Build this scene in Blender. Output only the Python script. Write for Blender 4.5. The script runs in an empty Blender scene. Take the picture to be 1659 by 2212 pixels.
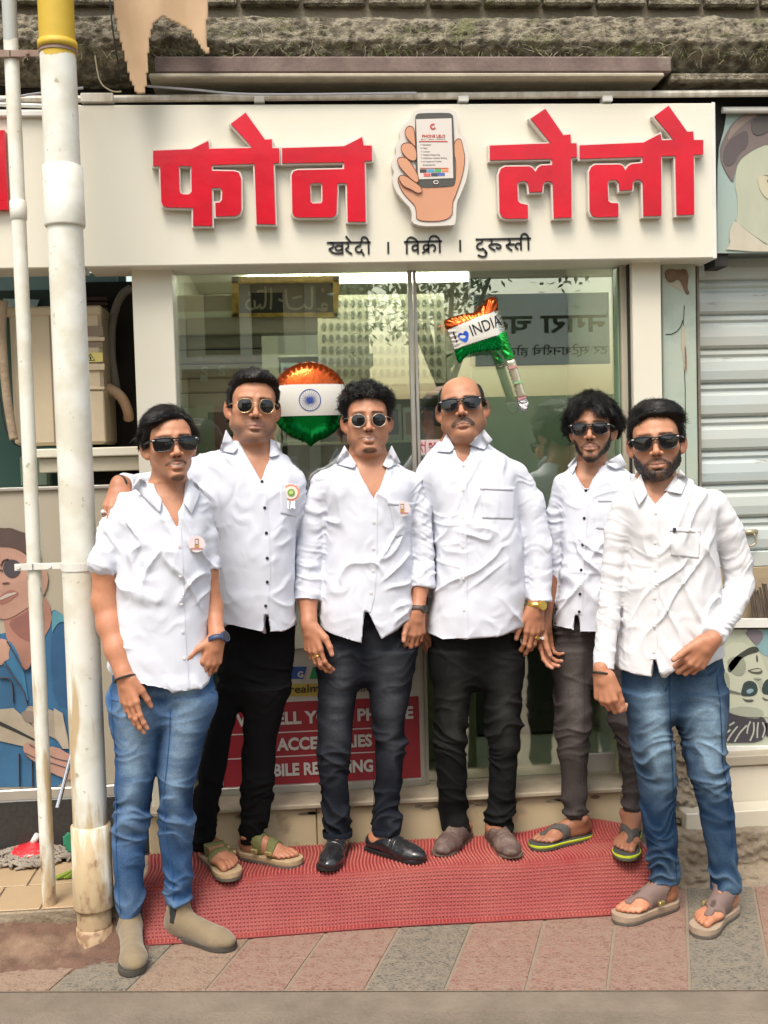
import bpy, math, random
import numpy as np
from mathutils import Vector, Matrix
from mathutils.bvhtree import BVHTree
R = math.radians
SC = bpy.context.scene
COL = SC.collection
random.seed(7)
# ---------------------------------------------------------------- camera
F = 2400.0; CU, CV = 829.5, 1106.0          # focal length and centre in photo units (1659 x 2212)
CAM = np.array([0.0, 0.0, 1.55])
YAW, PITCH, ROLL = R(4.5), R(-3.0), R(1.6)
fw = np.array([math.sin(YAW)*math.cos(PITCH), math.cos(YAW)*math.cos(PITCH), math.sin(PITCH)])
rt0 = np.array([math.cos(YAW), -math.sin(YAW), 0.0])
up0 = np.cross(rt0, fw)
rt = math.cos(ROLL)*rt0 - math.sin(ROLL)*up0
up = math.sin(ROLL)*rt0 + math.cos(ROLL)*up0
cd = bpy.data.cameras.new('camera'); cam = bpy.data.objects.new('camera', cd); COL.objects.link(cam)
cd.sensor_fit = 'VERTICAL'; cd.sensor_height = 24.0; cd.lens = F*24.0/2212.0
cd.clip_start = 0.05; cd.clip_end = 500
M = Matrix.Identity(4)
for i in range(3):
    M[i][0] = rt[i]; M[i][1] = up[i]; M[i][2] = -fw[i]; M[i][3] = CAM[i]
cam.matrix_world = M
SC.camera = cam
# ---------------------------------------------------------------- light
w = bpy.data.worlds.new("World"); SC.world = w; w.use_nodes = True
nt = w.node_tree; bg = nt.nodes['Background']
sky = nt.nodes.new('ShaderNodeTexSky'); sky.sky_type = 'NISHITA'; sky.sun_disc = False
SUN_EL, SUN_AZ = R(60), R(202)              # azimuth clockwise from +Y: thin bright overcast, strongest from behind the camera
sky.sun_elevation = SUN_EL; sky.sun_rotation = SUN_AZ
sky.air_density = 1.6; sky.dust_density = 4.0; sky.ozone_density = 0.3
wm = nt.nodes.new('ShaderNodeMix'); wm.data_type = 'RGBA'; wm.blend_type = 'MULTIPLY'; wm.inputs[0].default_value = 1.0; wm.inputs[7].default_value = (1.0, .975, .93, 1)   # dusty warm air
nt.links.new(sky.outputs[0], wm.inputs[6]); nt.links.new(wm.outputs[2], bg.inputs[0]); bg.inputs[1].default_value = 0.15
sl = bpy.data.lights.new('sun', 'SUN'); sl.energy = 1.5; sl.angle = R(24); sl.color = (1.0, 0.975, 0.94)
so = bpy.data.objects.new('sun', sl); COL.objects.link(so)
sd = Vector((math.sin(SUN_AZ)*math.cos(SUN_EL), math.cos(SUN_AZ)*math.cos(SUN_EL), math.sin(SUN_EL)))
so.rotation_euler = sd.to_track_quat('Z', 'Y').to_euler(); so.location = (-3, -6, 9)
SC.view_settings.view_transform = 'Standard'; SC.view_settings.look = 'None'
SC.view_settings.exposure = 0.855; SC.view_settings.gamma = 1.0
SC.cycles.max_bounces = 6; SC.cycles.transparent_max_bounces = 8
# ---------------------------------------------------------------- projection helpers
def ray(u, v):
    return fw + ((u-CU)/F)*rt + ((CV-v)/F)*up
def at(u, v, Y):
    d = ray(u, v); return CAM + d*((Y-CAM[1])/d[1])
def gz(u, v, z=0.0):
    d = ray(u, v); return CAM + d*((z-CAM[2])/d[2])
def proj(P):
    Q = np.asarray(P, float) - CAM
    a = Q@fw
    return CU + F*(Q@rt)/a, CV - F*(Q@up)/a
def ppm(Y): return F/(Y*math.cos(YAW))       # photo units per metre near the middle at distance Y
def mirror(u, v, Yg, Y):
    """point at plane Y behind the camera that shows in the glass at Yg at (u,v)"""
    p = at(u, v, 2*Yg-Y); return np.array([p[0], Y, p[2]])
# ---------------------------------------------------------------- object helpers
def wl(o):
    v = np.zeros(3)
    while o is not None:
        v += np.array(o.location); o = o.parent
    return v
def thing(name, label, cat, loc=(0, 0, 0), group=None):
    o = bpy.data.objects.new(name, None); COL.objects.link(o); o.location = [float(x) for x in loc]
    o.empty_display_size = 0.1
    o['label'] = label; o['category'] = cat
    if group: o['group'] = group
    return o
def tag(o, label, cat, group=None):
    o['label'] = label; o['category'] = cat
    if group: o['group'] = group
    return o
def obj(name, V, Fc, mat, parent=None, smooth=False, col=None, kind=None):
    V = np.asarray(V, float)
    if parent is not None: V = V - wl(parent)
    me = bpy.data.meshes.new(name)
    if isinstance(Fc, np.ndarray):
        n = len(Fc); k = Fc.shape[1]
        me.vertices.add(len(V)); me.vertices.foreach_set('co', V.astype(np.float32).ravel())
        me.loops.add(n*k); me.loops.foreach_set('vertex_index', Fc.astype(np.int32).ravel())
        me.polygons.add(n); me.polygons.foreach_set('loop_start', np.arange(0, n*k, k, dtype=np.int32))
        me.update(calc_edges=True)
    else:
        me.from_pydata([tuple(p) for p in V], [], [tuple(int(i) for i in f) for f in Fc])
    if smooth: me.polygons.foreach_set('use_smooth', np.ones(len(me.polygons), bool))
    if col is not None:
        ca = me.color_attributes.new('Col', 'FLOAT_COLOR', 'POINT')
        c4 = np.ones((len(V), 4), np.float32); c4[:, :3] = col
        ca.data.foreach_set('color', c4.ravel())
    me.validate(); me.update()
    o = bpy.data.objects.new(name, me); COL.objects.link(o)
    if isinstance(mat, (list, tuple)):
        for m_ in mat: me.materials.append(m_)
    elif mat: me.materials.append(mat)
    if parent is not None: o.parent = parent
    if kind: o['kind'] = kind
    return o
class MB:
    def __init__(s): s.V = []; s.F = []
    def add(s, V, Fc):
        b = len(s.V); s.V += [tuple(float(c) for c in p) for p in V]; s.F += [tuple(i+b for i in f) for f in Fc]; return s
    def box(s, a, b, bev=0.0):
        x0, y0, z0 = [min(a[i], b[i]) for i in range(3)]; x1, y1, z1 = [max(a[i], b[i]) for i in range(3)]
        if bev <= 0:
            return s.add([(x0,y0,z0),(x1,y0,z0),(x1,y1,z0),(x0,y1,z0),(x0,y0,z1),(x1,y0,z1),(x1,y1,z1),(x0,y1,z1)],
                  [(0,3,2,1),(4,5,6,7),(0,1,5,4),(1,2,6,5),(2,3,7,6),(3,0,4,7)])
        import itertools
        bev = min(bev, (x1-x0)*.45, (y1-y0)*.45, (z1-z0)*.45)
        pts = []; idx = {}
        lo = (x0,y0,z0); hi = (x1,y1,z1)
        for c in itertools.product((0,1),(0,1),(0,1)):
            for ax in range(3):
                p = []
                for i in range(3):
                    e = (lo[i], hi[i])[c[i]]
                    if i != ax: e += bev if c[i] == 0 else -bev
                    p.append(e)
                idx[(c, ax)] = len(pts); pts.append(p)
        fc = []
        for ax in range(3):
            o1, o2 = [i for i in range(3) if i != ax]
            for sgn in (0, 1):
                q = []
                for (p1, p2) in ((0,0),(1,0),(1,1),(0,1)):
                    c = [0,0,0]; c[ax] = sgn; c[o1] = p1; c[o2] = p2; q.append(idx[(tuple(c), ax)])
                if (sgn == 1) != (ax != 1): q = q[::-1]
                fc.append(q)
        for ax in range(3):
            o1, o2 = [i for i in range(3) if i != ax]
            for c1 in (0,1):
                for c2 in (0,1):
                    ca = [0,0,0]; cb = [0,0,0]; cb[ax] = 1
                    ca[o1] = cb[o1] = c1; ca[o2] = cb[o2] = c2
                    ca, cb = tuple(ca), tuple(cb)
                    fc.append([idx[(ca,o1)], idx[(cb,o1)], idx[(cb,o2)], idx[(ca,o2)]])
        for c in itertools.product((0,1),(0,1),(0,1)):
            fc.append([idx[(c,0)], idx[(c,1)], idx[(c,2)]])
        return s.add(pts, fc)
    def prism(s, poly, y0, y1, cap=True):
        """poly: list of (x,z); extruded from y0 (front) to y1"""
        n = len(poly); V = [(p[0], y0, p[1]) for p in poly] + [(p[0], y1, p[1]) for p in poly]
        Fc = [(i, (i+1) % n, n+(i+1) % n, n+i) for i in range(n)]
        s.add(V, Fc + ([tuple(range(n)), tuple(range(2*n-1, n-1, -1))] if cap else []))
        return s
    def tube(s, pts, r, n=10, cap=True):
        pts = [Vector(p) for p in pts]; rs = r if hasattr(r, '__len__') else [r]*len(pts)
        V = []; prev = None
        for i, p in enumerate(pts):
            t = (pts[min(i+1, len(pts)-1)] - pts[max(i-1, 0)]).normalized()
            a = t.orthogonal().normalized() if prev is None else (prev - t*prev.dot(t)).normalized()
            prev = a; b = t.cross(a)
            for k in range(n):
                an = 2*math.pi*k/n; V.append(p + (a*math.cos(an) + b*math.sin(an))*rs[i])
        m = len(pts); Fc = []
        for i in range(m-1):
            for k in range(n):
                Fc.append((i*n+k, i*n+(k+1) % n, (i+1)*n+(k+1) % n, (i+1)*n+k))
        if cap: Fc += [tuple(range(n-1, -1, -1)), tuple(range((m-1)*n, m*n))]
        return s.add(V, Fc)
    def lathe(s, prof, c, n=32):
        """prof: (r,z) list round vertical axis at c"""
        V = []; Fc = []
        for (r, z) in prof:
            for k in range(n):
                a = 2*math.pi*k/n; V.append((c[0]+r*math.cos(a), c[1]+r*math.sin(a), c[2]+z))
        for i in range(len(prof)-1):
            for k in range(n):
                Fc.append((i*n+k, i*n+(k+1) % n, (i+1)*n+(k+1) % n, (i+1)*n+k))
        return s.add(V, Fc)
    def build(s, name, mat, parent=None, smooth=False, kind=None):
        o = obj(name, np.array(s.V), s.F, mat, parent, smooth, kind=kind)
        bm_fix(o)
        if smooth:
            for p_ in o.data.polygons:
                if len(p_.vertices) > 4: p_.use_smooth = False
        return o
def bm_fix(o):
    import bmesh
    bm = bmesh.new(); bm.from_mesh(o.data); bmesh.ops.recalc_face_normals(bm, faces=bm.faces)
    bm.to_mesh(o.data); bm.free()
def polyfill(poly_uv, holes=()):
    """triangulate a 2-D polygon with holes, returns verts2d, tris"""
    from mathutils.geometry import tessellate_polygon
    loops = [[Vector((p[0], p[1], 0)) for p in poly_uv]] + [[Vector((p[0], p[1], 0)) for p in h] for h in holes]
    tris = tessellate_polygon(loops)
    V = [ (v.x, v.y) for l in loops for v in l]
    return V, tris, [len(l) for l in loops]
def plate(mb, poly, holes, y0, y1):
    """flat plate of (x,z) outline with holes between y0 (front) and y1"""
    V, T, L = polyfill(poly, holes); n = len(V)
    vs = [(p[0], y0, p[1]) for p in V] + [(p[0], y1, p[1]) for p in V]
    fs = [tuple(t) for t in T] + [tuple(i+n for i in reversed(t)) for t in T]
    b = 0
    for l in L:
        for i in range(l):
            fs.append((b+i, b+(i+1) % l, n+b+(i+1) % l, n+b+i))
        b += l
    mb.add(vs, fs); return mb
def px2xz(pts, Y): return [(lambda p: (p[0], p[2]))(at(u, v, Y)) for (u, v) in pts]
def smooth_loop(pts, it=2, closed=True):
    for _ in range(it):
        n = len(pts); q = []
        rng = range(n) if closed else range(n-1)
        for i in rng:
            a, b = pts[i], pts[(i+1) % n]
            q.append((a[0]*.75+b[0]*.25, a[1]*.75+b[1]*.25)); q.append((a[0]*.25+b[0]*.75, a[1]*.25+b[1]*.75))
        if not closed: q = [pts[0]] + q + [pts[-1]]
        pts = q
    return pts
def stroke(mb, pts, w, y0, y1):
    """pts in (x,z); constant-width pen stroke as a thin plate"""
    pts = [Vector(p) for p in pts]
    L = []; Rr = []
    for i, p in enumerate(pts):
        t = (pts[min(i+1, len(pts)-1)] - pts[max(i-1, 0)])
        t = t.normalized() if t.length > 1e-9 else Vector((1, 0)); nrm = Vector((-t.y, t.x))*w/2
        L.append(p+nrm); Rr.append(p-nrm)
    for i in range(len(pts)-1):
        q = [L[i], L[i+1], Rr[i+1], Rr[i]]
        mb.prism([(a.x, a.y) for a in q], y0, y1)
    return mb
def textmesh(s, size, xs=1.0, bold=0.0, ext=0.001, align='LEFT', shear=0.0):
    cu = bpy.data.curves.new('t', 'FONT'); cu.body = s; cu.size = size; cu.offset = bold; cu.extrude = ext
    cu.align_x = align; cu.shear = shear; cu.resolution_u = 3
    o = bpy.data.objects.new('t', cu); COL.objects.link(o)
    dg = bpy.context.evaluated_depsgraph_get(); me = bpy.data.meshes.new_from_object(o.evaluated_get(dg))
    V = np.array([(v.co.x*xs, v.co.y, v.co.z) for v in me.vertices]).reshape(-1, 3); Fc = [tuple(p.vertices) for p in me.polygons]
    bpy.data.objects.remove(o); bpy.data.curves.remove(cu); bpy.data.meshes.remove(me)
    return V, Fc
def sign_text(mb, s, x, y, z, size, xs=1.0, bold=0.0, ext=0.0015, rot=0.0, width=None, mirrorx=False):
    """text facing -Y with baseline start (x,z); width: fit total width"""
    V, Fc = textmesh(s, size, 1.0, bold, ext)
    if len(V) == 0: return mb
    if width: xs = width/max(1e-6, V[:, 0].max()-V[:, 0].min())
    X = V[:, 0]*xs; Z = V[:, 1]
    if mirrorx: X = -X
    c, s_ = math.cos(rot), math.sin(rot)
    P = np.stack([x + X*c - Z*s_, y - V[:, 2], z + X*s_ + Z*c], 1)
    mb.add(P, Fc); return mb
# ---------------------------------------------------------------- materials
MATS = {}
def pm(name, c, rough=.6, metal=0.0, c2=None, ns=6.0, nd=6, amt=.5, lo=.35, hi=.65, bump=0.0, bs=60.0, attr=False,
       spec=.5, coat=0.0, stretch=(1, 1, 1), bdist=.002, c3=None, ns3=1.5, lo3=.5, hi3=.7, sheen=0.0, sss=0.0, bstretch=(1,1,1), voro=None, ridged=False):
    if name in MATS: return MATS[name]
    m = bpy.data.materials.new(name); m.use_nodes = True; MATS[name] = m
    t = m.node_tree; N = t.nodes; L = t.links; b = N['Principled BSDF']
    b.inputs['Roughness'].default_value = rough; b.inputs['Metallic'].default_value = metal
    b.inputs['Specular IOR Level'].default_value = spec; b.inputs['Coat Weight'].default_value = coat
    if sheen: b.inputs['Sheen Weight'].default_value = sheen
    if sss:
        b.inputs['Subsurface Weight'].default_value = sss; b.inputs['Subsurface Radius'].default_value = (.012, .005, .003); b.inputs['Subsurface Scale'].default_value = 1.0
    tc = N.new('ShaderNodeTexCoord'); mp = N.new('ShaderNodeMapping'); mp.inputs['Scale'].default_value = stretch
    L.new(tc.outputs['Object'], mp.inputs['Vector'])
    def noise(scale, det, src=mp):
        n = N.new('ShaderNodeTexNoise'); n.inputs['Scale'].default_value = scale; n.inputs['Detail'].default_value = det
        n.inputs['Roughness'].default_value = .6; L.new(src.outputs[0], n.inputs['Vector']); return n
    def rampf(n, lo, hi):
        r = N.new('ShaderNodeMapRange'); r.inputs[1].default_value = lo; r.inputs[2].default_value = hi
        L.new(n.outputs[0], r.inputs[0]); return r
    base = None
    if attr:
        a = N.new('ShaderNodeVertexColor'); a.layer_name = 'Col'; base = a.outputs[0]
    else:
        rgb = N.new('ShaderNodeRGB'); rgb.outputs[0].default_value = (*c, 1); base = rgb.outputs[0]
    def mixin(base, fac, colr, mult=False):
        mx = N.new('ShaderNodeMix'); mx.data_type = 'RGBA'; mx.blend_type = 'MULTIPLY' if mult else 'MIX'
        L.new(fac, mx.inputs[0]); L.new(base, mx.inputs[6]); mx.inputs[7].default_value = (*colr, 1); return mx.outputs[2]
    if c2 is not None:
        r = rampf(noise(ns, nd), lo, hi)
        ml = N.new('ShaderNodeMath'); ml.operation = 'MULTIPLY'; ml.inputs[1].default_value = amt; L.new(r.outputs[0], ml.inputs[0])
        base = mixin(base, ml.outputs[0], c2, attr)
    if c3 is not None:
        r = rampf(noise(ns3, 7), lo3, hi3); base = mixin(base, r.outputs[0], c3)
    L.new(base, b.inputs['Base Color'])
    if bump:
        mb2 = N.new('ShaderNodeMapping'); mb2.inputs['Scale'].default_value = bstretch; L.new(tc.outputs['Object'], mb2.inputs['Vector'])
        if voro:
            n = N.new('ShaderNodeTexVoronoi'); n.inputs['Scale'].default_value = voro; L.new(mb2.outputs[0], n.inputs['Vector'])
        else:
            n = noise(bs, 5, mb2)
            if ridged: n.noise_type = 'RIDGED_MULTIFRACTAL'; n.inputs['Distortion'].default_value = 1.2; n.inputs['Detail'].default_value = 3
        bp = N.new('ShaderNodeBump'); bp.inputs['Strength'].default_value = bump; bp.inputs['Distance'].default_value = bdist
        L.new(n.outputs[0], bp.inputs['Height']); L.new(bp.outputs[0], b.inputs['Normal'])
    return m
def glassmat(name, tint, refl, rough=0.0):
    m = bpy.data.materials.new(name); m.use_nodes = True; t = m.node_tree; N = t.nodes; L = t.links
    N.remove(N['Principled BSDF']); out = N['Material Output']
    tr = N.new('ShaderNodeBsdfTransparent'); tr.inputs[0].default_value = (*tint, 1)
    gl = N.new('ShaderNodeBsdfGlossy'); gl.inputs[0].default_value = (1, 1, .97, 1); gl.inputs['Roughness'].default_value = rough
    fr = N.new('ShaderNodeFresnel'); fr.inputs[0].default_value = 1.5
    ad = N.new('ShaderNodeMath'); ad.operation = 'ADD'; ad.inputs[1].default_value = refl; L.new(fr.outputs[0], ad.inputs[0])
    mx = N.new('ShaderNodeMixShader'); L.new(ad.outputs[0], mx.inputs[0]); L.new(tr.outputs[0], mx.inputs[1]); L.new(gl.outputs[0], mx.inputs[2])
    L.new(mx.outputs[0], out.inputs[0]); return m
def emis(name, c, s):
    m = bpy.data.materials.new(name); m.use_nodes = True; b = m.node_tree.nodes['Principled BSDF']
    b.inputs['Base Color'].default_value = (*c, 1); b.inputs['Emission Color'].default_value = (*c, 1); b.inputs['Emission Strength'].default_value = s
    return m
# ================================================================ SETTING
YG, YS = 4.10, 3.92
m_cream = pm('cream_panel', (.68,.645,.535), .42, c2=(.60,.56,.445), ns=1.6, amt=.5, c3=(.42,.37,.28), ns3=2.2, lo3=.62, hi3=.9, bump=.15, bs=14, bdist=.003)
m_signface = pm('sign_face', (.70,.67,.565), .35, c2=(.64,.605,.49), ns=1.3, amt=.5, stretch=(1.6,1,.45), bump=.2, bs=3, bdist=.01)
m_white = pm('white_metal', (.72,.72,.68), .45, c2=(.50,.47,.40), ns=9, amt=.4)
m_red = pm('red_acrylic', (.60,.006,.022), .22, spec=.35, coat=.10, bump=.22, bs=5, bdist=.012, c2=(.42,.008,.02), ns=7, amt=.7)
m_black = pm('black_paint', (.012,.012,.014), .5)
m_dark = pm('dark_gap', (.018,.017,.016), .9, c2=(.04,.036,.03), ns=5)
m_alu = pm('aluminium', (.50,.48,.43), .38, .55, c2=(.40,.38,.33), ns=12, amt=.5)
m_white_text = pm('white_vinyl', (.70,.66,.62), .5)
# ---- road and pavement -------------------------------------------------
cd_ = np.array([math.cos(R(7.6)), -math.sin(R(7.6))])
C0 = gz(830, 2138)[:2]
m_road = pm('road_dust', (.19,.155,.115), .95, c2=(.13,.105,.075), ns=7, nd=9, amt=.8, c3=(.23,.19,.14), ns3=1.2, bump=1.0, bs=90, bdist=.006)
V = [(-40,-40,-.016),(40,-40,-.016),(40,9,-.016),(-40,9,-.016)]
obj('road', V, [(0,1,2,3)], m_road, kind='structure')
# kerb strip between tiles and road
kb = MB()
def cp(s, d, z):       # s along the kerb, d distance towards the shop
    n = np.array([-cd_[1], cd_[0]]); p = C0 + cd_*s + n*d; return (p[0], p[1], z)
kb.add([cp(-6,-.10,-.07), cp(6,-.10,-.07), cp(6,-.10,-.0165), cp(-6,-.10,-.0165), cp(-6,-.004,-.007), cp(6,-.004,-.007), cp(-6,.012,-.0065), cp(6,.012,-.0065)],
       [(0,1,2,3),(3,2,5,4),(4,5,7,6)])
kb.build('kerb', pm('kerb_stone', (.19,.155,.115), .95, c2=(.13,.105,.075), ns=7, nd=9, amt=.8, bump=.9, bs=60, bdist=.004), kind='structure')
# bed under the tiles
m_grout = pm('grout', (.24,.19,.14), .95, c2=(.20,.155,.115), ns=20, bump=.4, bs=120)
obj('pavement_bed', [cp(-7,0,-.0035), cp(7,0,-.0035), (7,4.6,-.0035), (-7,4.6,-.0035)], [(0,1,2,3)], m_grout, kind='structure')
def tilemat(name, a, b, dust):
    m = pm(name, a, .72, c2=dust, ns=2.3, nd=6, amt=.75, lo=.35, hi=.68, bump=.0)
    t = m.node_tree; N = t.nodes; L = t.links; bs = N['Principled BSDF']
    tc = N.new('ShaderNodeTexCoord'); mp = N.new('ShaderNodeMapping'); mp.inputs['Scale'].default_value = (1, 1.35, 1)
    L.new(tc.outputs['Object'], mp.inputs[0])
    v = N.new('ShaderNodeTexVoronoi'); v.feature = 'DISTANCE_TO_EDGE'; v.inputs['Scale'].default_value = 62; L.new(mp.outputs[0], v.inputs['Vector'])
    r = N.new('ShaderNodeMapRange'); r.inputs[1].default_value = .02; r.inputs[2].default_value = .22; L.new(v.outputs[0], r.inputs[0])
    src = bs.inputs['Base Color'].links[0].from_socket
    mx = N.new('ShaderNodeMix'); mx.data_type = 'RGBA'; L.new(r.outputs[0], mx.inputs[0]); mx.inputs[6].default_value = (*dust, 1)
    n2 = N.new('ShaderNodeTexNoise'); n2.inputs['Scale'].default_value = 30; L.new(tc.outputs['Object'], n2.inputs[0])
    r2 = N.new('ShaderNodeMapRange'); r2.inputs[1].default_value = .38; r2.inputs[2].default_value = .62; L.new(n2.outputs[0], r2.inputs[0])
    mx2 = N.new('ShaderNodeMix'); mx2.data_type = 'RGBA'; L.new(r2.outputs[0], mx2.inputs[0]); mx2.inputs[7].default_value = (*b, 1)
    L.new(src, mx2.inputs[6]); L.new(mx2.outputs[2], mx.inputs[7]); L.new(mx.outputs[2], bs.inputs['Base Color'])
    bp = N.new('ShaderNodeBump'); bp.inputs['Strength'].default_value = .55; bp.inputs['Distance'].default_value = .0025
    L.new(r.outputs[0], bp.inputs['Height']); L.new(bp.outputs[0], bs.inputs['Normal'])
    return m
t_red = tilemat('tile_red', (.27,.145,.105), (.195,.09,.068), (.25,.175,.13))
t_grey = tilemat('tile_grey', (.155,.135,.10), (.09,.083,.068), (.21,.18,.135))
t_dirt = tilemat('tile_dusty', (.25,.165,.115), (.185,.11,.075), (.26,.19,.135))
# joints measured on the ground
jb = [gz(u, v)[:2] for (u, v) in ((612.8,2166.6),(784,2166),(965.5,2166),(1140.5,2170),(1327.6,2170))]
n_ = np.array([-cd_[1], cd_[0]])
js = [float((p-C0)@cd_) for p in jb]; W = (js[-1]-js[0])/4; s0 = js[1]-.0
bdir = np.array([math.sin(R(19.0)), math.cos(R(19.0))]); bdir = bdir/ (bdir@n_)
mbs = {'r': MB(), 'g': MB(), 'd': MB()}
rnd = random.Random(3)
for ci in range(-14, 10):
    for ri in range(0, 9):
        key = 'g' if (ci % 4) == 0 else ('d' if ci < -2 and rnd.random() < .8 else 'r')
        a0, a1 = s0+ci*W+.004, s0+(ci+1)*W-.004; r0 = .003+ri*.205; r1 = r0+.2035
        if ri > 0 and False: pass
        q = []
        for (a, r_) in ((a0,r0),(a1,r0),(a1,r1),(a0,r1)):
            p = C0 + cd_*a + bdir*r_; q.append(p)
        if min(p[1] for p in q) > 4.2: continue
        h = rnd.uniform(-.0012,.0012)
        qq = np.array(q); c = qq.mean(0)
        Vt = [(p[0],p[1],-.006) for p in qq] + [(*(c+(p-c)*.985), h) for p in qq]
        mbs[key].add(Vt, [(4,5,6,7),(0,1,5,4),(1,2,6,5),(2,3,7,6),(3,0,4,7)])
for k, (m, nm) in {'r': (t_red,'red_tiles'), 'g': (t_grey,'grey_tiles'), 'd': (t_dirt,'dusty_tiles')}.items():
    mbs[k].build('pavement_'+nm, m, kind='structure')
# ---- concrete base, step, red mat --------------------------------------
m_conc = pm('rough_concrete', (.30,.24,.165), .95, c2=(.17,.135,.095), ns=9, nd=10, amt=.8, c3=(.36,.31,.235), ns3=5, bump=1.0, bs=38, bdist=.012)
m_ctile = pm('cream_tile', (.55,.455,.29), .38, c2=(.44,.35,.215), ns=5, amt=.6, c3=(.30,.23,.14), ns3=7, lo3=.6, hi3=.72, bump=.1, bs=20)
st = MB(); st.box((-.60,3.72,-.02), (1.30,3.97,.138)); st.build('entrance_step', m_conc, kind='structure')
def mat_surface(n=230, m=120):
    """red mat: lies on the step, folds over its edge and slopes to the pavement"""
    xs = np.linspace(-.552, 1.17, n)
    prof = np.array([(3.925,.156),(3.80,.153),(3.70,.153),(3.672,.149),(3.652,.135),(3.62,.092),(3.585,.045),(3.555,.012),(3.535,.006)])
    d = np.r_[0, np.cumsum(np.hypot(*np.diff(prof, axis=0).T))]
    t = np.linspace(0, d[-1], m); py = np.interp(t, d, prof[:, 0]); pz = np.interp(t, d, prof[:, 1])
    P = np.zeros((m, n, 3))
    X = xs[None, :]; T = (t/d[-1])[:, None]
    P[..., 0] = X + .008*np.sin(T*9+X*3)
    P[..., 1] = py[:, None] + .010*np.sin(X*4.2+.6)*T**2 + .03*(X>0)*X*0.4*(T)
    bulge = .045*np.exp(-((X-1.0)/.16)**2)*np.clip(1-T*3.2, 0, 1)
    P[..., 2] = pz[:, None] + bulge + .004*np.sin(X*11+T*5)*T*(1-T)*3
    return P, t, xs
P, tt, xs = mat_surface()
mt = thing('entrance_mat', 'red grid rubber mat draped over the shop step under the men\'s feet', 'mat', (.3,3.75,.15))
m_mat = pm('red_rubber', (.20,.016,.018), .62, c2=(.27,.06,.045), ns=4, nd=8, amt=.5); m_nub = pm('red_rubber_nub', (.31,.045,.040), .55, c2=(.38,.125,.09), ns=4, nd=8, amt=.6)
t_ = m_mat.node_tree
n, m = P.shape[1], P.shape[0]
Fc = np.array([(j*n+i, (j+1)*n+i, (j+1)*n+i+1, j*n+i+1) for j in range(m-1) for i in range(n-1)])
base = obj('mat_sheet', P.reshape(-1,3), Fc, m_mat, mt, True)
so_ = base.modifiers.new('s', 'SOLIDIFY'); so_.thickness = .006; so_.offset = -1
# raised nubs: ribs in both directions
rb = []; rf = []
def ribgrid():
    dn = np.zeros_like(P); du = np.gradient(P, axis=1); dv = np.gradient(P, axis=0)
    N = np.cross(dv, du); N /= np.linalg.norm(N, axis=2, keepdims=True)+1e-9
    N[N[..., 2] < 0] *= -1
    from_t = np.linspace(0, tt[-1], m)
    V = []; Q = []
    step = .0120; nu = int((xs[-1]-xs[0])/step); nv = int(tt[-1]/step)
    def sm(fu, fv):
        i = fu*(n-1); j = fv*(m-1); i0 = np.minimum(i.astype(int), n-2); j0 = np.minimum(j.astype(int), m-2); a = (i-i0)[:, None]; b = (j-j0)[:, None]
        g = lambda A: (A[j0,i0]*(1-a)+A[j0,i0+1]*a)*(1-b)+(A[j0+1,i0]*(1-a)+A[j0+1,i0+1]*a)*b
        return g(P), g(N)
    u, v = np.meshgrid((np.arange(nu)+.5)/nu, (np.arange(nv)+.5)/nv); u = u.ravel(); v = v.ravel()
    hu = .30/nu; hv = .28/nv; ti = .6; k = len(u)
    cs = []
    for (su, sv, h, f) in ((-1,-1,0,1),(1,-1,0,1),(1,1,0,1),(-1,1,0,1),(-1,-1,.0042,ti),(1,-1,.0042,ti),(1,1,.0042,ti),(-1,1,.0042,ti)):
        p, nn = sm(np.clip(u+su*hu*f,0,1), np.clip(v+sv*hv*f,0,1)); cs.append(p+nn*(h*1.3+.0005))
    V = np.stack(cs, 1).reshape(-1, 3); b = np.arange(k)[:, None]*8
    Fq = np.concatenate([b+np.array(q)[None] for q in ((4,5,6,7),(0,1,5,4),(1,2,6,5),(2,3,7,6),(3,0,4,7))])
    return V, Fq
V, Fq = ribgrid(); nb = obj('mat_nubs', V, Fq, m_nub, mt); nb['kind'] = 'stuff'; bm_fix(nb)
# plinth of cream tiles
pl = thing('tiled_plinth', 'cream tiled plinth with chipped stone ledge below the shop glass', 'plinth', (.3,3.96,.14))
xj = [at(u, 1790, 3.955)[0] for u in (320, 685, 1056, 1396)]
for a, b in zip(xj[:-1], xj[1:]):
    t = MB(); t.box((a+.002,3.955,.13), (b-.002,4.02,.285), .003); t.build('wall_tile', m_ctile, pl)
t = MB(); t.box((xj[0]-.0,3.93,.286), (xj[-1],4.30,.304), .004)
t.build('ledge', pm('ledge_stone', (.42,.36,.26), .6, c2=(.26,.21,.15), ns=8, amt=.8, bump=.5, bs=40, bdist=.004), pl)
t = MB(); t.box((xj[0]+.01,3.965,.12), (xj[-1]-.01,4.25,.283)); t.build('plinth_core', m_conc, pl)
t = MB()
rr = random.Random(5)
for i in range(18):
    x = rr.uniform(xj[0]+.1, xj[-1]-.05); z = rr.uniform(.255,.272); ww = rr.uniform(.015,.05)
    pts = [(x+ww*math.cos(a)*rr.uniform(.6,1), z+.009*math.sin(a)*rr.uniform(.5,1)) for a in np.linspace(0,6.28,9)[:-1]]
    t = MB(); t.prism(pts, 3.9535, 3.956); t.build('mortar_patch', m_conc, pl)
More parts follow.
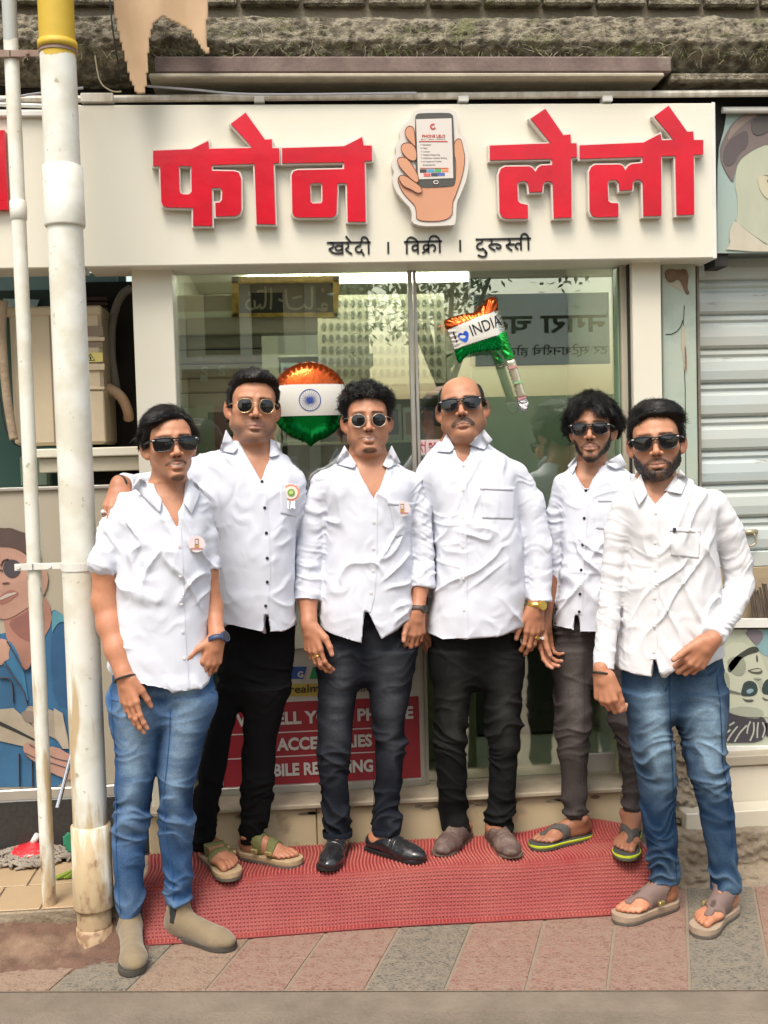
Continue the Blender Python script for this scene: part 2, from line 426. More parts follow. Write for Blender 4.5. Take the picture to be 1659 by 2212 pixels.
# ---- shop glass front ---------------------------------------------------
x_l, x_d, x_r = at(385,1000,YG)[0], at(895,900,YG)[0], at(1330,900,YG)[0]
z_b, z_t = .315, 2.235
m_glass = glassmat('shop_glass', (.88,.94,.87), .22)
gf = thing('glass_shopfront', 'aluminium and glass front of the phone shop behind the men', 'shopfront', (.3,YG,z_b))
t = MB(); t.box((x_l+.002,YG,z_b+.018), (x_d-.012,YG+.008,z_t)); t.build('fixed_pane', m_glass, gf)
t = MB(); t.box((x_l-.02,YG-.02,z_b-.012), (x_d-.008,YG+.03,z_b+.018), .003); t.build('bottom_rail', m_alu, gf)
t = MB(); t.box((x_d-.012,YG-.012,z_b-.010), (x_d+.004,YG+.02,z_t), .002); t.box((x_d+.008,YG-.008,z_b-.010),(x_d+.020,YG+.016,z_t),.002); t.build('mullion', m_alu, gf)
t = MB(); t.box((x_l-.02,YG-.01,z_t), (x_r+.06,YG+.03,z_t+.04)); t.build('top_rail', m_alu, gf)
d = MB(); d.box((x_d+.022,YG+.001,z_b+.0), (x_r,YG+.011,z_t)); dd = d.build('door_leaf', m_glass, gf)
t = MB(); t.box((at(1218,1700,YG)[0],YG-.004,z_b+.002), (at(1330,1700,YG)[0],YG+.018,z_b+.075), .003); t.build('patch_fitting', m_alu, dd)
x1 = at(1337,900,YG)[0]; x2 = at(1364,900,YG)[0]
t = MB(); t.box((x_r+.004,YG-.03,z_b-.01), (x1-.001,YG+.03,z_t), .002)
t.build('door_jamb', pm('glass_edge_green', (.16,.26,.16), .3, c2=(.3,.36,.25), ns=8), gf)
t = MB(); t.box((x1,YG-.05,z_b-.01), (x2,YG+.05,z_t+.02), .004); t.build('side_post', pm('post_beige', (.42,.38,.29), .5, c2=(.33,.30,.22), ns=4), gf)
for (zz) in (1.16, 1.9):
    pass
# PUSH sticker, with two script lines
pk = thing('push_sticker', 'small white and red PUSH sticker on the glass door', 'sticker', at(930,963,YG-.002))
def rect(mb, u0, v0, u1, v1, Y, th=.002, bev=0):
    um, vm = (u0+u1)/2, (v0+v1)/2; mb.box((at(u0,vm,Y)[0],Y,at(um,v1,Y)[2]), (at(u1,vm,Y)[0],Y+th,at(um,v0,Y)[2]), bev); return mb
t = MB(); rect(t, 903,950,953,981,YG-.0035,.002); t.build('sticker_sheet', pm('pink_white', (.62,.50,.50), .5), pk)
t = MB(); a = at(926,963.5,YG-.006); sign_text(t, 'PUSH', a[0], YG-.0045, a[2], .018, bold=.0003, width=.042)
a = at(926,977,YG); sign_text(t, 'ढकला', a[0], YG-.0045, a[2], .014, width=.040)
rect(t, 926,965.5,953,966.5,YG-.0055,.001)
f_ = lambda pts, Y: px2xz(pts, Y)
for s in ([(912,955),(910,960),(908,968),(904,977)],[(908,968),(912,971),(913,977)],[(910,960),(917,962)],[(918,953),(918,978)]):
    stroke(t, f_(s, YG), .003, YG-.0055, YG-.0045)
t.build('sticker_print', pm('sticker_red', (.42,.03,.05), .5), pk)
# ---- red poster board low behind the glass ------------------------------
yb = YG-.004
bd = thing('service_poster', 'red and white poster of services and phone makers low in the shop window', 'poster', at(700,1600,yb))
t = MB(); rect(t, 478,1405,913,1692,yb-.001,.003); t.build('poster_sheet', pm('poster_red', (.40,.025,.04), .45, c2=(.33,.02,.035), ns=3), bd)
t = MB(); rect(t, 478,1405,911,1513,yb-.003,.0015); t.build('white_panel', pm('poster_white', (.60,.58,.52), .5), bd)
t = MB(); a=at(655,1466,yb)
plate(t, px2xz([(560,1440),(663,1440),(655,1466),(560,1467)], yb), [], yb-.005, yb-.0035); t.build('blue_logo_panel', pm('poster_blue', (.03,.10,.36), .5), bd)
t = MB(); plate(t, px2xz([(676,1440),(760,1440),(752,1466),(668,1466)], yb), [], yb-.005, yb-.0035); t.build('green_logo_panel', pm('poster_green', (.04,.32,.10), .5), bd)
t = MB(); plate(t, px2xz([(770,1438),(800,1438),(800,1460),(765,1462)], yb), [], yb-.005, yb-.0035); t.build('orange_logo_panel', pm('poster_orange', (.55,.18,.05), .5), bd)
t = MB(); plate(t, px2xz([(615,1477),(720,1475),(720,1503),(612,1504)], yb), [], yb-.005, yb-.0035); t.build('yellow_logo_panel', pm('poster_yellow', (.55,.42,.08), .5), bd)
t = MB(); a = at(624,1497,yb); sign_text(t, 'realme', a[0], yb-.006, a[2], .044, width=.135)
a = at(760,1494,yb); sign_text(t, 'iphone', a[0], yb-.006, a[2], .044, width=.115); t.build('dark_lettering', m_black, bd)
t = MB()
a = at(650,1462,yb); sign_text(t, 'G', a[0]-.012, yb-.006, a[2], .030, bold=.0012)
for (s, u0, u1, vb, vt) in (('WE SELL YOUR PHONE',512,895,1568,1545),('ACCESSORIES',600,806,1620,1597),('MOBILE REPAIRING',540,806,1678,1652)):
    a = at(u0, vb, yb); b = at(u1, vb, yb); sign_text(t, s, a[0], yb-.005, a[2], .062, bold=.0022, rot=.0, width=b[0]-a[0])
for v in (1578,1630):
    rect(t, 480,v,872,v+2.2,yb-.003,.0015)
t.build('white_lettering', m_white_text, bd)
t = MB(); rect(t, 474,1401,917,1405,yb-.006,.008); rect(t, 474,1692,917,1697,yb-.006,.008); rect(t, 913,1401,917,1697,yb-.006,.008); rect(t,474,1401,478,1697,yb-.006,.008)
t.build('poster_frame', m_alu, bd)
# ---- sign box ------------------------------------------------------------
sb = thing('shop_sign', 'cream shop sign board with big red Devanagari letters and a hand holding a phone', 'sign', (.43,YS,2.48))
sx0, sx1, sz0, sz1 = -.70, 1.522, 2.218, 2.765
t = MB(); t.box((sx0,YS,sz0), (sx1,YG+.03,sz1), .004); t.build('sign_panel', m_signface, sb)
t = MB(); t.box((sx1-.004,YS-.003,sz0-.002), (sx1+.010,YG+.03,sz1+.002), .002); t.build('edge_trim', m_white, sb)
def P1(pts): return px2xz([(x/2, y/2) for x, y in pts], YS)
def P2(pts): return px2xz([(829.5+x/2, y/2) for x, y in pts], YS)
pho = [(667,663),(830,657),(903,621),(906,655),(1094,651),(1000,548),(1063,500),(1146,616),(1175,614),(1176,652),(1206,652),(1208,715),(1182,716),(1191,978),(1110,976),(1101,718),
  (916,724),(918,749),(1015,751),(1034,757),(1043,780),(1044,915),(1037,933),(1020,942),(935,944),(933,886),(952,885),(962,873),(963,832),(952,820),(918,822),(920,984),(838,984),(838,907),(725,905),(709,898),(702,880),(697,728),(667,728)]
pho_h = [(777,728),(830,728),(832,838),(825,847),(815,851),(798,850),(786,846),(779,832)]
na = [(1219,652),(1485,644),(1562,605),(1568,641),(1603,641),(1604,705),(1572,707),(1577,967),(1500,966),(1497,806),(1489,800),(1456,802),(1452,930),(1446,941),(1433,948),(1285,948),(1271,942),(1263,928),(1260,768),(1267,752),(1285,746),(1485,742),(1485,712),(1219,716)]
na_h = [(1346,801),(1384,800),(1391,807),(1392,880),(1386,888),(1350,889),(1341,881),(1339,810)]
le = [(450,641),(712,631),(625,525),(687,483),(765,597),(795,593),(797,631),(821,631),(823,690),(797,692),(800,948),(724,950),(719,802),(706,793),(690,793),(677,805),(674,838),(618,840),(615,805),(604,793),(578,793),(567,806),(570,878),(580,888),(612,895),(613,953),(520,953),(502,945),(492,925),(488,765),(497,740),(515,731),(620,730),(633,738),(645,754),(656,735),(670,726),(718,724),(716,697),(450,703)]
lo = [(835,640),(1108,628),(1180,590),(1186,618),(1238,616),(1155,515),(1215,470),(1295,582),(1320,580),(1323,617),(1363,617),(1363,678),(1323,680),(1325,935),(1250,938),(1245,684),(1183,685),(1185,940),(1108,942),(1105,797),(1092,787),(1075,787),(1062,797),(1060,830),(1005,833),(1003,800),(990,787),(965,787),(954,800),(957,878),(968,886),(1000,888),(1000,945),(902,947),(886,938),(878,918),(876,752),(884,733),(900,723),(1008,722),(1021,730),(1030,747),(1042,729),(1056,720),(1105,715),(1105,688),(835,697)]
m_redside = pm('letter_return', (.62,.58,.52), .4)
def offset_poly(pts, d):
    n = len(pts); A = sum(pts[i][0]*pts[(i+1)%n][1]-pts[(i+1)%n][0]*pts[i][1] for i in range(n)); sg = 1 if A > 0 else -1
    out = []
    for i in range(n):
        p0, p1, p2 = Vector(pts[i-1]), Vector(pts[i]), Vector(pts[(i+1) % n])
        a = (p1-p0).normalized(); b = (p2-p1).normalized()
        na_ = Vector((a.y,-a.x))*sg; nb_ = Vector((b.y,-b.x))*sg; bi = (na_+nb_)
        if bi.length < .3: bi = na_
        bi = bi.normalized(); k = max(.45, bi.dot(na_)); q = p1+bi*d/k; out.append((q.x,q.y))
    return out
for poly, holes, pj in ((pho,[pho_h],P1),(na,[na_h],P1),(le,[],P2),(lo,[],P2)):
    o_ = pj(poly); h_ = [pj(h) for h in holes]
    t = MB(); plate(t, o_, h_, YS-.036, YS-.030); L = t.build('letter', m_red, sb)
    t = MB(); plate(t, offset_poly(o_, .0055), [offset_poly(h, -.004) for h in h_], YS-.0305, YS-.004); t.build('letter_return', m_redside, L)
# line of small text
SM = [[(68,104),(385,100)],[(92,104),(112,110),(118,124),(108,140),(84,150)],[(84,150),(104,172),(135,183),(180,179)],[(180,132),(158,120),(134,126),(128,145),(142,160),(165,158),(180,148)],[(180,104),(182,187)],
 [(213,104),(226,118),(222,138),(200,150),(225,170),(250,186)],[(205,56),(222,76),(242,102)],
 [(312,104),(312,126),(288,130),(274,148),(284,170),(308,174),(322,162),(318,150)],[(314,166),(330,180),(337,196)],[(370,100),(372,184)],[(370,100),(362,74),(340,60),(320,70),(320,100)],
 [(513,98),(513,180)],
 [(628,98),(903,92)],[(648,98),(648,183)],[(648,98),(655,72),(680,62),(708,74),(726,98)],[(728,126),(708,118),(688,130),(688,152),(706,162),(728,148)],[(728,96),(729,182)],
 [(805,94),(806,178)],[(806,122),(786,116),(768,130),(772,154),(790,156),(806,140)],[(806,132),(832,116),(852,126),(856,150),(842,166)],[(806,148),(784,164),(760,178)],[(886,92),(888,176)],[(886,92),(876,64),(846,52),(818,62),(812,92)],
 [(1035,84),(1036,165)],
 [(1147,80),(1548,72)],[(1195,80),(1195,104),(1168,110),(1154,128),(1162,148),(1186,154),(1204,142)],[(1198,146),(1218,162),(1230,182)],[(1216,170),(1228,190),(1212,206),(1188,204),(1164,192)],
 [(1252,80),(1268,94),(1262,114),(1240,126),(1264,146),(1290,161)],[(1264,118),(1298,110),(1328,122),(1330,140),(1312,148),(1296,136)],
 [(1382,78),(1400,92),(1392,112),(1366,122),(1388,144),(1412,160)],[(1378,118),(1430,114)],[(1476,112),(1452,106),(1436,118),(1438,140),(1456,150)],[(1476,74),(1477,156)],[(1530,72),(1531,155)],[(1530,72),(1522,46),(1498,36),(1480,48),(1478,74)]]
t = MB()
for s in SM:
    pts = [(685.7+x*.2976, 493.7+y*.2976) for x, y in s]
    if len(pts) > 2: pts = smooth_loop(pts, 2, closed=False)
    stroke(t, px2xz(pts, YS), 4.0/ppm(YS), YS-.004, YS-.0004)
t.build('small_lettering', m_black, sb)
# hand holding phone cut-out
def P3(pts): return px2xz([(833.9+x*.12402, 230.4+y*.12402) for x, y in pts], YS)
ou = [(400,290),(440,160),(530,110),(700,96),(1000,92),(1120,110),(1190,160),(1215,240),(1222,540),(1320,565),(1370,640),(1400,800),(1420,950),(1400,1150),(1370,1320),(1300,1500),(1250,1620),(1200,1700),(1190,2090),(1110,2110),(420,2130),(440,1850),(300,1700),(180,1560),(110,1420),(95,1280),(130,1190),(80,1100),(90,960),(170,880),(140,760),(160,690),(230,620),(215,500),(240,420),(310,350)]
hb = thing('hand_phone_cutout', 'cut-out sign of a hand holding a phone between the red letters', 'sign', at(925,370,YS-.03))
hb.parent = sb; hb.location = np.array(at(925,370,YS-.03))-np.array(sb.location)
del hb['label'], hb['category']
t = MB(); plate(t, smooth_loop(P3(ou), 2), [], YS-.040, YS-.002); t.build('white_backing', m_redside, hb)
m_sk = pm('print_skin', (.60,.30,.17), .4, c2=(.50,.23,.14), ns=3); m_ln = pm('print_brown', (.13,.035,.02), .5)
m_phone = pm('print_phone_grey', (.07,.07,.06), .4); m_scr = pm('print_screen', (.62,.57,.52), .4)
hand = [(500,1000),(620,900),(1145,900),(1165,1420),(1200,1000),(1180,930),(1145,800),(1160,660),(1230,605),(1290,640),(1310,780),(1340,900),(1310,1200),(1270,1330),(1210,1500),(1160,1640),(1125,1700),(1120,2030),(510,2050),(505,1850),(480,1760),(350,1640),(260,1520),(200,1400),(185,1320),(210,1260),(280,1250),(380,1300),(480,1390)]
palm = [(200,1400),(185,1320),(205,1265),(280,1250),(400,1310),(560,1400),(700,1460),(1120,1440),(1180,1380),(1190,1000),(1150,880),(1145,780),(1165,660),(1230,608),(1285,640),(1305,760),(1340,900),(1335,1050),(1310,1200),(1275,1330),(1215,1500),(1165,1640),(1128,1700),(1122,2030),(508,2050),(505,1880),(480,1760),(350,1640),(255,1520)]
def outl(poly, name, mat, y, ln=.0022, parent=hb):
    p = P3(poly); p = smooth_loop(p, 2); t = MB(); plate(t, p, [], y, y+.0012); o = t.build(name, mat, parent)
    t = MB(); stroke(t, p+[p[0]], ln, y-.0006, y+.0006); t.build('outline', m_ln, parent); return o
outl(palm, 'palm_print', m_sk, YS-.0420)
t = MB(); plate(t, smooth_loop(P3([(475,250),(520,190),(600,178),(1060,172),(1120,200),(1142,250),(1180,1360),(1150,1420),(1080,1440),(560,1465),(500,1400)]), 1), [], YS-.0440, YS-.0428); t.build('phone_print', m_phone, hb)
t = MB(); plate(t, P3([(498,288),(1108,270),(1140,1300),(535,1322)]), [], YS-.0456, YS-.0444); t.build('screen_print', m_scr, hb)
for f in ([(300,500),(340,420),(400,400),(460,440),(478,600),(488,780),(440,720),(360,640),(320,580)],
          [(230,790),(260,710),(360,690),(440,720),(500,810),(512,980),(440,1015),(340,960),(270,880)],
          [(170,1010),(190,950),(280,935),(360,980),(470,1130),(545,1290),(540,1370),(480,1380),(360,1270),(220,1120)],
          [(190,1300),(230,1250),(320,1260),(430,1340),(560,1430),(605,1500),(590,1550),(520,1565),(420,1500),(270,1440)]):
    outl(f, 'finger_print', m_sk, YS-.0475)
t = MB(); c_ = P3([(840,1370)])[0]
ring = [(c_[0]+.0080*math.cos(a), c_[1]+.0052*math.sin(a)) for a in np.linspace(0, 2*math.pi, 17)]; stroke(t, ring, .0030, YS-.0462, YS-.0442); t.build('home_button', m_scr, hb)
m_pr = pm('print_red', (.48,.07,.06), .5); m_gr = pm('print_grey', (.25,.22,.19), .6)
t = MB(); c_ = P3([(790,415)])[0]
arc = [(c_[0]+.0078*math.cos(a), c_[1]+.0078*math.sin(a)) for a in np.linspace(.9, 5.9, 15)]; stroke(t, arc, .006, YS-.0468, YS-.0457)
rect_ = lambda mb, x0, y0, x1, y1: plate(mb, P3([(x0,y0),(x1,y0),(x1,y1),(x0,y1)]), [], YS-.0468, YS-.0457)
rect_(t, 548,662,1040,678); rect_(t, 568,1125,1055,1135)
a = P3([(600,602)])[0]; b_ = P3([(1000,602)])[0]; sign_text(t, 'PHONE LELO', a[0], YS-.0460, a[1], .0135, bold=.0004, ext=.0008, width=b_[0]-a[0]); t.build('red_print', m_pr, hb)
t = MB()
for (s, x, y, x1_) in (('BUY | SELL | REPAIR',580,640,1000),('> Reception',575,738,755),('> Sell',575,798,690),('> Unlock',580,856,735),('> Mobile Repairing',580,912,905),('> Old/New Mobile Selling',580,968,1025),('> All types of Mobile',580,1026,935),('Accessories',612,1084,830)):
    a = P3([(x,y)])[0]; b_ = P3([(x1_,y)])[0]; sign_text(t, s, a[0], YS-.0460, a[1], .0070 if y > 650 else .004, ext=.0006, width=b_[0]-a[0])
t.build('grey_print', m_gr, hb)
for (x0,x1_,y0,y1,c) in ((565,680,1150,1205,(.05,.04,.04)),(690,812,1150,1200,(.08,.30,.50)),(820,932,1143,1198,(.08,.36,.10)),(945,1055,1140,1192,(.75,.25,.12)),(630,745,1220,1272,(.6,.12,.12)),(757,868,1215,1268,(.05,.07,.09)),(870,992,1212,1260,(.08,.12,.40))):
    t = MB(); rect_(t, x0,y0,x1_,y1); t.build('brand_patch', pm('patch_%d' % x0, c, .5), hb)
# tube above the sign
t = thing('light_tube_rail', 'long chipped white rail running above the shop sign', 'rail', (.4,3.93,2.80))
q = MB(); a0 = at(182,214,3.93); a1 = at(1800,200,3.93); q.tube([a0+np.array([-.5,0,0]), a0, a1], .0125, 8)
q.box((a0[0]-.01,3.912,a0[2]-.016), (a0[0]+.10,3.95,a0[2]+.016), .003)
q.build('rail', pm('chipped_white', (.68,.65,.57), .6, c2=(.36,.30,.22), ns=26, amt=.8, stretch=(1,1,.2)), t)
for u in (560, 1000, 1310): p = at(u,212,3.93); q = MB(); q.box((p[0]-.018,3.913,p[2]-.016),(p[0]+.018,3.955,p[2]+.004),.002); q.build('bracket', m_white, t)
# ---- upper storey: wall, mossy slab, beam --------------------------------
def nz(P, f, seed=0):
    return vnoise(np.asarray(P)*f, seed)
def vnoise(P, seed=0):
    P = np.asarray(P, np.float64); I = np.floor(P).astype(np.int64); f = P-I; f = f*f*(3-2*f)
    def h(x, y, z):
        n = (x*374761393 + y*668265263 + z*2147483647 + seed*974711) & 0xffffffff
        n = ((n ^ (n >> 13))*1274126177) & 0xffffffff; n = (n ^ (n >> 16)) & 0xffff
        return n/32767.5-1
    x, y, z = I[:, 0], I[:, 1], I[:, 2]; fx, fy, fz = f[:, 0], f[:, 1], f[:, 2]
    r = 0
    for dx in (0, 1):
        for dy in (0, 1):
            for dz in (0, 1):
                wgt = (fx if dx else 1-fx)*(fy if dy else 1-fy)*(fz if dz else 1-fz); r = r + wgt*h(x+dx, y+dy, z+dz)
    return r
def fbm(P, o=4, seed=0, g=.5):
    s = 0; a = 1; t = 0
    for i in range(o): s = s + a*vnoise(np.asarray(P)*2**i, seed+i*17); t += a; a *= g
    return s/t
m_moss = pm('mossy_concrete', (.34,.30,.215), .98, c2=(.12,.10,.07), ns=22, nd=12, amt=1.0, lo=.42, hi=.58, c3=(.17,.17,.08), ns3=6.5, lo3=.56, hi3=.68, bump=1.0, bs=70, bdist=.03)
def rough_slab(name, x0, x1, zf, yf, n, m, mat, amp, seed, parent=None, fine=1.0):
    """rough front sheet: zf(t) profile list of (y,z)"""
    pr = np.array(yf); d = np.r_[0, np.cumsum(np.hypot(*np.diff(pr, axis=0).T))]; t = np.linspace(0, d[-1], m)
    py = np.interp(t, d, pr[:, 0]); pz = np.interp(t, d, pr[:, 1]); X = np.linspace(x0, x1, n)
    G = np.zeros((m, n, 3)); G[..., 0] = X; G[..., 1] = py[:, None]; G[..., 2] = pz[:, None]
    Q = G.reshape(-1, 3); nn = fbm(Q*np.array([4,7,22]), 4, seed)*amp + np.abs(fbm(Q*np.array([22,22,40])*fine, 3, seed+5))*amp*.8
    Q[:, 1] -= nn+np.abs(fbm(Q*np.array([30,30,60])*fine, 3, seed+21))*amp*.9; Q[:, 2] += fbm(Q*9, 3, seed+9)*amp*.5
    Fq = np.array([(j*n+i, j*n+i+1, (j+1)*n+i+1, (j+1)*n+i) for j in range(m-1) for i in range(n-1)])
    return obj(name, Q, Fq, mat, parent, True)
zt = lambda v, Y: at(830, v, Y)[2]
Yb = 3.95
ub = thing('upper_floor_edge', 'weathered mossy concrete floor edge with crumbling brickwork above the shop', 'building edge', (.4,Yb,3.0))
rough_slab('mossy_slab', -1.5, 2.6, None, [(4.3,zt(172,Yb)+.02),(3.99,zt(160,Yb)),(3.93,zt(128,Yb)),(3.90,zt(100,Yb)),(3.94,zt(60,Yb)),(3.97,zt(35,Yb)),(4.04,zt(18,Yb))], 520, 90, m_moss, .022, 3, ub)
# protruding rows of bricks above
q = MB(); rr = random.Random(11); m_brick = pm('old_brick', (.34,.25,.165), .95, c2=(.22,.17,.12), ns=9, nd=8, amt=.8, bump=.8, bs=40, bdist=.008)
z = zt(14,4.03)
for row in range(14):
    x = -1.6 + (row % 2)*.11
    while x < 2.7:
        l = rr.uniform(.19,.235); q.box((x,4.02+rr.uniform(-.008,.01),z+.004), (x+l-.014,4.12,z+.078), .008); x += l
    z += .085
q.build('brick_courses', m_moss, ub)
q = MB(); q.box((-6,4.06,zt(16,4.03)-.03), (8,5.2,6.5)); q.build('wall_core', pm('mortar', (.26,.22,.16), .95, c2=(.16,.135,.10), ns=12, bump=.8, bs=50, bdist=.01), ub)
# brown beam
q = MB(); xa, xb = at(335,140,3.90)[0], at(1448,140,3.90)[0]
q.box((xa,3.885,zt(158,3.89)), (xb,4.05,zt(122,3.89)), .006)
q.build('rusty_beam', pm('beam_brown', (.20,.145,.125), .85, c2=(.11,.075,.065), ns=10, nd=8, amt=.8, c3=(.30,.26,.21), ns3=6, lo3=.62, hi3=.75, bump=.6, bs=50, bdist=.005), ub)
q = MB(); q.box((xa-.02,3.875,zt(168,3.88)), (xb-.03,4.06,zt(158.5,3.88)), .004)
q.build('plaster_lip', pm('lip_cream', (.42,.38,.29), .9, c2=(.26,.23,.17), ns=18, bump=.5, bs=60, bdist=.005), ub)
q = MB(); q.box((xb+.0,3.90,zt(176,3.9)), (8,4.06,zt(158,3.9)), .006); q.build('plaster_ledge', m_moss, ub)
q = MB(); q.box((-6,4.085,2.60), (8,4.14,3.02)); q.build('recess_back', m_dark, ub)
# tufts and dry roots hanging on the slab
def wisps(name, n, rootf, lenf, mat, parent, seed, r=.0010):
    q = MB(); rr = random.Random(seed)
    for i in range(n):
        p = np.array(rootf(rr)); L = lenf(rr); d = np.array([rr.uniform(-1,1), -rr.uniform(.1,.5), rr.uniform(-1,.7)]); d /= np.linalg.norm(d)
        pts = [p]; 
        for k in range(4):
            d = d + np.array([rr.uniform(-.5,.5),rr.uniform(-.2,.2),rr.uniform(-.5,.3)]); d /= np.linalg.norm(d); pts.append(pts[-1]+d*L/4)
        q.tube(pts, [r,r,r*.8,r*.6,r*.3], 3, False)
    o = q.build(name, mat, parent); return o
m_straw = pm('dry_straw', (.36,.31,.20), .9); m_grass = pm('moss_green', (.14,.17,.05), .9)
o = wisps('dry_roots', 420, lambda r: (r.uniform(-.9,2.0), 3.91, zt(r.uniform(50,128),3.9)), lambda r: r.uniform(.02,.07), m_straw, ub, 2); o['kind'] = 'stuff'
o = wisps('moss_tufts', 700, lambda r: (r.uniform(-.9,2.0)*1.0, 3.905, zt(r.choice((r.uniform(95,125),r.uniform(50,100))),3.9)), lambda r: r.uniform(.012,.035), m_grass, ub, 4); o['kind'] = 'stuff'
# hanging cloth
def cloth(name, outline, Y, mat, parent=None, amp=.018, seed=1):
    """wavy cloth cut to an outline given in photo units"""
    h = .007; pts = px2xz(outline, Y); xs_ = [p[0] for p in pts]; zs_ = [p[1] for p in pts]
    nx = int((max(xs_)-min(xs_))/h)+2; nz_ = int((max(zs_)-min(zs_))/h)+2
    gx = min(xs_)+np.arange(nx)*h; gz_ = min(zs_)+np.arange(nz_)*h
    X, Z = np.meshgrid(gx, gz_, indexing='ij'); d = poly_sdf(np.stack([X.ravel(), Z.ravel()], 1), np.array(pts)).reshape(X.shape)
    ins = d < h*.9; idx = -np.ones(X.shape, int); ii = np.argwhere(ins); idx[ins] = np.arange(len(ii))
    V = np.stack([X[ins], np.full(len(ii), Y), Z[ins]], 1)
    V[:, 1] += np.sin((V[:, 0]*1.0+V[:, 2]*.25)*38)*amp*.5 + fbm(V*np.array([14,1,3]), 3, seed)*amp
    Fq = [(idx[i,j], idx[i+1,j], idx[i+1,j+1], idx[i,j+1]) for i in range(nx-1) for j in range(nz_-1) if ins[i,j] and ins[i+1,j] and ins[i+1,j+1] and ins[i,j+1]]
    o = obj(name, V, Fq, mat, parent, True); s = o.modifiers.new('s', 'SOLIDIFY'); s.thickness = .002; return o
def poly_sdf(P, A):
    d = np.full(len(P), 1e9); ins = np.zeros(len(P), bool); n = len(A)
    for i in range(n):
        a, b = A[i], A[(i+1) % n]; e = b-a; w_ = P-a
        t = np.clip((w_@e)/(e@e+1e-12), 0, 1); q = w_-t[:, None]*e; d = np.minimum(d, (q**2).sum(1))
        c = ((a[1] > P[:, 1]) != (b[1] > P[:, 1])); xin = a[0]+(P[:, 1]-a[1])/(b[1]-a[1]+1e-12)*(b[0]-a[0]); ins ^= c & (P[:, 0] < xin)
    d = np.sqrt(d); return np.where(ins, -d, d)
o = cloth('hanging_cloth', [(238,-60),(448,-60),(446,60),(449,118),(437,108),(415,70),(378,45),(350,33),(332,50),(322,90),(318,150),(312,200),(296,202),(282,170),(262,90),(248,30)], 3.80,
      pm('beige_cloth', (.50,.345,.21), .9, c2=(.42,.28,.165), ns=8, amt=.5, bump=.3, bs=200, bdist=.001))
tag(o, 'torn beige cloth hanging from above beside the yellow pipe', 'cloth')
# cables
def cable(name, pts, r, mat, label):
    q = MB(); q.tube(pts, r, 6); o = q.build(name, mat); tag(o, label, 'cable'); return o
def curve(pts, n=14):
    P = [Vector(p) for p in pts]; out = []
    for i in range(len(P)-1):
        p0 = P[max(i-1,0)]; p1 = P[i]; p2 = P[i+1]; p3 = P[min(i+2,len(P)-1)]
        for k in range(n):
            t = k/n; out.append(.5*((2*p1)+(-p0+p2)*t+(2*p0-5*p1+4*p2-p3)*t*t+(-p0+3*p1-3*p2+p3)*t**3))
    return out + [P[-1]]
m_gcable = pm('grey_cable', (.32,.32,.34), .5); m_bcable = pm('black_cable', (.02,.02,.022), .5)
cable('cable', curve([at(-20,222,3.86), at(60,205,3.86), at(180,190,3.87)]), .004, m_gcable, 'grey cable sagging from the left edge to the yellow pipe')
cable('cable', curve([at(318,186,3.9), at(420,194,3.9), at(560,204,3.9), at(900,201,3.9)]), .004, m_gcable, 'grey cable lying along the top of the sign rail')
cable('cable', curve([at(236,-30,3.8), at(243,60,3.8), at(262,174,3.85)]), .0028, m_bcable, 'thin black wire hanging beside the yellow pipe')
cable('cable', curve([at(205,120,3.86), at(216,175,3.86), at(240,196,3.86), at(262,198,3.86)]), .0025, m_straw, 'thin pale string curling below the mossy slab')
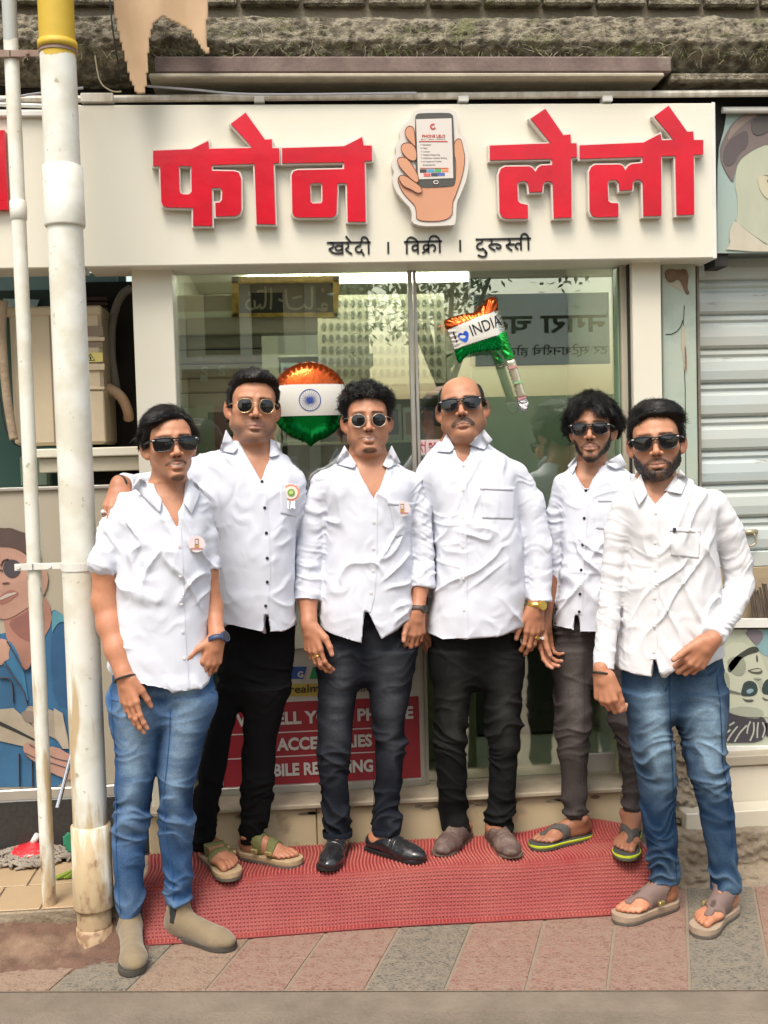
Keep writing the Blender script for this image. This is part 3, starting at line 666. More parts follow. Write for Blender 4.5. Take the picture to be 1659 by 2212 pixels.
# ---- pipes at the left ----------------------------------------------------
m_pipe = bpy.data.materials.new('painted_pipe'); m_pipe.use_nodes = True
def pipe_material(m, zpaint):
    t = m.node_tree; N = t.nodes; L = t.links; b = N['Principled BSDF']; b.inputs['Roughness'].default_value = .55
    tc = N.new('ShaderNodeTexCoord'); geo = N.new('ShaderNodeNewGeometry'); sx = N.new('ShaderNodeSeparateXYZ'); L.new(geo.outputs['Position'], sx.inputs[0])
    n1 = N.new('ShaderNodeTexNoise'); n1.inputs['Scale'].default_value = 9; n1.inputs['Detail'].default_value = 8; L.new(geo.outputs['Position'], n1.inputs[0])
    def math_(op, a, b_):
        k = N.new('ShaderNodeMath'); k.operation = op
        for i, x in enumerate((a, b_)):
            if isinstance(x, (int, float)): k.inputs[i].default_value = x
            else: L.new(x, k.inputs[i])
        return k.outputs[0]
    def mr(x, a, c):
        r = N.new('ShaderNodeMapRange'); r.inputs[1].default_value = a; r.inputs[2].default_value = c; L.new(x, r.inputs[0]); return r.outputs[0]
    def mix(f, a, c):
        x = N.new('ShaderNodeMix'); x.data_type = 'RGBA'; L.new(f, x.inputs[0])
        if isinstance(a, tuple): x.inputs[6].default_value = (*a, 1)
        else: L.new(a, x.inputs[6])
        if isinstance(c, tuple): x.inputs[7].default_value = (*c, 1)
        else: L.new(c, x.inputs[7])
        return x.outputs[2]
    z = sx.outputs[2]
    n2 = N.new('ShaderNodeTexNoise'); n2.inputs['Scale'].default_value = 30; n2.inputs['Detail'].default_value = 6; L.new(geo.outputs['Position'], n2.inputs[0])
    c = mix(mr(n1.outputs[0], .45, .62), (.72,.72,.65), (.62,.60,.50))
    c = mix(mr(n2.outputs[0], .66, .72), c, (.38,.35,.27))
    # rusty dirt rising from the ground
    mpd = N.new('ShaderNodeMapping'); mpd.inputs['Scale'].default_value = (16,16,2.6); L.new(geo.outputs['Position'], mpd.inputs[0]); nd_ = N.new('ShaderNodeTexNoise'); nd_.inputs['Scale'].default_value = 1; nd_.inputs['Detail'].default_value = 7; L.new(mpd.outputs[0], nd_.inputs[0])
    dirt = mr(math_('ADD', math_('MULTIPLY', z, -.42), math_('MULTIPLY', nd_.outputs[0], 1.5)), .50, .62)
    c = mix(dirt, c, (.48,.37,.22))
    mp = N.new('ShaderNodeMapping'); mp.inputs['Scale'].default_value = (40,40,9); L.new(geo.outputs['Position'], mp.inputs[0])
    n3 = N.new('ShaderNodeTexNoise'); n3.inputs['Scale'].default_value = 1; n3.inputs['Detail'].default_value = 6; L.new(mp.outputs[0], n3.inputs[0])
    d2 = mr(math_('ADD', math_('MULTIPLY', z, -.9), n3.outputs[0]), .26, .46)
    c = mix(d2, c, (.42,.30,.18))
    c = mix(math_('MULTIPLY', d2, mr(n2.outputs[0], .50, .60)), c, (.25,.145,.08))
    paint = mr(math_('ADD', z, math_('MULTIPLY', n1.outputs[0], .10)), zpaint, zpaint+.004)
    c = mix(paint, c, (.55,.37,.03) if zpaint < 2.9 else (.40,.42,.40))
    L.new(c, b.inputs['Base Color'])
    bp = N.new('ShaderNodeBump'); bp.inputs['Strength'].default_value = .5; bp.inputs['Distance'].default_value = .002; L.new(n2.outputs[0], bp.inputs['Height']); L.new(bp.outputs[0], b.inputs['Normal'])
yp = 3.56; zr = lambda v: at(180, v, yp)[2]
pipe_material(m_pipe, zr(128)+.05)
dp = thing('drain_pipe', 'thick white drain pipe with a yellow painted top, stained brown at its foot', 'pipe', gz(207,2040))
pxc = gz(207,2040)[0]; xc = lambda v: pxc + (3.2-0)*0
q = MB(); q.tube([(pxc,yp,z_) for z_ in np.linspace(-.02,4.2,40)], .0545, 36, False); q.build('pipe', m_pipe, dp, True)
def sleeve(v0, v1, r):
    q = MB(); za, zb = zr(v1), zr(v0); q.lathe([(.054,za-.001),(r,za),(r+.0015,za+.006),(r,zb-.003),(.054,zb)], (pxc,yp,0), 36); return q.build('sleeve', m_pipe, dp, True)
sleeve(358,490,.0605); sleeve(1780,1960,.062); sleeve(2000,2060,.058)
q = MB()
for v in (100,):
    z = zr(v); q.lathe([(.0555,z-.012),(.060,z-.012),(.060,z+.012),(.0555,z+.012)], (pxc,yp,0), 32)
q.build('pipe_collar', m_pipe, dp, True)
tp = thing('thin_pipe', 'thin white pipe with peeling paint beside the thick drain pipe', 'pipe', gz(110,2030))
tx, ty = gz(110,2030)[:2]; m_pipe2 = bpy.data.materials.new('painted_thin_pipe'); m_pipe2.use_nodes = True; pipe_material(m_pipe2, 2.92)
q = MB(); q.tube([(tx,ty,z_) for z_ in np.linspace(-.02,4.2,40)], .0225, 24, False); q.build('pipe', m_pipe2, tp, True)
z = at(60,455,ty)[2]; q = MB(); q.lathe([(.0225,z-.03),(.0255,z-.028),(.0265,z),(.0255,z+.03),(.0225,z+.032)], (tx,ty,0), 24); q.build('coupling', m_pipe2, tp, True)
# strap clamps joining pipes
for (v, m_) in ((1225, m_white), (105, pm('rust_strap', (.22,.13,.10), .7, c2=(.35,.30,.25), ns=14))):
    z = at(130, v, 3.55)[2]; cl = thing('pipe_clamp', 'white metal clamp joining the two pipes at chest height' if v > 500 else 'rusty metal clamp joining the two pipes near the top', 'clamp', (tx+.07,3.55,z))
    q = MB(); q.lathe([(.0235,z-.011),(.0255,z-.011),(.0255,z+.011),(.0235,z+.011)], (tx,ty,0), 24); q.lathe([(.055,z-.012),(.0572,z-.012),(.0572,z+.012),(.055,z+.012)], (pxc,yp,0), 32)
    q.box((tx-.055,ty-.030,z-.011), (tx+.005,ty-.0255,z+.011), .001); q.box((tx+.0,ty-.030,z-.0105), (pxc-.03,ty-.0262,z+.0105), .001)
    q.build('strap', m_, cl)
    q = MB()
    for xx in (tx-.042, tx+.055): q.tube([(xx,ty-.026,z),(xx,ty-.037,z)], .006, 6)
    q.build('bolt', m_, cl)
# ---- left neighbour: sign, AC unit, poster panel --------------------------
ns = thing('neighbour_sign', 'cream sign board with part of a red letter left of the pipes', 'sign', (-1.2,3.93,2.5))
q = MB(); q.box((-3.2,3.925,at(60,580,3.925)[2]), (-.712,4.1,at(60,236,3.925)[2]), .004); q.build('sign_panel', m_signface, ns)
q = MB()
a, b = at(0,282,3.9), at(18,453,3.9); q.box((a[0]-.12,3.895,a[2]-.0), (b[0],3.924,b[2]+.03)); q.box((a[0]-.12,3.895,b[2]), (b[0],3.924,b[2]+.0295)); q.build('letter', m_red, ns)
q = MB(); q.box((-3.2,3.905,at(60,250,3.9)[2]), (-.712,3.924,at(60,237,3.9)[2]), .003); q.build('top_trim', m_white, ns)
q = MB(); q.tube([at(-300,214,3.93), at(175,232,3.93)], .008, 8); o=q.build('sign_rail', m_white, ns)
# left glazed wall (teal glass) behind the AC unit
lg = thing('neighbour_shopfront', 'teal glass front of the neighbouring shop behind the air conditioner', 'shopfront', (-1.3,4.45,.3))
m_teal = pm('teal_glass', (.10,.20,.17), .15, c2=(.16,.26,.20), ns=1.2, coat=.5)
q = MB(); q.box((-3.5,4.62,.1), (-.66,4.64,2.3)); q.build('glass_pane', m_teal, lg)
q = MB(); a = at(0,598,4.5); b = at(150,620,4.5); q.box((-3.5,4.5,b[2]-.01), (-.68,4.55,a[2]+.01), .003); q.build('pale_blue_beam', pm('pale_blue', (.33,.52,.56), .5), lg)
q = MB(); q.box((-3.5,4.5,b[2]-.10), (-.68,4.55,b[2]-.012)); q.build('dark_beam', pm('teal_dark', (.07,.11,.10), .6, c2=(.03,.05,.05), ns=4), lg)
q = MB(); plate(q, px2xz([(8,646),(86,648),(72,684),(24,684)], 4.48), [], 4.47, 4.485); q.build('window_gap', pm('pale_sky_pane', (.50,.68,.72), .4), lg)
q = MB(); q.box((at(42,1000,4.5)[0],4.50,at(0,1055,4.5)[2]), (at(105,1000,4.5)[0],4.56,at(0,985,4.5)[2]), .01); q.build('glazed_pillar', pm('pale_green', (.30,.40,.29), .4), lg)
q = MB(); q.box((at(155,1000,4.5)[0],4.50,at(0,1055,4.5)[2]), (at(220,1000,4.5)[0],4.56,at(0,985,4.5)[2]), .01); q.build('beige_panel', m_cream, lg)
q = MB(); z=at(0,660,4.46)[2]
for k in range(4): q.box((at(153,0,4.4)[0]+.0,4.40,z-.055+k*.02), (at(205,0,4.4)[0],4.44,z-.041+k*.02),.002)
q.build('brick_bits', pm('brick_bits', (.16,.09,.07), .9, c2=(.08,.05,.04), ns=20), lg)
# AC outdoor unit
ac = thing('air_conditioner', 'beige outdoor air conditioner unit with a warning sticker behind the pipes', 'air conditioner', at(120,960,4.2))
m_ac = pm('ac_beige', (.56,.46,.31), .5, c2=(.44,.36,.25), ns=5, amt=.6); m_acd = pm('ac_dark', (.24,.18,.13), .7)
ya = 4.15
za, zb = at(120,962,ya)[2], at(120,665,ya)[2]; xa, xb = at(24,800,ya)[0], at(222,800,ya)[0]
q = MB(); q.box((xa,ya,za), (xb,ya+.28,zb), .012); body = q.build('casing', m_ac, ac)
q = MB(); q.box((xa-.012,ya-.006,zb-.03), (xb+.005,ya+.29,zb+.006), .006); q.build('top_lid', m_ac, ac)
q = MB(); q.box((at(76,0,ya)[0],ya-.003,za+.01),(at(78,0,ya)[0],ya+.001,zb-.03)); q.build('panel_seam', m_acd, body)
for (v0, v1, mm_) in ((704,726,m_acd),(738,750,m_acd)):
    q = MB(); rect(q, 160,v0,222,v1,ya-.002,.004); q.build('vent_slot', mm_, body)
for (v0, v1) in ((728,737),(786,800),(836,842)):
    q = MB(); rect(q, 158,v0,226,v1,ya-.010,.012,.002); q.build('front_rib', m_ac, body)
q = MB(); rect(q, 168,845,226,955,ya-.006,.008,.004); cov = q.build('service_cover', m_ac, ac)
q = MB(); rect(q, 189,872,193,890,ya-.008,.003); q.build('slot', m_black, cov)
q = MB(); rect(q, 175,762,222,782,ya-.012,.003); stk = q.build('warning_sticker', pm('sticker_yellow', (.62,.52,.16), .5), ac)
q = MB(); stroke(q, px2xz([(188,779),(206,779),(197,765),(188,779)], ya), .0035, ya-.0135, ya-.0122); stroke(q, px2xz([(197,777),(197,771)], ya), .005, ya-.0135, ya-.0122); q.build('warning_triangle', m_black, stk)
q = MB(); q.tube(curve([at(8,650,4.1), at(4,720,4.1), at(14,850,4.1), at(30,950,4.1)]), .016, 8); q.build('insulated_hose', pm('hose_tan', (.36,.27,.18), .9, c2=(.22,.17,.12), ns=14, bump=.8, bs=60, bdist=.008), ac, True)
q = MB(); q.box((at(18,0,ya)[0],ya-.02,za-.045), (at(300,0,ya)[0],ya+.30,za-.012), .004); q.build('shelf_bracket', m_cream, ac)
q = MB(); q.box((at(40,0,ya)[0],ya,za-.10), (at(286,0,ya)[0],ya+.25,za-.046), .003); q.build('lower_bracket', pm('bracket_beige', (.42,.38,.28), .6), ac)
cable('cable', curve([at(0,860,4.12), at(10,920,4.12), at(28,955,4.12), at(52,968,4.12)]), .003, m_bcable, 'thin black wire hanging down beside the air conditioner')
# dark recess with hoses between pipe and pillar
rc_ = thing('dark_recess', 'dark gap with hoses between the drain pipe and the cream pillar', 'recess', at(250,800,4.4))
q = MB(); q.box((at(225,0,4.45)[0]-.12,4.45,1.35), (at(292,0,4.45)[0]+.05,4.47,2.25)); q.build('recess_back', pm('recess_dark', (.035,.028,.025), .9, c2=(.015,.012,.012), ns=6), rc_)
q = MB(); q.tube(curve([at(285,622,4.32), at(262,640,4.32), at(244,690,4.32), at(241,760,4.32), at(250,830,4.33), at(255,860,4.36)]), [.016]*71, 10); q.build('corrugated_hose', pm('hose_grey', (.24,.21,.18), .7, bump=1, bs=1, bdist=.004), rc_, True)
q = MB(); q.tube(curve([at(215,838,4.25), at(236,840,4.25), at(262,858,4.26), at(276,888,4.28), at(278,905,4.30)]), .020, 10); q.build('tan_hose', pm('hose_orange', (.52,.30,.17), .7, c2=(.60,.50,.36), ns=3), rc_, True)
q = MB(); q.box((at(243,0,4.3)[0],4.28,at(0,985,4.3)[2]), (at(290,0,4.3)[0],4.34,at(0,972,4.3)[2]),.002); q.build('wood_strip', pm('wood_tan', (.40,.24,.12), .7), rc_)
# left lower panel poster
pp = thing('portrait_poster', 'cartoon poster of a man in round glasses and blue shirt at the left', 'poster', at(60,1400,4.12))
yq = 4.12; xr = at(160,1300,yq)[0]
q = MB(); q.box((-3.2,yq,at(60,1702,yq)[2]), (at(215,0,yq)[0],yq+.02,at(60,1056,yq)[2])); q.build('poster_panel', pm('poster_beige', (.38,.34,.26), .6, c2=(.33,.29,.22), ns=2), pp)
q = MB(); q.box((-3.2,yq-.012,at(60,1728,yq)[2]), (at(215,0,yq)[0],yq+.03,at(60,1703,yq)[2]), .004); q.box((-3.2,yq-.012,at(60,1060,yq)[2]), (at(215,0,yq)[0],yq+.025,at(60,1052,yq)[2]), .003); q.build('frame_rail', m_alu, pp)
def PL(pts): return px2xz([(x*.2730, 1124.6+y*.2730) for x, y in pts], yq)
def art(name, pts, c, lay, parent=pp, P=PL, sm=1, Y=yq, rough=.6):
    q = MB(); plate(q, smooth_loop(P(pts), sm) if sm else P(pts), [], Y-.0012*lay-.001, Y-.0012*lay+.0002); return q.build(name, pm('art_%s_%d' % (name, lay), c, rough, c2=tuple(x*.62 for x in c), ns=5, nd=5, amt=.8), parent)
art('shirt_print', [(-300,1000),(-100,850),(0,900),(60,880),(120,1000),(280,1030),(350,790),(405,720),(440,700),(520,770),(600,900),(700,1200),(700,2100),(-300,2110)], (.035,.135,.27), 1)
art('shirt_shade_print', [(415,860),(470,800),(540,850),(600,1000),(620,1400),(560,1500),(430,1450),(400,1100)], (.025,.10,.22), 2)
art('neck_print', [(30,780),(40,850),(60,950),(120,1050),(210,1215),(285,1060),(330,960),(420,800),(390,640),(300,560),(60,700)], (.40,.20,.15), 3)
art('neck_shade_print', [(60,800),(120,890),(230,960),(300,940),(360,800),(330,640),(180,740)], (.28,.12,.10), 4)
art('face_print', [(-120,180),(0,190),(160,230),(240,300),(330,330),(390,430),(370,560),(300,640),(200,700),(90,770),(20,780),(-60,740),(-120,600)], (.47,.27,.20), 5)
art('hair_print', [(-150,70),(-40,50),(30,60),(90,55),(150,80),(215,100),(250,130),(300,200),(340,330),(270,300),(200,250),(140,225),(60,205),(-150,215)], (.10,.065,.055), 6)
art('sunglass_print', [(100,303),(150,320),(170,360),(160,420),(110,455),(60,440),(28,395),(35,340),(60,310)], (.06,.05,.06), 7)
art('nostril_print', [(20,490),(60,485),(85,492),(60,500),(30,502)], (.12,.05,.04), 7, sm=0)
art('lips_print', [(-20,620),(40,565),(100,540),(160,570),(130,600),(60,650),(0,665)], (.36,.15,.12), 6)
art('teeth_print', [(0,612),(50,580),(120,565),(140,572),(70,600),(10,628)], (.55,.48,.42), 7, sm=0)
art('collar_print', [(410,730),(440,705),(500,740),(530,800),(470,800),(430,850),(415,900)], (.10,.30,.38), 4)
art('lapel_print', [(60,930),(130,1010),(190,1180),(215,1330),(235,1450),(170,1330),(90,1180),(20,1130),(-40,1050)], (.045,.19,.35), 4)
art('hand_print', [(-200,950),(0,930),(60,940),(88,990),(70,1050),(80,1090),(40,1110),(10,1150),(-200,1100)], (.50,.30,.22), 5)
art('phone_print', [(-100,1560),(0,1490),(110,1480),(200,1560),(330,1700),(400,1860),(320,1840),(180,1780),(0,1740),(-200,1700)], (.42,.36,.27), 5, sm=0)
art('phone_edge_print', [(-60,1555),(120,1640),(300,1735),(310,1755),(120,1668),(-60,1590)], (.03,.03,.03), 6, sm=0)
art('phone_print', [(190,1460),(340,1470),(500,1530),(560,1800),(520,1800),(420,1700),(300,1690),(250,1600)], (.34,.29,.23), 6)
art('phone_print', [(430,1480),(500,1520),(550,1800),(500,1800),(440,1700)], (.44,.38,.29), 7, sm=0)
art('camera_bump_print', [(180,1500),(270,1500),(300,1560),(280,1600),(210,1590),(170,1540)], (.24,.19,.16), 7)
art('fingers_print', [(190,1760),(240,1750),(330,1790),(450,1780),(560,1850),(620,1860),(620,2060),(540,2040),(430,2000),(320,1930),(220,1860),(190,1820)], (.45,.26,.20), 8)
q = MB()
for s in ([(200,1830),(300,1880),(440,1920),(560,1960)],[(240,1765),(330,1820),(450,1880),(560,1900)],[(155,1840),(158,2100)],[(258,1900),(262,2100)],[(40,1110),(120,1240),(190,1330),(225,1460)],[(0,385),(28,390)],[(165,350),(200,360),(260,360)],[(10,355),(30,310),(70,300)],[(0,1240),(100,1238),(110,1440)],[(60,950),(120,1050),(210,1215),(285,1060)]):
    stroke(q, PL(smooth_loop(s, 2, False)), .0028, yq-.0125, yq-.0005)
q.build('line_print', pm('art_line', (.06,.05,.06), .6), pp)
# black granite base and tan tile floor to the left
q = MB(); q.box((-3.2,4.10,.10), (at(300,0,4.1)[0],4.16,at(60,1729,4.1)[2]), .003)
o = q.build('granite_skirting', pm('black_granite', (.022,.022,.022), .35, c2=(.05,.05,.048), ns=60, bump=.3, bs=30)); tag(o, 'black granite skirting under the cartoon poster', 'skirting')
m_tan = pm('tan_tile', (.40,.29,.17), .55, c2=(.32,.22,.13), ns=4, amt=.7)
q = MB(); yfr = gz(50,1965,.12)[1]
q.box((-3.2,yfr,.02), (-.60,4.12,.112), .004); q.build('left_platform', m_conc, kind='structure')
q = MB()
for i in range(16):
    for j in range(2):
        q.box((-3.1+i*.16+j*.07, yfr+.008+j*.21, .1125), (-3.1+i*.16+.153+j*.07, yfr+.211+j*.21, .118), .002)
q.build('platform_tiles', m_tan, kind='structure')
# soil heap by the pipes
def soil():
    n, m_ = 150, 60; X = np.linspace(-2.6,-.50,n); Y = np.linspace(3.36,yfr+.01,m_); XX, YY = np.meshgrid(X, Y)
    Q = np.stack([XX.ravel(), YY.ravel(), np.zeros(n*m_)], 1); f = (Q[:,1]-3.36)/(yfr-3.36)
    edge = np.clip((-.50-Q[:,0])/.12, 0, 1)
    Q[:, 2] = -.004 + (.075*f**2.2 + .018*fbm(Q*np.array([14,14,1]), 4, 3)*np.clip(f*2,0,1) + .010*np.abs(fbm(Q*50, 3, 8))*np.clip(f*2.5,0,1))*edge
    Fq = np.array([(j*n+i, j*n+i+1, (j+1)*n+i+1, (j+1)*n+i) for j in range(m_-1) for i in range(n-1)])
    return obj('soil_heap', Q, Fq, pm('red_soil', (.16,.09,.06), .98, c2=(.095,.055,.038), ns=16, nd=9, amt=.8, c3=(.28,.19,.125), ns3=5, bump=1.0, bs=90, bdist=.008), None, True, kind='structure')
soil()
rr = random.Random(21)
def rock(name, c, s, mat, label, cat, group=None, seed=0):
    import bmesh
    bm = bmesh.new(); bmesh.ops.create_icosphere(bm, subdivisions=3, radius=1); V = np.array([v.co[:] for v in bm.verts]); Fc = [tuple(v.index for v in f.verts) for f in bm.faces]; bm.free()
    V = V*(1+.30*fbm(V*1.3, 2, seed)[:, None]); V = V*np.array(s)+np.array(c); o = obj(name, V, Fc, mat, None, True); tag(o, label, cat, group); return o
m_rock = pm('red_stone', (.33,.19,.13), .9, c2=(.42,.30,.22), ns=14, bump=.6, bs=50, bdist=.004)
rock('stone', gz(42,1985,.05)+np.array([0,0,.0]), (.042,.03,.026), m_rock, 'largest reddish stone lying on the soil at the left edge', 'stone', seed=2)
rock('stone', gz(62,1965,.06)+np.array([0,.0,.0]), (.03,.02,.016), m_rock, 'small reddish stone behind the largest one on the soil', 'stone', seed=5)
rock('stone', gz(8,1990,.045)+np.array([0,0,0]), (.035,.03,.03), m_rock, 'pale stone cut by the left edge of the photo', 'stone', seed=9)
q = MB()
p = [gz(75,2022,.03), gz(110,2000,.055), gz(165,1975,.075)]; q.tube(p, [.010,.013,.006], 6)
p = [gz(85,1990,.05), gz(150,1968,.075)]; q.tube(p, [.006,.004], 5); o = q.build('wood_scrap', pm('wood_scrap', (.30,.17,.11), .9, c2=(.2,.11,.07), ns=20), None, True); tag(o, 'splintered brown wood scraps lying on the soil beside the thin pipe', 'wood scrap')
# coin-like disc at lower-left corner
p = gz(4,2168,-.05); q = MB(); q.lathe([(0,.012),(.022,.012),(.024,.008),(.034,.010),(.036,.0),(.036,-.01)], p, 28)
o = q.build('bottle_cap', pm('cap_gold', (.40,.29,.14), .5, .3), None, True); tag(o, 'small round cap lying on the road at the lower left corner', 'cap')
# mop
mp_ = gz(72,1850,.12); mo = thing('mop', 'grey string mop with a red plastic head and steel handle', 'mop', mp_)
q = MB(); q.lathe([(0,.052),(.02,.052),(.03,.045),(.075,.034),(.082,.022),(.078,.014)], mp_, 30); q.build('mop_head', pm('mop_red', (.62,.02,.03), .3, coat=.3), mo, True)
q = MB(); rr = random.Random(2)
for i in range(190):
    a = rr.uniform(0, 6.283); r0 = rr.uniform(.05,.075); L = rr.uniform(.05,.11); pts = []
    for k in range(6):
        f = k/5; rr_ = r0+L*f; pts.append((mp_[0]+math.cos(a+.25*math.sin(k*1.7+i))*rr_, mp_[1]+math.sin(a+.25*math.sin(k*1.7+i))*rr_*.8, mp_[2]+.022*(1-f)+.008+.006*math.sin(k*2.1+i)))
    q.tube(pts, .0052, 5)
q.build('mop_strings', pm('mop_grey', (.30,.26,.21), .95, c2=(.17,.14,.12), ns=20, bump=.6, bs=200), mo, True)
q = MB(); a = np.array(mp_)+np.array([0,0,.05]); b = at(165,1590,4.0); q.tube([at(78,1815,3.9)*0+a, a+np.array([.02,.0,.03])], .012, 10); q.build('mop_socket', m_white, mo, True)
q = MB(); q.tube([at(124,1745,3.85), at(160,1610,3.95)], .0075, 10); o = q.build('steel_rod', pm('steel', (.6,.6,.6), .25, .9)); tag(o, 'shiny steel rod leaning between the two pipes', 'rod')
# green cloth scraps
o = cloth('green_rag', [(135,1810),(160,1790),(175,1800),(172,1835),(150,1842),(138,1830)], 3.80, pm('rag_green', (.02,.22,.12), .6), None, .012); tag(o, 'dark green plastic scrap behind the drain pipe', 'rag')
pz_ = gz(150,1898,.12); q = MB(); rr = random.Random(9)
for i in range(60):
    a = rr.uniform(-.6, .8); L = rr.uniform(.03,.07); p0 = np.array(pz_)+np.array([.04,.02,.01]); d = np.array([-math.cos(a), -.4*math.sin(a)-.2, .1]); q.tube([p0, p0+d*L*.6+np.array([0,0,.008]), p0+d*L*1.3-np.array([0,0,.012])], .003, 4)
o = q.build('green_brush', pm('brush_green', (.22,.30,.04), .7)); tag(o, 'yellow-green bristles lying at the foot of the drain pipe', 'brush')
# ---- pillars --------------------------------------------------------------
def pillar(u0, u1, name, label, mat, y0=3.98, zlo=.28, ztop=2.24, side=None):
    q = MB(); a = at(u0,900,y0)[0]; b = at(u1,900,y0)[0]; q.box((a,y0,zlo), (b,4.14,ztop), .003); o = q.build(name, mat); tag(o, label, 'pillar'); return o
pillar(296,383,'left_pillar'.replace('left_','cream_'), 'cream panelled pillar left of the shop window', m_cream, 4.0, .12)
pillar(1370,1432,'cream_pillar', 'cream panelled pillar right of the glass door', m_cream, 4.0, .30)
q = MB(); q.box((at(1363,900,4.02)[0],4.03,.3), (at(1372,900,4.02)[0],4.10,2.24)); o = q.build('gap_strip', m_dark); tag(o, 'narrow black gap beside the cream pillar right of the door', 'gap')
# teal wall with crack
tw = thing('teal_wall', 'pale teal painted wall strip with cracked plaster beside the shutter', 'wall', at(1470,1200,4.02))
ytw = 4.04; q = MB(); a = at(1434,900,ytw)[0]; b = at(1507,900,ytw)[0]
q.box((a,ytw,.20), (b,4.2,2.26), .004)
m_tw = pm('teal_plaster', (.34,.42,.36), .8, c2=(.42,.43,.34), ns=3.2, amt=.8, c3=(.20,.26,.23), ns3=4, lo3=.5, hi3=.75, bump=.35, bs=30, bdist=.004); q.build('plaster', m_tw, tw)
m_hole = pm('exposed_brick', (.15,.09,.06), .95, c2=(.30,.22,.15), ns=30, bump=1, bs=60, bdist=.01)
def patch(pts, c, lay=1, name='plaster_break'):
    q = MB(); plate(q, smooth_loop(px2xz(pts, ytw),1), [], ytw-.0015*lay, ytw+.002); return q.build(name, c, tw)
patch([(1435,585),(1448,580),(1465,584),(1480,580),(1487,592),(1486,610),(1484,622),(1490,635),(1482,637),(1474,618),(1466,602),(1450,612),(1438,605)], m_hole, 2)
patch([(1436,608),(1455,612),(1470,605),(1478,630),(1465,625),(1445,614)], pm('plaster_pale', (.40,.36,.27), .9), 1)
q = MB(); stroke(q, px2xz([(1438,722),(1450,722),(1462,716),(1470,706),(1475,692)], ytw), .0028, ytw-.002, ytw+.001); stroke(q, px2xz([(1478,660),(1476,700),(1477,770),(1480,840),(1481,1000),(1482,1100)], ytw), .0022, ytw-.002, ytw+.001); q.build('crack', m_dark, tw)
patch([(1474,700),(1480,712),(1482,760),(1484,800),(1479,806),(1475,770),(1470,740)], pm('plaster_pale', (.40,.36,.27), .9), 2)
patch([(1478,740),(1482,760),(1483,800),(1479,800)], m_hole, 3)
patch([(1480,1100),(1484,1102),(1484,1280),(1479,1270)], pm('plaster_pale', (.40,.36,.27), .9), 2)
# roller shutter
sh = thing('roller_shutter', 'closed blue grey roller shutter with rust streaks right of the teal wall', 'shutter', at(1600,1200,4.12))
ysh = 4.12; z0 = at(1600,1190,ysh)[2]; z1 = 2.30; xa = at(1505,900,ysh)[0]; pit = .0732*(2400/2400)
prof = []; z = z0
pit = (at(1600,700,ysh)[2]-at(1600,773.5,ysh)[2])
while z < z1:
    for (f, dy) in ((0,.0),(.03,-.012),(.10,-.020),(.35,-.024),(.62,-.019),(.70,-.006),(.76,-.004),(.84,-.012),(.92,-.010),(.985,-.001)):
        prof.append((ysh+dy, z+f*pit))
    z += pit
V = []; n = len(prof)
for (y, z) in prof: V += [(xa,y,z),(3.2,y,z)]
Fc = [(2*i,2*i+1,2*i+3,2*i+2) for i in range(n-1)]
m_sh = pm('shutter_paint', (.42,.49,.49), .5, c2=(.47,.45,.37), ns=2.0, nd=8, amt=.7, c3=(.17,.13,.09), ns3=11, lo3=.66, hi3=.74, stretch=(.5,1,2.2), bump=.2, bs=30)
obj('slats', V, Fc, m_sh, sh)
q = MB(); q.box((xa-.006,ysh-.035,z0), (xa+.004,ysh+.01,z1), .001); q.build('guide_rail', pm('rail_rust', (.25,.22,.17), .7, c2=(.14,.09,.06), ns=20), sh)
q = MB(); q.box((xa,ysh-.03,z0-.06), (3.2,ysh+.005,z0), .004); q.build('bottom_bar', m_sh, sh)
q = MB(); a = at(1608,1150,ysh-.03); q.tube([a+np.array([.0,-.0,.0]), a+np.array([.05,0,0])], .010, 8); q.tube(curve([a+np.array([.03,-.02,-.005]), a+np.array([.035,-.02,-.04]), a+np.array([.005,-.02,-.05]), a+np.array([-.005,-.02,-.02])],6), .004, 6); q.build('padlock', pm('lock_brass', (.42,.36,.24), .4, .6), sh, True)
# barber banner top right
bb = thing('barber_banner', 'pale blue banner with the back of a man\'s haircut at the upper right', 'banner', at(1620,400,3.98))
ybb = 3.98
def PR(pts): return px2xz([(1525.2+x*.16131, 219.5+y*.16131) for x, y in pts], ybb)
def art2(name, pts, c, lay, sm=1): return art(name, pts, c, lay+20, bb, PR, sm, ybb+.02)
q = MB(); plate(q, PR([(280,120),(3000,100),(3000,2010),(150,2030),(150,1600),(155,900),(175,620),(240,380)]), [], ybb, ybb+.004); q.build('banner_sheet', pm('banner_blue', (.30,.40,.38), .6, c2=(.33,.38,.31), ns=2), bb)
def art2(name, pts, c, lay, sm=1):
    q = MB(); plate(q, smooth_loop(PR(pts), sm), [], ybb-.0012*lay-.001, ybb-.0012*lay+.0002); return q.build(name, pm('bart_%s_%d' % (name, lay), c, .7, c2=tuple(x*.8 for x in c), ns=14, stretch=(1,1,.4)), bb)
art2('neck_print', [(380,1100),(420,1300),(425,1540),(380,1590),(500,1690),(700,1840),(900,1960),(1800,1960),(1800,500),(700,500),(420,800)], (.42,.44,.33), 1)
art2('hair_print', [(180,620),(250,450),(340,300),(500,170),(620,130),(1800,60),(1800,560),(830,560),(640,640),(520,720),(430,800),(380,950),(360,1100),(260,950),(190,790)], (.17,.135,.125), 2)
art2('hair_shade_print', [(240,620),(330,500),(480,400),(560,400),(560,600),(430,700),(380,830),(270,880),(220,780)], (.10,.08,.08), 3)
art2('hair_light_print', [(340,310),(500,180),(620,135),(700,180),(560,260),(400,400),(260,560)], (.26,.20,.17), 3)
art2('hair_shade_print', [(600,250),(760,180),(1500,150),(1500,330),(900,360),(700,470),(600,420)], (.09,.08,.075), 4)
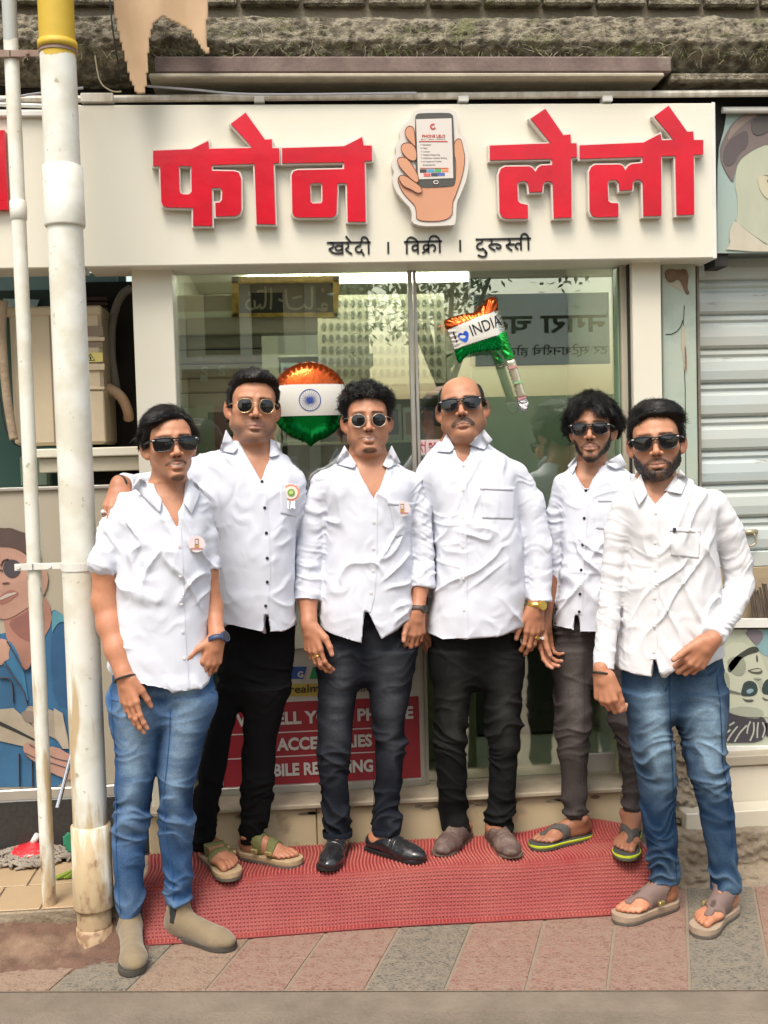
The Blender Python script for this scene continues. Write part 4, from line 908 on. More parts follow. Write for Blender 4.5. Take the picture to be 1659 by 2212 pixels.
art2('ear_print', [(690,1010),(750,980),(1500,990),(1500,1400),(820,1320),(740,1230),(690,1120)], (.50,.47,.33), 3)
art2('ear_shade_print', [(740,985),(820,995),(830,1040),(800,1060),(830,1100),(1500,1100),(1500,1020)], (.18,.15,.10), 4)
art2('collar_print', [(380,1590),(500,1700),(700,1850),(820,1940),(1800,1940),(1800,2010),(240,2010),(330,1900),(300,1820),(330,1680)], (.50,.46,.36), 3)
q = MB(); a = at(1545,232,3.97); q.box((a[0],3.99,2.2),(a[0]+.05,4.1,2.78)); q.build('dark_side', m_dark, bb)
q = MB(); a = at(1560,238,3.96); q.tube([a, a+np.array([1.5,0,.0])], .012, 8); q.build('banner_tube', m_white, bb, True)
# lower right: framed upside-down portrait, marble steps, rough base
yk = 4.02
fp = thing('upside_down_portrait', 'framed black and white portrait standing upside down at the right', 'picture', at(1620,1480,yk))
def PK(pts): return px2xz([(1481.2+x*.2233, 1316.6+y*.2233) for x, y in pts], yk)
def frm(pts, name, mat, y0, y1):
    q = MB(); plate(q, PK(pts), [], y0, y1); return q.build(name, mat, fp)
frm([(330,90),(1600,80),(1600,160),(330,170)], 'frame', m_white, yk-.02, yk+.01); frm([(330,1320),(1600,1310),(1600,1385),(330,1400)], 'frame', m_white, yk-.02, yk+.01)
frm([(330,165),(1600,160),(1600,1320),(330,1330)], 'backing', pm('print_bg', (.40,.43,.33), .5), yk+.002, yk+.01)
def art3(name, pts, c, lay, sm=1):
    q = MB(); p = PK(pts); plate(q, smooth_loop(p, sm) if sm else p, [], yk-.0012*lay+.002, yk-.0012*lay+.0032); return q.build(name, pm('kart_%s_%d' % (name, lay), c, .5), fp)
art3('edge_shade_print', [(330,170),(1600,165),(1600,190),(330,195)], (.03,.03,.03), 1, 0)
art3('shirt_print', [(540,190),(1600,185),(1600,460),(860,470),(740,440),(690,360)], (.20,.34,.36), 1)
art3('shirt_print', [(560,195),(720,190),(760,260),(700,350),(660,330)], (.18,.155,.18), 2)
art3('face_print', [(330,400),(500,300),(690,380),(740,480),(800,640),(1500,640),(1500,1060),(760,1050),(400,1000),(330,900)], (.46,.48,.37), 2)
art3('cheek_shade_print', [(330,620),(400,600),(430,680),(420,800),(380,900),(330,900)], (.27,.29,.22), 3)
art3('cheek_shade_print', [(400,470),(540,440),(590,540),(560,640),(470,640),(410,560)], (.26,.28,.21), 3)
art3('forehead_shade_print', [(400,960),(560,930),(740,960),(760,1040),(560,1040),(420,1000)], (.33,.35,.27), 3)
art3('nose_shade_print', [(640,660),(700,650),(745,670),(750,760),(735,800),(715,760),(690,700)], (.34,.36,.28), 3)
art3('temple_print', [(400,770),(530,805),(530,820),(400,800)], (.14,.15,.12), 4, 0)
art3('nose_tip_print', [(660,668),(700,676),(735,668),(700,690)], (.12,.12,.1), 4)
art3('brow_print', [(735,840),(780,870),(830,860),(790,880),(750,872)], (.10,.10,.08), 4)
art3('beard_print', [(400,560),(450,480),(560,400),(640,355),(700,365),(712,410),(620,430),(540,470),(480,560),(420,620)], (.045,.05,.04), 3)
art3('lips_print', [(590,590),(640,575),(710,560),(750,600),(720,630),(640,620)], (.10,.10,.08), 3)
art3('lip_light_print', [(610,592),(710,572),(735,592),(680,605)], (.42,.42,.32), 4)
art3('nose_line_print', [(680,440),(695,440),(700,510),(682,505)], (.06,.06,.05), 3)
art3('sunglass_print', [(545,760),(560,710),(610,685),(670,700),(698,760),(690,810),(650,840),(560,840),(530,825)], (.03,.05,.05), 3)
art3('sunglass_print', [(730,780),(760,690),(810,665),(1000,660),(1000,830),(760,830)], (.05,.14,.11), 3)
art3('glint_print', [(580,780),(640,760),(660,790),(600,820)], (.22,.32,.36), 4)
art3('brow_print', [(540,850),(580,872),(660,868),(650,895),(580,898)], (.08,.08,.07), 3)
art3('hair_print', [(390,990),(450,1010),(560,1045),(700,1060),(740,1030),(790,1100),(780,1200),(720,1285),(500,1290),(380,1290),(330,1200),(330,1000)], (.05,.045,.055), 3)
art3('hair_print', [(740,1050),(1500,1060),(1500,1290),(790,1280)], (.40,.46,.42), 3)
for i, s in enumerate(([(400,1270),(440,1200),(500,1130)],[(470,1280),(520,1190),(590,1120)],[(590,1200),(600,1130),(625,1080)],[(620,1270),(660,1180),(655,1090)],[(690,1240),(690,1150),(700,1090)],[(740,1240),(770,1150),(740,1090)],[(420,1120),(470,1090)],[(400,1190),(430,1160)])):
    q = MB(); stroke(q, PK(smooth_loop(s, 2, False)), .006, yk-.0030, yk-.0014); q.build('hair_streak_print', pm('streak', (.38,.40,.34), .5), fp)
q = MB(); a = at(1668,1376+262,yk-.02); q.box((at(1648,0,yk)[0],yk-.03,at(1640,1636,yk)[2]), (at(1676,0,yk)[0],yk+.0,at(1640,1621,yk)[2]), .003); q.build('foot_clip', pm('clip_tan', (.50,.42,.28), .5), fp)
# sill, marble steps
m_marb = pm('white_marble', (.62,.57,.46), .3, c2=(.52,.47,.36), ns=2.5, amt=.7, c3=(.42,.38,.30), ns3=1.7, lo3=.56, hi3=.62)
ms = thing('marble_steps', 'white marble steps of the shop at the right', 'steps', (1.8,3.9,.2))
xm = at(1465,1700,3.95)[0]
zA = lambda v, Y: at(1600, v, Y)[2]
q = MB(); q.box((xm+.06,3.93,zA(1655,3.93)), (3.2,4.25,zA(1633,3.93)), .004); q.build('sill', pm('sill_beige', (.38,.33,.25), .6, c2=(.30,.26,.2), ns=6), ms)
q = MB(); q.box((xm+.08,3.945,zA(1740,3.945)), (3.2,4.1,zA(1656,3.945)), .003); q.build('riser', m_marb, ms)
q = MB(); q.box((xm-.01,3.84,zA(1790,3.84)), (3.2,3.944,zA(1752,3.84)), .004); q.build('tread', m_marb, ms)
q = MB(); q.box((xm+.03,3.944,zA(1790,3.84)), (3.2,4.1,zA(1741,3.945)), .003); q.build('tread_back', m_marb, ms)
rb_ = thing('rough_base_wall', 'rough crumbling concrete base wall at the right of the mat', 'wall', (1.7,3.8,0))
rough_slab('base_face', 1.24, 3.2, None, [(4.0,zA(1790,3.84)-.004),(3.80,zA(1792,3.8)),(3.785,zA(1840,3.8)),(3.79,.06),(3.74,.004),(3.70,-.006)], 260, 60, m_conc, .022, 31, rb_)
rough_slab('broken_corner', at(1425,1700,4.0)[0]-.02, at(1500,1700,4.0)[0], None, [(4.12,.55),(4.02,.50),(4.0,.40),(3.97,.30),(3.93,.22),(3.90,.16)], 70, 70, m_conc, .05, 41, rb_)
q = MB(); q.box((1.2,3.99,.0),(1.5,4.12,.6)); q.box((1.3,3.86,0),(3.2,4.1,zA(1793,3.84)-.012)); q.build('base_core', m_conc, rb_)
# brush/broom & mossy wall bits below the shutter at the far right
lw = thing('low_wall', 'tan rough wall below the shutter with leaning dark sticks', 'wall', at(1640,1250,4.1))
q = MB(); q.box((at(1500,0,4.09)[0],4.09,zA(1345,4.09)), (3.2,4.2,z0-.06), .003); q.build('plaster', pm('tan_plaster', (.36,.28,.17), .9, c2=(.26,.2,.13), ns=12, bump=.5, bs=60, bdist=.005), lw)
q = MB(); rr = random.Random(4)
for i in range(16):
    u = 1625+i*5; q.tube([at(u-8,1262+rr.uniform(-6,18),4.05), at(u+6,1342,4.04)], rr.uniform(.003,.007), 6)
o = q.build('stick_bundle', pm('stick_dark', (.06,.045,.035), .9, c2=(.16,.12,.08), ns=20)); tag(o, 'bundle of dark sticks leaning above the upside-down portrait', 'sticks')
q = MB(); q.box((at(1500,0,4.09)[0],4.085,.2),(3.2,4.3,zA(1338,4.08))); q.build('back_panel', m_dark, lw)
# ---- shop interior ---------------------------------------------------------
it = thing('shop_interior', 'interior room of the phone shop seen through the glass', 'shop room', (.4,5.0,.3))
X0, X1, Y1, Z1 = x_l-.05, x_r+.10, 6.2, 2.42
m_int = pm('int_wall', (.46,.44,.35), .7, c2=(.32,.36,.26), ns=1.5)
q = MB(); q.box((X0,4.12,.27), (X1,Y1,.30)); q.build('shop_floor', pm('int_floor', (.30,.33,.27), .25, c2=(.24,.27,.22), ns=2), it)
q = MB(); q.box((X0,4.13,Z1), (X1,Y1,Z1+.03)); q.build('ceiling', pm('int_ceiling', (.55,.56,.46), .8), it)
q = MB(); q.box((X0,Y1,.3), (X1,Y1+.03,Z1)); q.build('back_wall', m_int, it)
q = MB(); q.box((X0-.03,4.13,.3), (X0,Y1,Z1)); q.build('side_wall', m_int, it)
q = MB(); q.box((X1,4.13,.3), (X1+.03,Y1,Z1)); q.build('side_wall', m_int, it)
q = MB(); q.box((-.2,4.6,Z1-.03), (.9,4.72,Z1-.005)); q.box((-.2,5.4,Z1-.03), (.9,5.5,Z1-.005)); q.build('added_ceiling_glow', emis('added_glow_white', (1,.95,.86), 14), it)  # unseen glowing strips added to brighten the room behind the glass
# slat wall at left
sw = thing('slat_wall', 'grey brown grooved display panel inside the left of the window', 'display panel', at(480,900,4.55)); ysw = 4.55
xa, xb = X0+.005, at(570,900,ysw)[0]; z = at(480,1400,ysw)[2]; zt_ = at(480,725,ysw)[2]
q = MB()
while z < zt_: q.box((xa,ysw,z), (xb,ysw+.02,z+.052), .004); z += .058
q.build('slats', pm('slat_grey', (.44,.37,.30), .6, c2=(.27,.22,.18), ns=5), sw)
q = MB(); q.box((xa,ysw+.018,at(480,1400,ysw)[2]), (xb,ysw+.03,zt_)); q.build('backing', m_dark, sw)
q = MB(); q.box((xa,ysw-.05,zt_+.0), (at(686,700,ysw)[0],ysw+.05,at(480,640,ysw)[2]), .004); q.build('fascia_reflection', pm('fascia_refl_mauve', (.60,.53,.44), .6, c2=(.54,.47,.39), ns=2), sw)  # solid box coloured as the mauve fascia reflected in the glass
q = MB(); q.box((xa,ysw-.054,at(480,690,ysw)[2]), (at(686,700,ysw)[0],ysw-.0505,at(480,676,ysw)[2])); q.build('white_band', pm('band_refl_white', (.85,.87,.74), .5), sw)  # white stripe of that reflection, built as a thin box
q = MB(); a = at(432,812,ysw-.06); sign_text(q, 'S', a[0], ysw-.02, a[2], .058, bold=.0012, width=.028); a = at(470,810,ysw-.06); sign_text(q, 'S', a[0], ysw-.02, a[2], .058, bold=.0012, width=.028); q.build('letter', pm('letter_pale', (.55,.62,.55), .5), sw)
for (u0,u1,v0,v1,c) in ((395,424,880,960,(.34,.38,.26)),(424,463,876,985,(.40,.44,.30)),(463,490,876,985,(.42,.20,.19)),(425,436,769,780,(.5,.42,.34)),(543,553,768,780,(.5,.36,.34)),(432,448,812,824,(.42,.55,.52))):
    cl_ = {395:'pale green card at the far left',424:'tall pale yellow card second from left',463:'tall pink card right of the yellow one',425:'tiny beige card at the upper left',543:'tiny pink card at the upper right',432:'tiny blue card under the letter S'}[u0]
    q = MB(); rect(q, u0,v0,u1,v1,ysw-.012,.008,.001); o = q.build('display_card', pm('card_%d' % u0, c, .5)); tag(o, cl_+' of the grooved panel', 'display card', 'cards on the grooved panel')
# framed calligraphy
cf = thing('calligraphy_frame', 'gold framed black calligraphy hanging high inside the window', 'picture', at(618,640,4.5)); yc = 4.5
def PC(pts): return px2xz([(466.3+x*.19841, 581.5+y*.19841) for x, y in pts], yc)
m_gold = pm('gold_frame', (.85,.55,.10), .35, .5, c2=(.25,.15,.03), ns=40, amt=.7)
for p in ([(175,95),(1340,80),(1340,155),(175,165)],[(175,490),(1320,480),(1320,530),(175,530)],[(175,95),(250,95),(255,520),(190,530)],[(1272,90),(1345,90),(1325,520),(1280,520)]):
    q = MB(); plate(q, PC(p), [], yc-.03, yc+.01); q.build('gold_frame', m_gold, cf)
q = MB(); plate(q, PC([(240,155),(1290,145),(1290,500),(240,510)]), [], yc-.005, yc+.005); q.build('black_panel', pm('panel_black', (.02,.022,.018), .4), cf)
q = MB()
for s in ([(1215,400),(1180,370),(1150,400),(1170,440),(1215,420),(1190,460),(1100,430)],[(1045,195),(1050,320),(1045,440),(980,420),(960,380)],[(960,400),(900,440),(800,430),(770,380),(760,220)],[(830,320),(940,295)],[(690,320),(700,350),(730,340)],[(600,205),(605,330),(595,440)],[(540,190),(545,400),(490,440),(480,380)],[(480,400),(430,440),(420,340)],[(420,430),(360,440),(325,400),(340,350),(380,330)],[(450,245),(520,235)],[(360,250),(372,290)],[(1160,210),(1165,250)]):
    stroke(q, PC(smooth_loop(s, 2, False)), .009, yc-.0075, yc-.0052)
q.build('calligraphy', pm('callig', (.42,.38,.27), .5), cf)
# shelves of phone boxes
shf = thing('phone_shelf', 'wall shelving with phone boxes inside the middle of the window', 'shelf', at(760,900,5.2)); ysf = 4.95
xa, xb = at(575,0,ysf)[0], at(960,0,ysf)[0]
q = MB()
for v in (765, 850, 955, 1060, 1165): zz = at(700,v,ysf)[2]; q.box((xa,ysf,zz-.012), (xb,ysf+.22,zz), .002)
q.build('shelf_board', pm('shelf_pale', (.42,.44,.33), .6), shf)
q = MB(); q.box((xa,ysf+.22,.32), (xb,ysf+.24,at(700,640,ysf)[2])); q.build('shelf_back', pm('shelf_dark', (.14,.15,.12), .6, c2=(.22,.22,.17), ns=6), shf)
rr = random.Random(12); cols = [(.30,.42,.38),(.16,.40,.34),(.44,.44,.34),(.10,.10,.16),(.36,.36,.34),(.05,.06,.06),(.30,.22,.36),(.44,.46,.40)]
for (v, lo_, hi_) in ((850,.10,.16),(955,.13,.17),(1060,.08,.16),(1165,.08,.15)):
    x = xa+.01; zz = at(700,v,ysf)[2]+.001; bi_ = 0
    while x < xb-.08:
        w_ = rr.uniform(.055,.10); h_ = rr.uniform(lo_, hi_)
        if rr.random() < .86:
            q = MB(); yy = ysf+rr.uniform(.01,.04); q.box((x,yy,zz), (x+w_,yy+.05,zz+h_), .002); ci = rr.randrange(8)
            o = q.build('phone_box', pm('box_%d' % ci, cols[ci], .45)); tag(o, '%s phone box, number %s from the left, on the %s shelf inside' % (('grey green','teal','cream','dark blue','pale grey','black','purple','pale beige')[ci], ('first','second','third','fourth','fifth','sixth','seventh','eighth','ninth','tenth')[bi_], {850:'top',955:'second',1060:'third',1165:'lowest'}[v]), 'box', 'phone boxes on the shelves'); bi_ += 1
            q = MB(); q.box((x+w_*.18,yy-.0015,zz+h_*.15), (x+w_*.82,yy,zz+h_*.85)); q.build('box_print', pm('bprint_%d' % (ci % 4), ((.10,.07,.20),(.5,.5,.5),(.08,.10,.12),(.30,.16,.20))[ci % 4], .4), o)
        x += w_+rr.uniform(.005,.03)
# pierced screen above shelves
q = MB(); rows = []
ypc = 4.8; 
for j in range(7):
    for i in range(17):
        c = at(700+i*15.5, 655+j*25, ypc); rr_ = .0085
        q.prism([(c[0]+.010*math.cos(a), c[2]+.016*math.sin(a)) for a in np.linspace(0, 2*math.pi, 11)[:-1]], ypc-.003, ypc+.004)
ps = thing('pierced_screen', 'pale pierced screen with rows of oval holes inside the shop', 'screen', at(820,730,ypc))
q.build('hole', pm('hole_dark', (.14,.15,.11), .8), ps)
q = MB(); rect(q, 686,636,962,830,ypc+.0,.006); q.build('screen_sheet', pm('screen_pale', (.42,.41,.30), .6, c2=(.36,.36,.26), ns=3), ps)
# green partition at the right + dark ceiling unit
gp = thing('green_partition', 'sage green partition wall inside behind the glass door', 'partition', at(1200,1200,5.0))
q = MB(); q.box((at(1000,0,5.2)[0],5.2,.3), (X1-.01,5.23,1.95)); q.build('panel', pm('sage', (.24,.34,.25), .5, c2=(.28,.37,.27), ns=1), gp)
q = MB(); q.box((at(1000,0,5.2)[0],5.18,1.95), (X1-.01,5.24,Z1)); q.build('dark_top', pm('sage_dark', (.02,.03,.025), .6, c2=(.06,.08,.06), ns=8), gp)
for (u0, u1) in ((1040,1090),(1126,1165)):
    pass
cb = thing('shop_counter', 'dark counter standing inside behind the glass door', 'counter', at(1120,1560,4.8))
q = MB(); a = at(1030,1600,4.75)[0]; b = at(1215,1600,4.75)[0]; q.box((a,4.75,.305), (b,5.1,.95), .01); q.build('counter_body', pm('counter_dark', (.03,.045,.038), .3), cb)
q = MB(); q.box((a-.02,4.73,.955), (b+.02,5.12,.98), .006); q.build('counter_top', m_black, cb)
q = MB(); q.box((X0,4.42,.305),(at(912,0,4.42)[0],4.44,1.0)); o=q.build('display_counter', pm('counter_pale', (.34,.37,.27), .5, c2=(.28,.31,.22), ns=3)); tag(o, 'pale display counter inside behind the red poster', 'counter')
q = MB(); q.box((at(920,0,4.3)[0],4.28,.305),(at(990,0,4.3)[0],4.32,.70), .004); o=q.build('pale_cabinet', pm('cab_green', (.26,.31,.18), .5)); tag(o, 'small pale green cabinet inside beside the red poster', 'cabinet')
# ---- balloons ---------------------------------------------------------------
def sdf_mesh2d(pts_xz, Yc, tmax, h, kf, cols, name, mat, parent, puff=.06, ripple=0.0):
    """inflated foil shape from an outline"""
    A = np.array(pts_xz); lo = A.min(0)-.01; hi = A.max(0)+.01
    nx, nz_ = int((hi[0]-lo[0])/h)+1, int((hi[1]-lo[1])/h)+1
    X, Z = np.meshgrid(lo[0]+np.arange(nx)*h, lo[1]+np.arange(nz_)*h, indexing='ij'); Pp = np.stack([X.ravel(), Z.ravel()], 1)
    d = -poly_sdf(Pp, A); T = tmax*np.sqrt(np.clip(d/puff, 0, 1)*(2-np.clip(d/puff, 0, 1))) + .0008
    edge = np.clip(1-d/.03, 0, 1)*(d > 0)
    if ripple: T = T*(1-ripple*edge*(.5+.5*np.sin(np.arctan2(Pp[:,1]-A[:,1].mean(), Pp[:,0]-A[:,0].mean())*38)))
    ins = (d > -.0005).reshape(X.shape); idx = -np.ones(X.shape, int); idx[ins] = np.arange(ins.sum()); k = ins.sum()
    q = Pp[ins.ravel()]; t = T[ins.ravel()]
    Vf = np.stack([q[:,0], Yc-t, q[:,1]], 1); Vb = np.stack([q[:,0], Yc+t, q[:,1]], 1)
    a, b, c, e = idx[:-1,:-1], idx[1:,:-1], idx[1:,1:], idx[:-1,1:]; ok = (a>=0)&(b>=0)&(c>=0)&(e>=0)
    Fq = np.stack([a[ok], b[ok], c[ok], e[ok]], 1); Fb = Fq[:, ::-1]+k
    col = cols(np.r_[q, q]); return obj(name, np.r_[Vf, Vb], np.r_[Fq, Fb], mat, parent, True, col)
def foil(name):
    m = pm(name, (1,1,1), .16, .88, attr=True, bump=.45, bs=22, bdist=.01, bstretch=(1,1,.7)); return m
m_foil = foil('foil'); m_foilw = pm('foil_white', (.62,.60,.54), .4)
yB = 4.0
fb = thing('axe_flag_balloon', 'flag shaped foil balloon reading I love INDIA stuck high on the glass door', 'balloon', at(1030,720,yB))
PB = lambda pts: px2xz([(932.6+x*.1488, 630.9+y*.1488) for x, y in pts], yB)
fl = [(165,430),(200,395),(260,372),(340,345),(450,315),(560,303),(640,288),(690,250),(740,180),(780,110),(830,72),(890,60),(940,90),(960,150),(968,250),(1010,370),(1055,490),(1095,600),(1125,720),(1170,860),(1205,960),(1065,1000),(1040,920),(1010,840),(960,845),(850,850),(740,865),(650,880),(560,905),(500,940),(450,995),(425,1035),(390,1032),(360,990),(330,850),(280,720),(230,590),(190,500)]
bl1 = np.array(PB([(210,555),(975,262)])); bl2 = np.array(PB([(320,835),(1080,570)])); 
def side(q, L): e = L[1]-L[0]; w_ = q-L[0]; return e[0]*w_[:,1]-e[1]*w_[:,0]
bl1b = np.array(PB([(200,560),(905,290)])); bl2b = np.array(PB([(330,838),(960,632)]))
def cflag(q):
    s1 = side(q, bl1b); s2 = side(q, bl2b); c = np.tile(np.array([.46,.075,.014]), (len(q),1))
    w_ = (s1 < 0)&(s2 > 0); c[w_] = (.78,.74,.68); c[s2 <= 0] = (.0,.28,.05)
    pole = side(q, np.array(PB([(960,632),(1010,840)])))  # right of seam
    up_ = side(q, bl2) > 0
    right = side(q, np.array(PB([(940,560),(1060,1000)]))) > 0
    c[right & up_ & (s1 < 0)] = (.70,.70,.62); c[right & ~up_] = (.04,.62,.10)
    return c
ff = sdf_mesh2d(PB(fl), yB, .030, .0035, 1, cflag, 'flag_foil', m_foil, fb, .055, .5)
bv = lambda o: BVHTree.FromPolygons([o.matrix_world @ v.co if o.parent is None else Vector(wl(o))+v.co for v in o.data.vertices], [tuple(p.vertices) for p in o.data.polygons])
fbv = bv(ff)
def drape_plan(mb, V, Fc, bvh, off):
    out = []
    for p in V:
        hit = bvh.ray_cast(Vector((p[0], 0, p[2])), Vector((0,1,0)))[0]; y = hit.y if hit else yB-.01
        out.append((p[0], y-off, p[2]))
    mb.add(out, Fc)
wb = px2xz([(932.6+x*.1488, 630.9+y*.1488) for x, y in ((228,555),(900,300),(955,628),(325,828))], yB)
n_b = 24; G = []
for j in range(n_b+1):
    for i in range(n_b+1):
        s, t = i/n_b, j/n_b; a = (np.array(wb[0])*(1-s)+np.array(wb[1])*s)*(1-t)+(np.array(wb[3])*(1-s)+np.array(wb[2])*s)*t; G.append((a[0],0,a[1]))
Fb_ = [(j*(n_b+1)+i,(j+1)*(n_b+1)+i,(j+1)*(n_b+1)+i+1,j*(n_b+1)+i+1) for j in range(n_b) for i in range(n_b)]
q = MB(); drape_plan(q, G, Fb_, fbv, .0012); q.build('white_band', m_foilw, fb, True)
t = MB(); sign_text(t, 'I', 0, 0, 0, .058, xs=.9); sign_text(t, 'INDIA', .062, 0, 0, .058, width=.118)
V = np.array(t.V); ang = math.atan2(-(bl1b[0][1]-bl1b[1][1]), (bl1b[1][0]-bl1b[0][0])); o0 = PB([(330,748)])[0]
c_, s_ = math.cos(ang), math.sin(ang); V2 = [(o0[0]+(v[0])*c_-v[2]*s_, 0, o0[1]+v[0]*s_+v[2]*c_) for v in V]
q = MB(); drape_plan(q, V2, t.F, fbv, .0028); q.build('band_lettering', pm('navy_ink', (.02,.025,.05), .5), fb)
hp = [(0,-.030),(-.016,-.012),(-.020,.002),(-.015,.012),(-.006,.012),(0,.004),(6e-3,.012),(.015,.012),(.020,.002),(.016,-.012)]
o1 = PB([(440,640)])[0]; hp2 = smooth_loop([(o1[0]+x*c_-z*s_, o1[1]+x*s_+z*c_) for x, z in hp], 1)
Vh, Th, _ = polyfill(hp2); q = MB(); drape_plan(q, [(p[0],0,p[1]) for p in Vh], [tuple(t) for t in Th], fbv, .0028); q.build('heart_print', pm('heart_blue', (.02,.09,.48), .3), fb)
stk_ = px2xz([(932.6+x*.1488, 630.9+y*.1488) for x, y in ((1065,1000),(1205,960),(1385,1535),(1245,1545))], yB)
sdf_mesh2d([tuple(p) for p in stk_], yB, .014, .004, 1, lambda q: np.tile(np.array([.62,.56,.42]), (len(q),1)), 'clear_stick', pm('clear_foil', (1,1,1), .15, .6, attr=True, bump=.8, bs=30, bdist=.01, bstretch=(1,1,.15)), fb, .014)
for i, (x0, y0) in enumerate(((1160,1095),(1240,1310),(1290,1540))):
    q = MB(); p = px2xz([(932.6+x*.1488, 630.9+y*.1488) for x, y in ((x0-55,y0+5),(x0+65,y0-25),(x0+72,y0),(x0-48,y0+32))], yB); plate(q, p, [], yB-.018, yB-.0145); q.build('stick_print', pm('stick_p%d' % (i % 2), ((.50,.20,.22),(.20,.45,.20))[i % 2], .5), fb)
knob = sdf_mesh2d(smooth_loop(PB([(1240,1560),(1330,1530),(1400,1570),(1415,1640),(1390,1720),(1330,1755),(1285,1710),(1250,1640)]),1), yB, .016, .003, 1, lambda q: np.tile(np.array([.68,.66,.66]), (len(q),1)), 'crumpled_tail', pm('silver_foil', (1,1,1), .2, .85, attr=True, bump=1.0, bs=60, bdist=.02), fb, .015)
# dark shadow balloon left as second foil reflection: skip
rb2 = thing('round_flag_balloon', 'round foil balloon in Indian flag colours with a blue spoked wheel', 'balloon', at(669,864,yB-.02)); yR = 3.99
c0 = at(669,868,yR); rad = 86/ppm(yR)
ol = []
for a in np.linspace(0, 2*math.pi, 73)[:-1]:
    r_ = rad*(1+.012*math.sin(a*36)); bot = .13*rad*math.exp(-((a-1.5*math.pi)/.11)**2)
    ol.append((c0[0]+(r_+bot)*math.cos(a), c0[2]+(r_+bot)*math.sin(a)))
zt2, zb2 = at(669,833,yR)[2], at(669,899,yR)[2]
def cround(q):
    c = np.tile(np.array([.44,.075,.014]), (len(q),1)); c[q[:,1] < zt2] = (.62,.60,.54); c[q[:,1] < zb2] = (.0,.22,.035); return c
ro = sdf_mesh2d(ol, yR, .060, .004, 1, cround, 'round_foil', m_foil, rb2, rad*.95, .35); rbv = bv(ro)
G = []; hw = rad*.985
for j in range(n_b+1):
    for i in range(n_b+1):
        zz = zt2+(zb2-zt2)*j/n_b; ww = math.sqrt(max(0,rad**2-(zz-c0[2])**2))*.99; G.append((c0[0]+ww*(2*i/n_b-1),0,zz))
q = MB(); drape_plan(q, G, Fb_, rbv, .0015); q.build('white_band', m_foilw, rb2, True)
def ringv(r0, r1, n=40):
    V = []; Fc = []
    for k in range(n):
        a = 2*math.pi*k/n
        for r in (r0, r1): V.append((c0[0]+r*math.cos(a), 0, at(669,866,yR)[2]+r*math.sin(a)))
    for k in range(n): Fc.append((2*k,2*k+1,(2*k+3) % (2*n),(2*k+2) % (2*n)))
    return V, Fc
q = MB(); r_ = 23.5/ppm(yR); drape_plan(q, *ringv(r_*.93, r_), rbv, .003); drape_plan(q, *ringv(.0003, r_*.16, 16), rbv, .003)
cz = at(669,866,yR)[2]
for k in range(24):
    a = 2*math.pi*k/24; d = (math.cos(a), math.sin(a)); n2 = (-d[1], d[0]); w_ = .0011
    drape_plan(q, [(c0[0]+d[0]*r_*.15+n2[0]*w_,0,cz+d[1]*r_*.15+n2[1]*w_),(c0[0]+d[0]*r_*.15-n2[0]*w_,0,cz+d[1]*r_*.15-n2[1]*w_),(c0[0]+d[0]*r_*.95-n2[0]*w_*.4,0,cz+d[1]*r_*.95-n2[1]*w_*.4),(c0[0]+d[0]*r_*.95+n2[0]*w_*.4,0,cz+d[1]*r_*.95+n2[1]*w_*.4)], [(0,1,2,3)], rbv, .003)
q.build('wheel_print', pm('chakra_blue', (.02,.05,.26), .5), rb2)
# ---- street behind the camera (seen in the glass and the sunglasses) --------
ob = thing('opposite_building', 'beige concrete building with balconies across the street', 'building', (0,-7,0))
m_ob = pm('opp_beige', (.72,.65,.50), .9, c2=(.48,.42,.31), ns=1.2, bump=.1)
q = MB(); q.box((-7,-9.0,-.05), (1.1,-7.6,5.6)); q.build('wall', m_ob, ob)
q = MB()
for z in (2.75, 4.0, 5.3): q.box((-7,-7.6,z), (1.1,-6.9,z+.16)); 
q.build('balcony_slab', pm('opp_slab', (.66,.62,.50), .9), ob)
q = MB()
for x in np.arange(-7, 1.1, .9): q.box((x,-7.6,-.05), (x+.16,-7.3,5.6))
q.build('column', pm('opp_col', (.62,.57,.44), .9), ob)
q = MB()
for x in np.arange(-6.6, .6, 1.8): q.box((x,-7.62,0), (x+1.1,-7.59,2.2)); q.box((x,-7.62,3.0), (x+1.1,-7.59,3.85)); q.box((x,-7.62,4.3), (x+1.1,-7.59,5.2))
q.build('opening', pm('opp_dark', (.03,.03,.03), .8), ob)
a = mirror(1025,636,YG,-6.2); b = mirror(1318,785,YG,-6.2)
bn = thing('street_banner', 'pale green banner with red lettering on the far side of the street', 'banner', ((a[0]+b[0])/2,-6.2,(a[2]+b[2])/2))
q = MB(); q.box((min(a[0],b[0]),-6.26,b[2]), (max(a[0],b[0]),-6.2,a[2])); q.build('banner_sheet', pm('ban_green', (.80,.88,.82), .7), bn)
V, Fc = textmesh('नगरा चले', 1.0, 1, .02); w_ = V[:,0].max()-V[:,0].min(); W_ = abs(a[0]-b[0])
q = MB(); q.add([(max(a[0],b[0])-.05-v[0]*W_*.92/w_, -6.195+v[2]*0, b[2]+.42+v[1]*.34) for v in V], Fc)
q.build('red_lettering', pm('ban_red', (.70,.34,.31), .7), bn)
V, Fc = textmesh('टर स्टेशनरीचे होलसेल', 1.0, 1, .008); w_ = V[:,0].max()-V[:,0].min()
q = MB(); q.add([(max(a[0],b[0])-.03-v[0]*W_*.92/w_, -6.195, b[2]+.13+v[1]*.15) for v in V], Fc); q.build('blue_lettering', pm('ban_blue', (.22,.40,.42), .7), bn)
q = MB(); q.box((1.1,-8.2,-.05), (6,-7.2,2.3)); q.box((1.1,-7.0,3.9),(6,-6.3,4.3)); o = q.build('opposite_shed', pm('shed_grey', (.45,.48,.38), .8, c2=(.24,.26,.2), ns=1)); tag(o, 'low grey green shop building across the street', 'building')
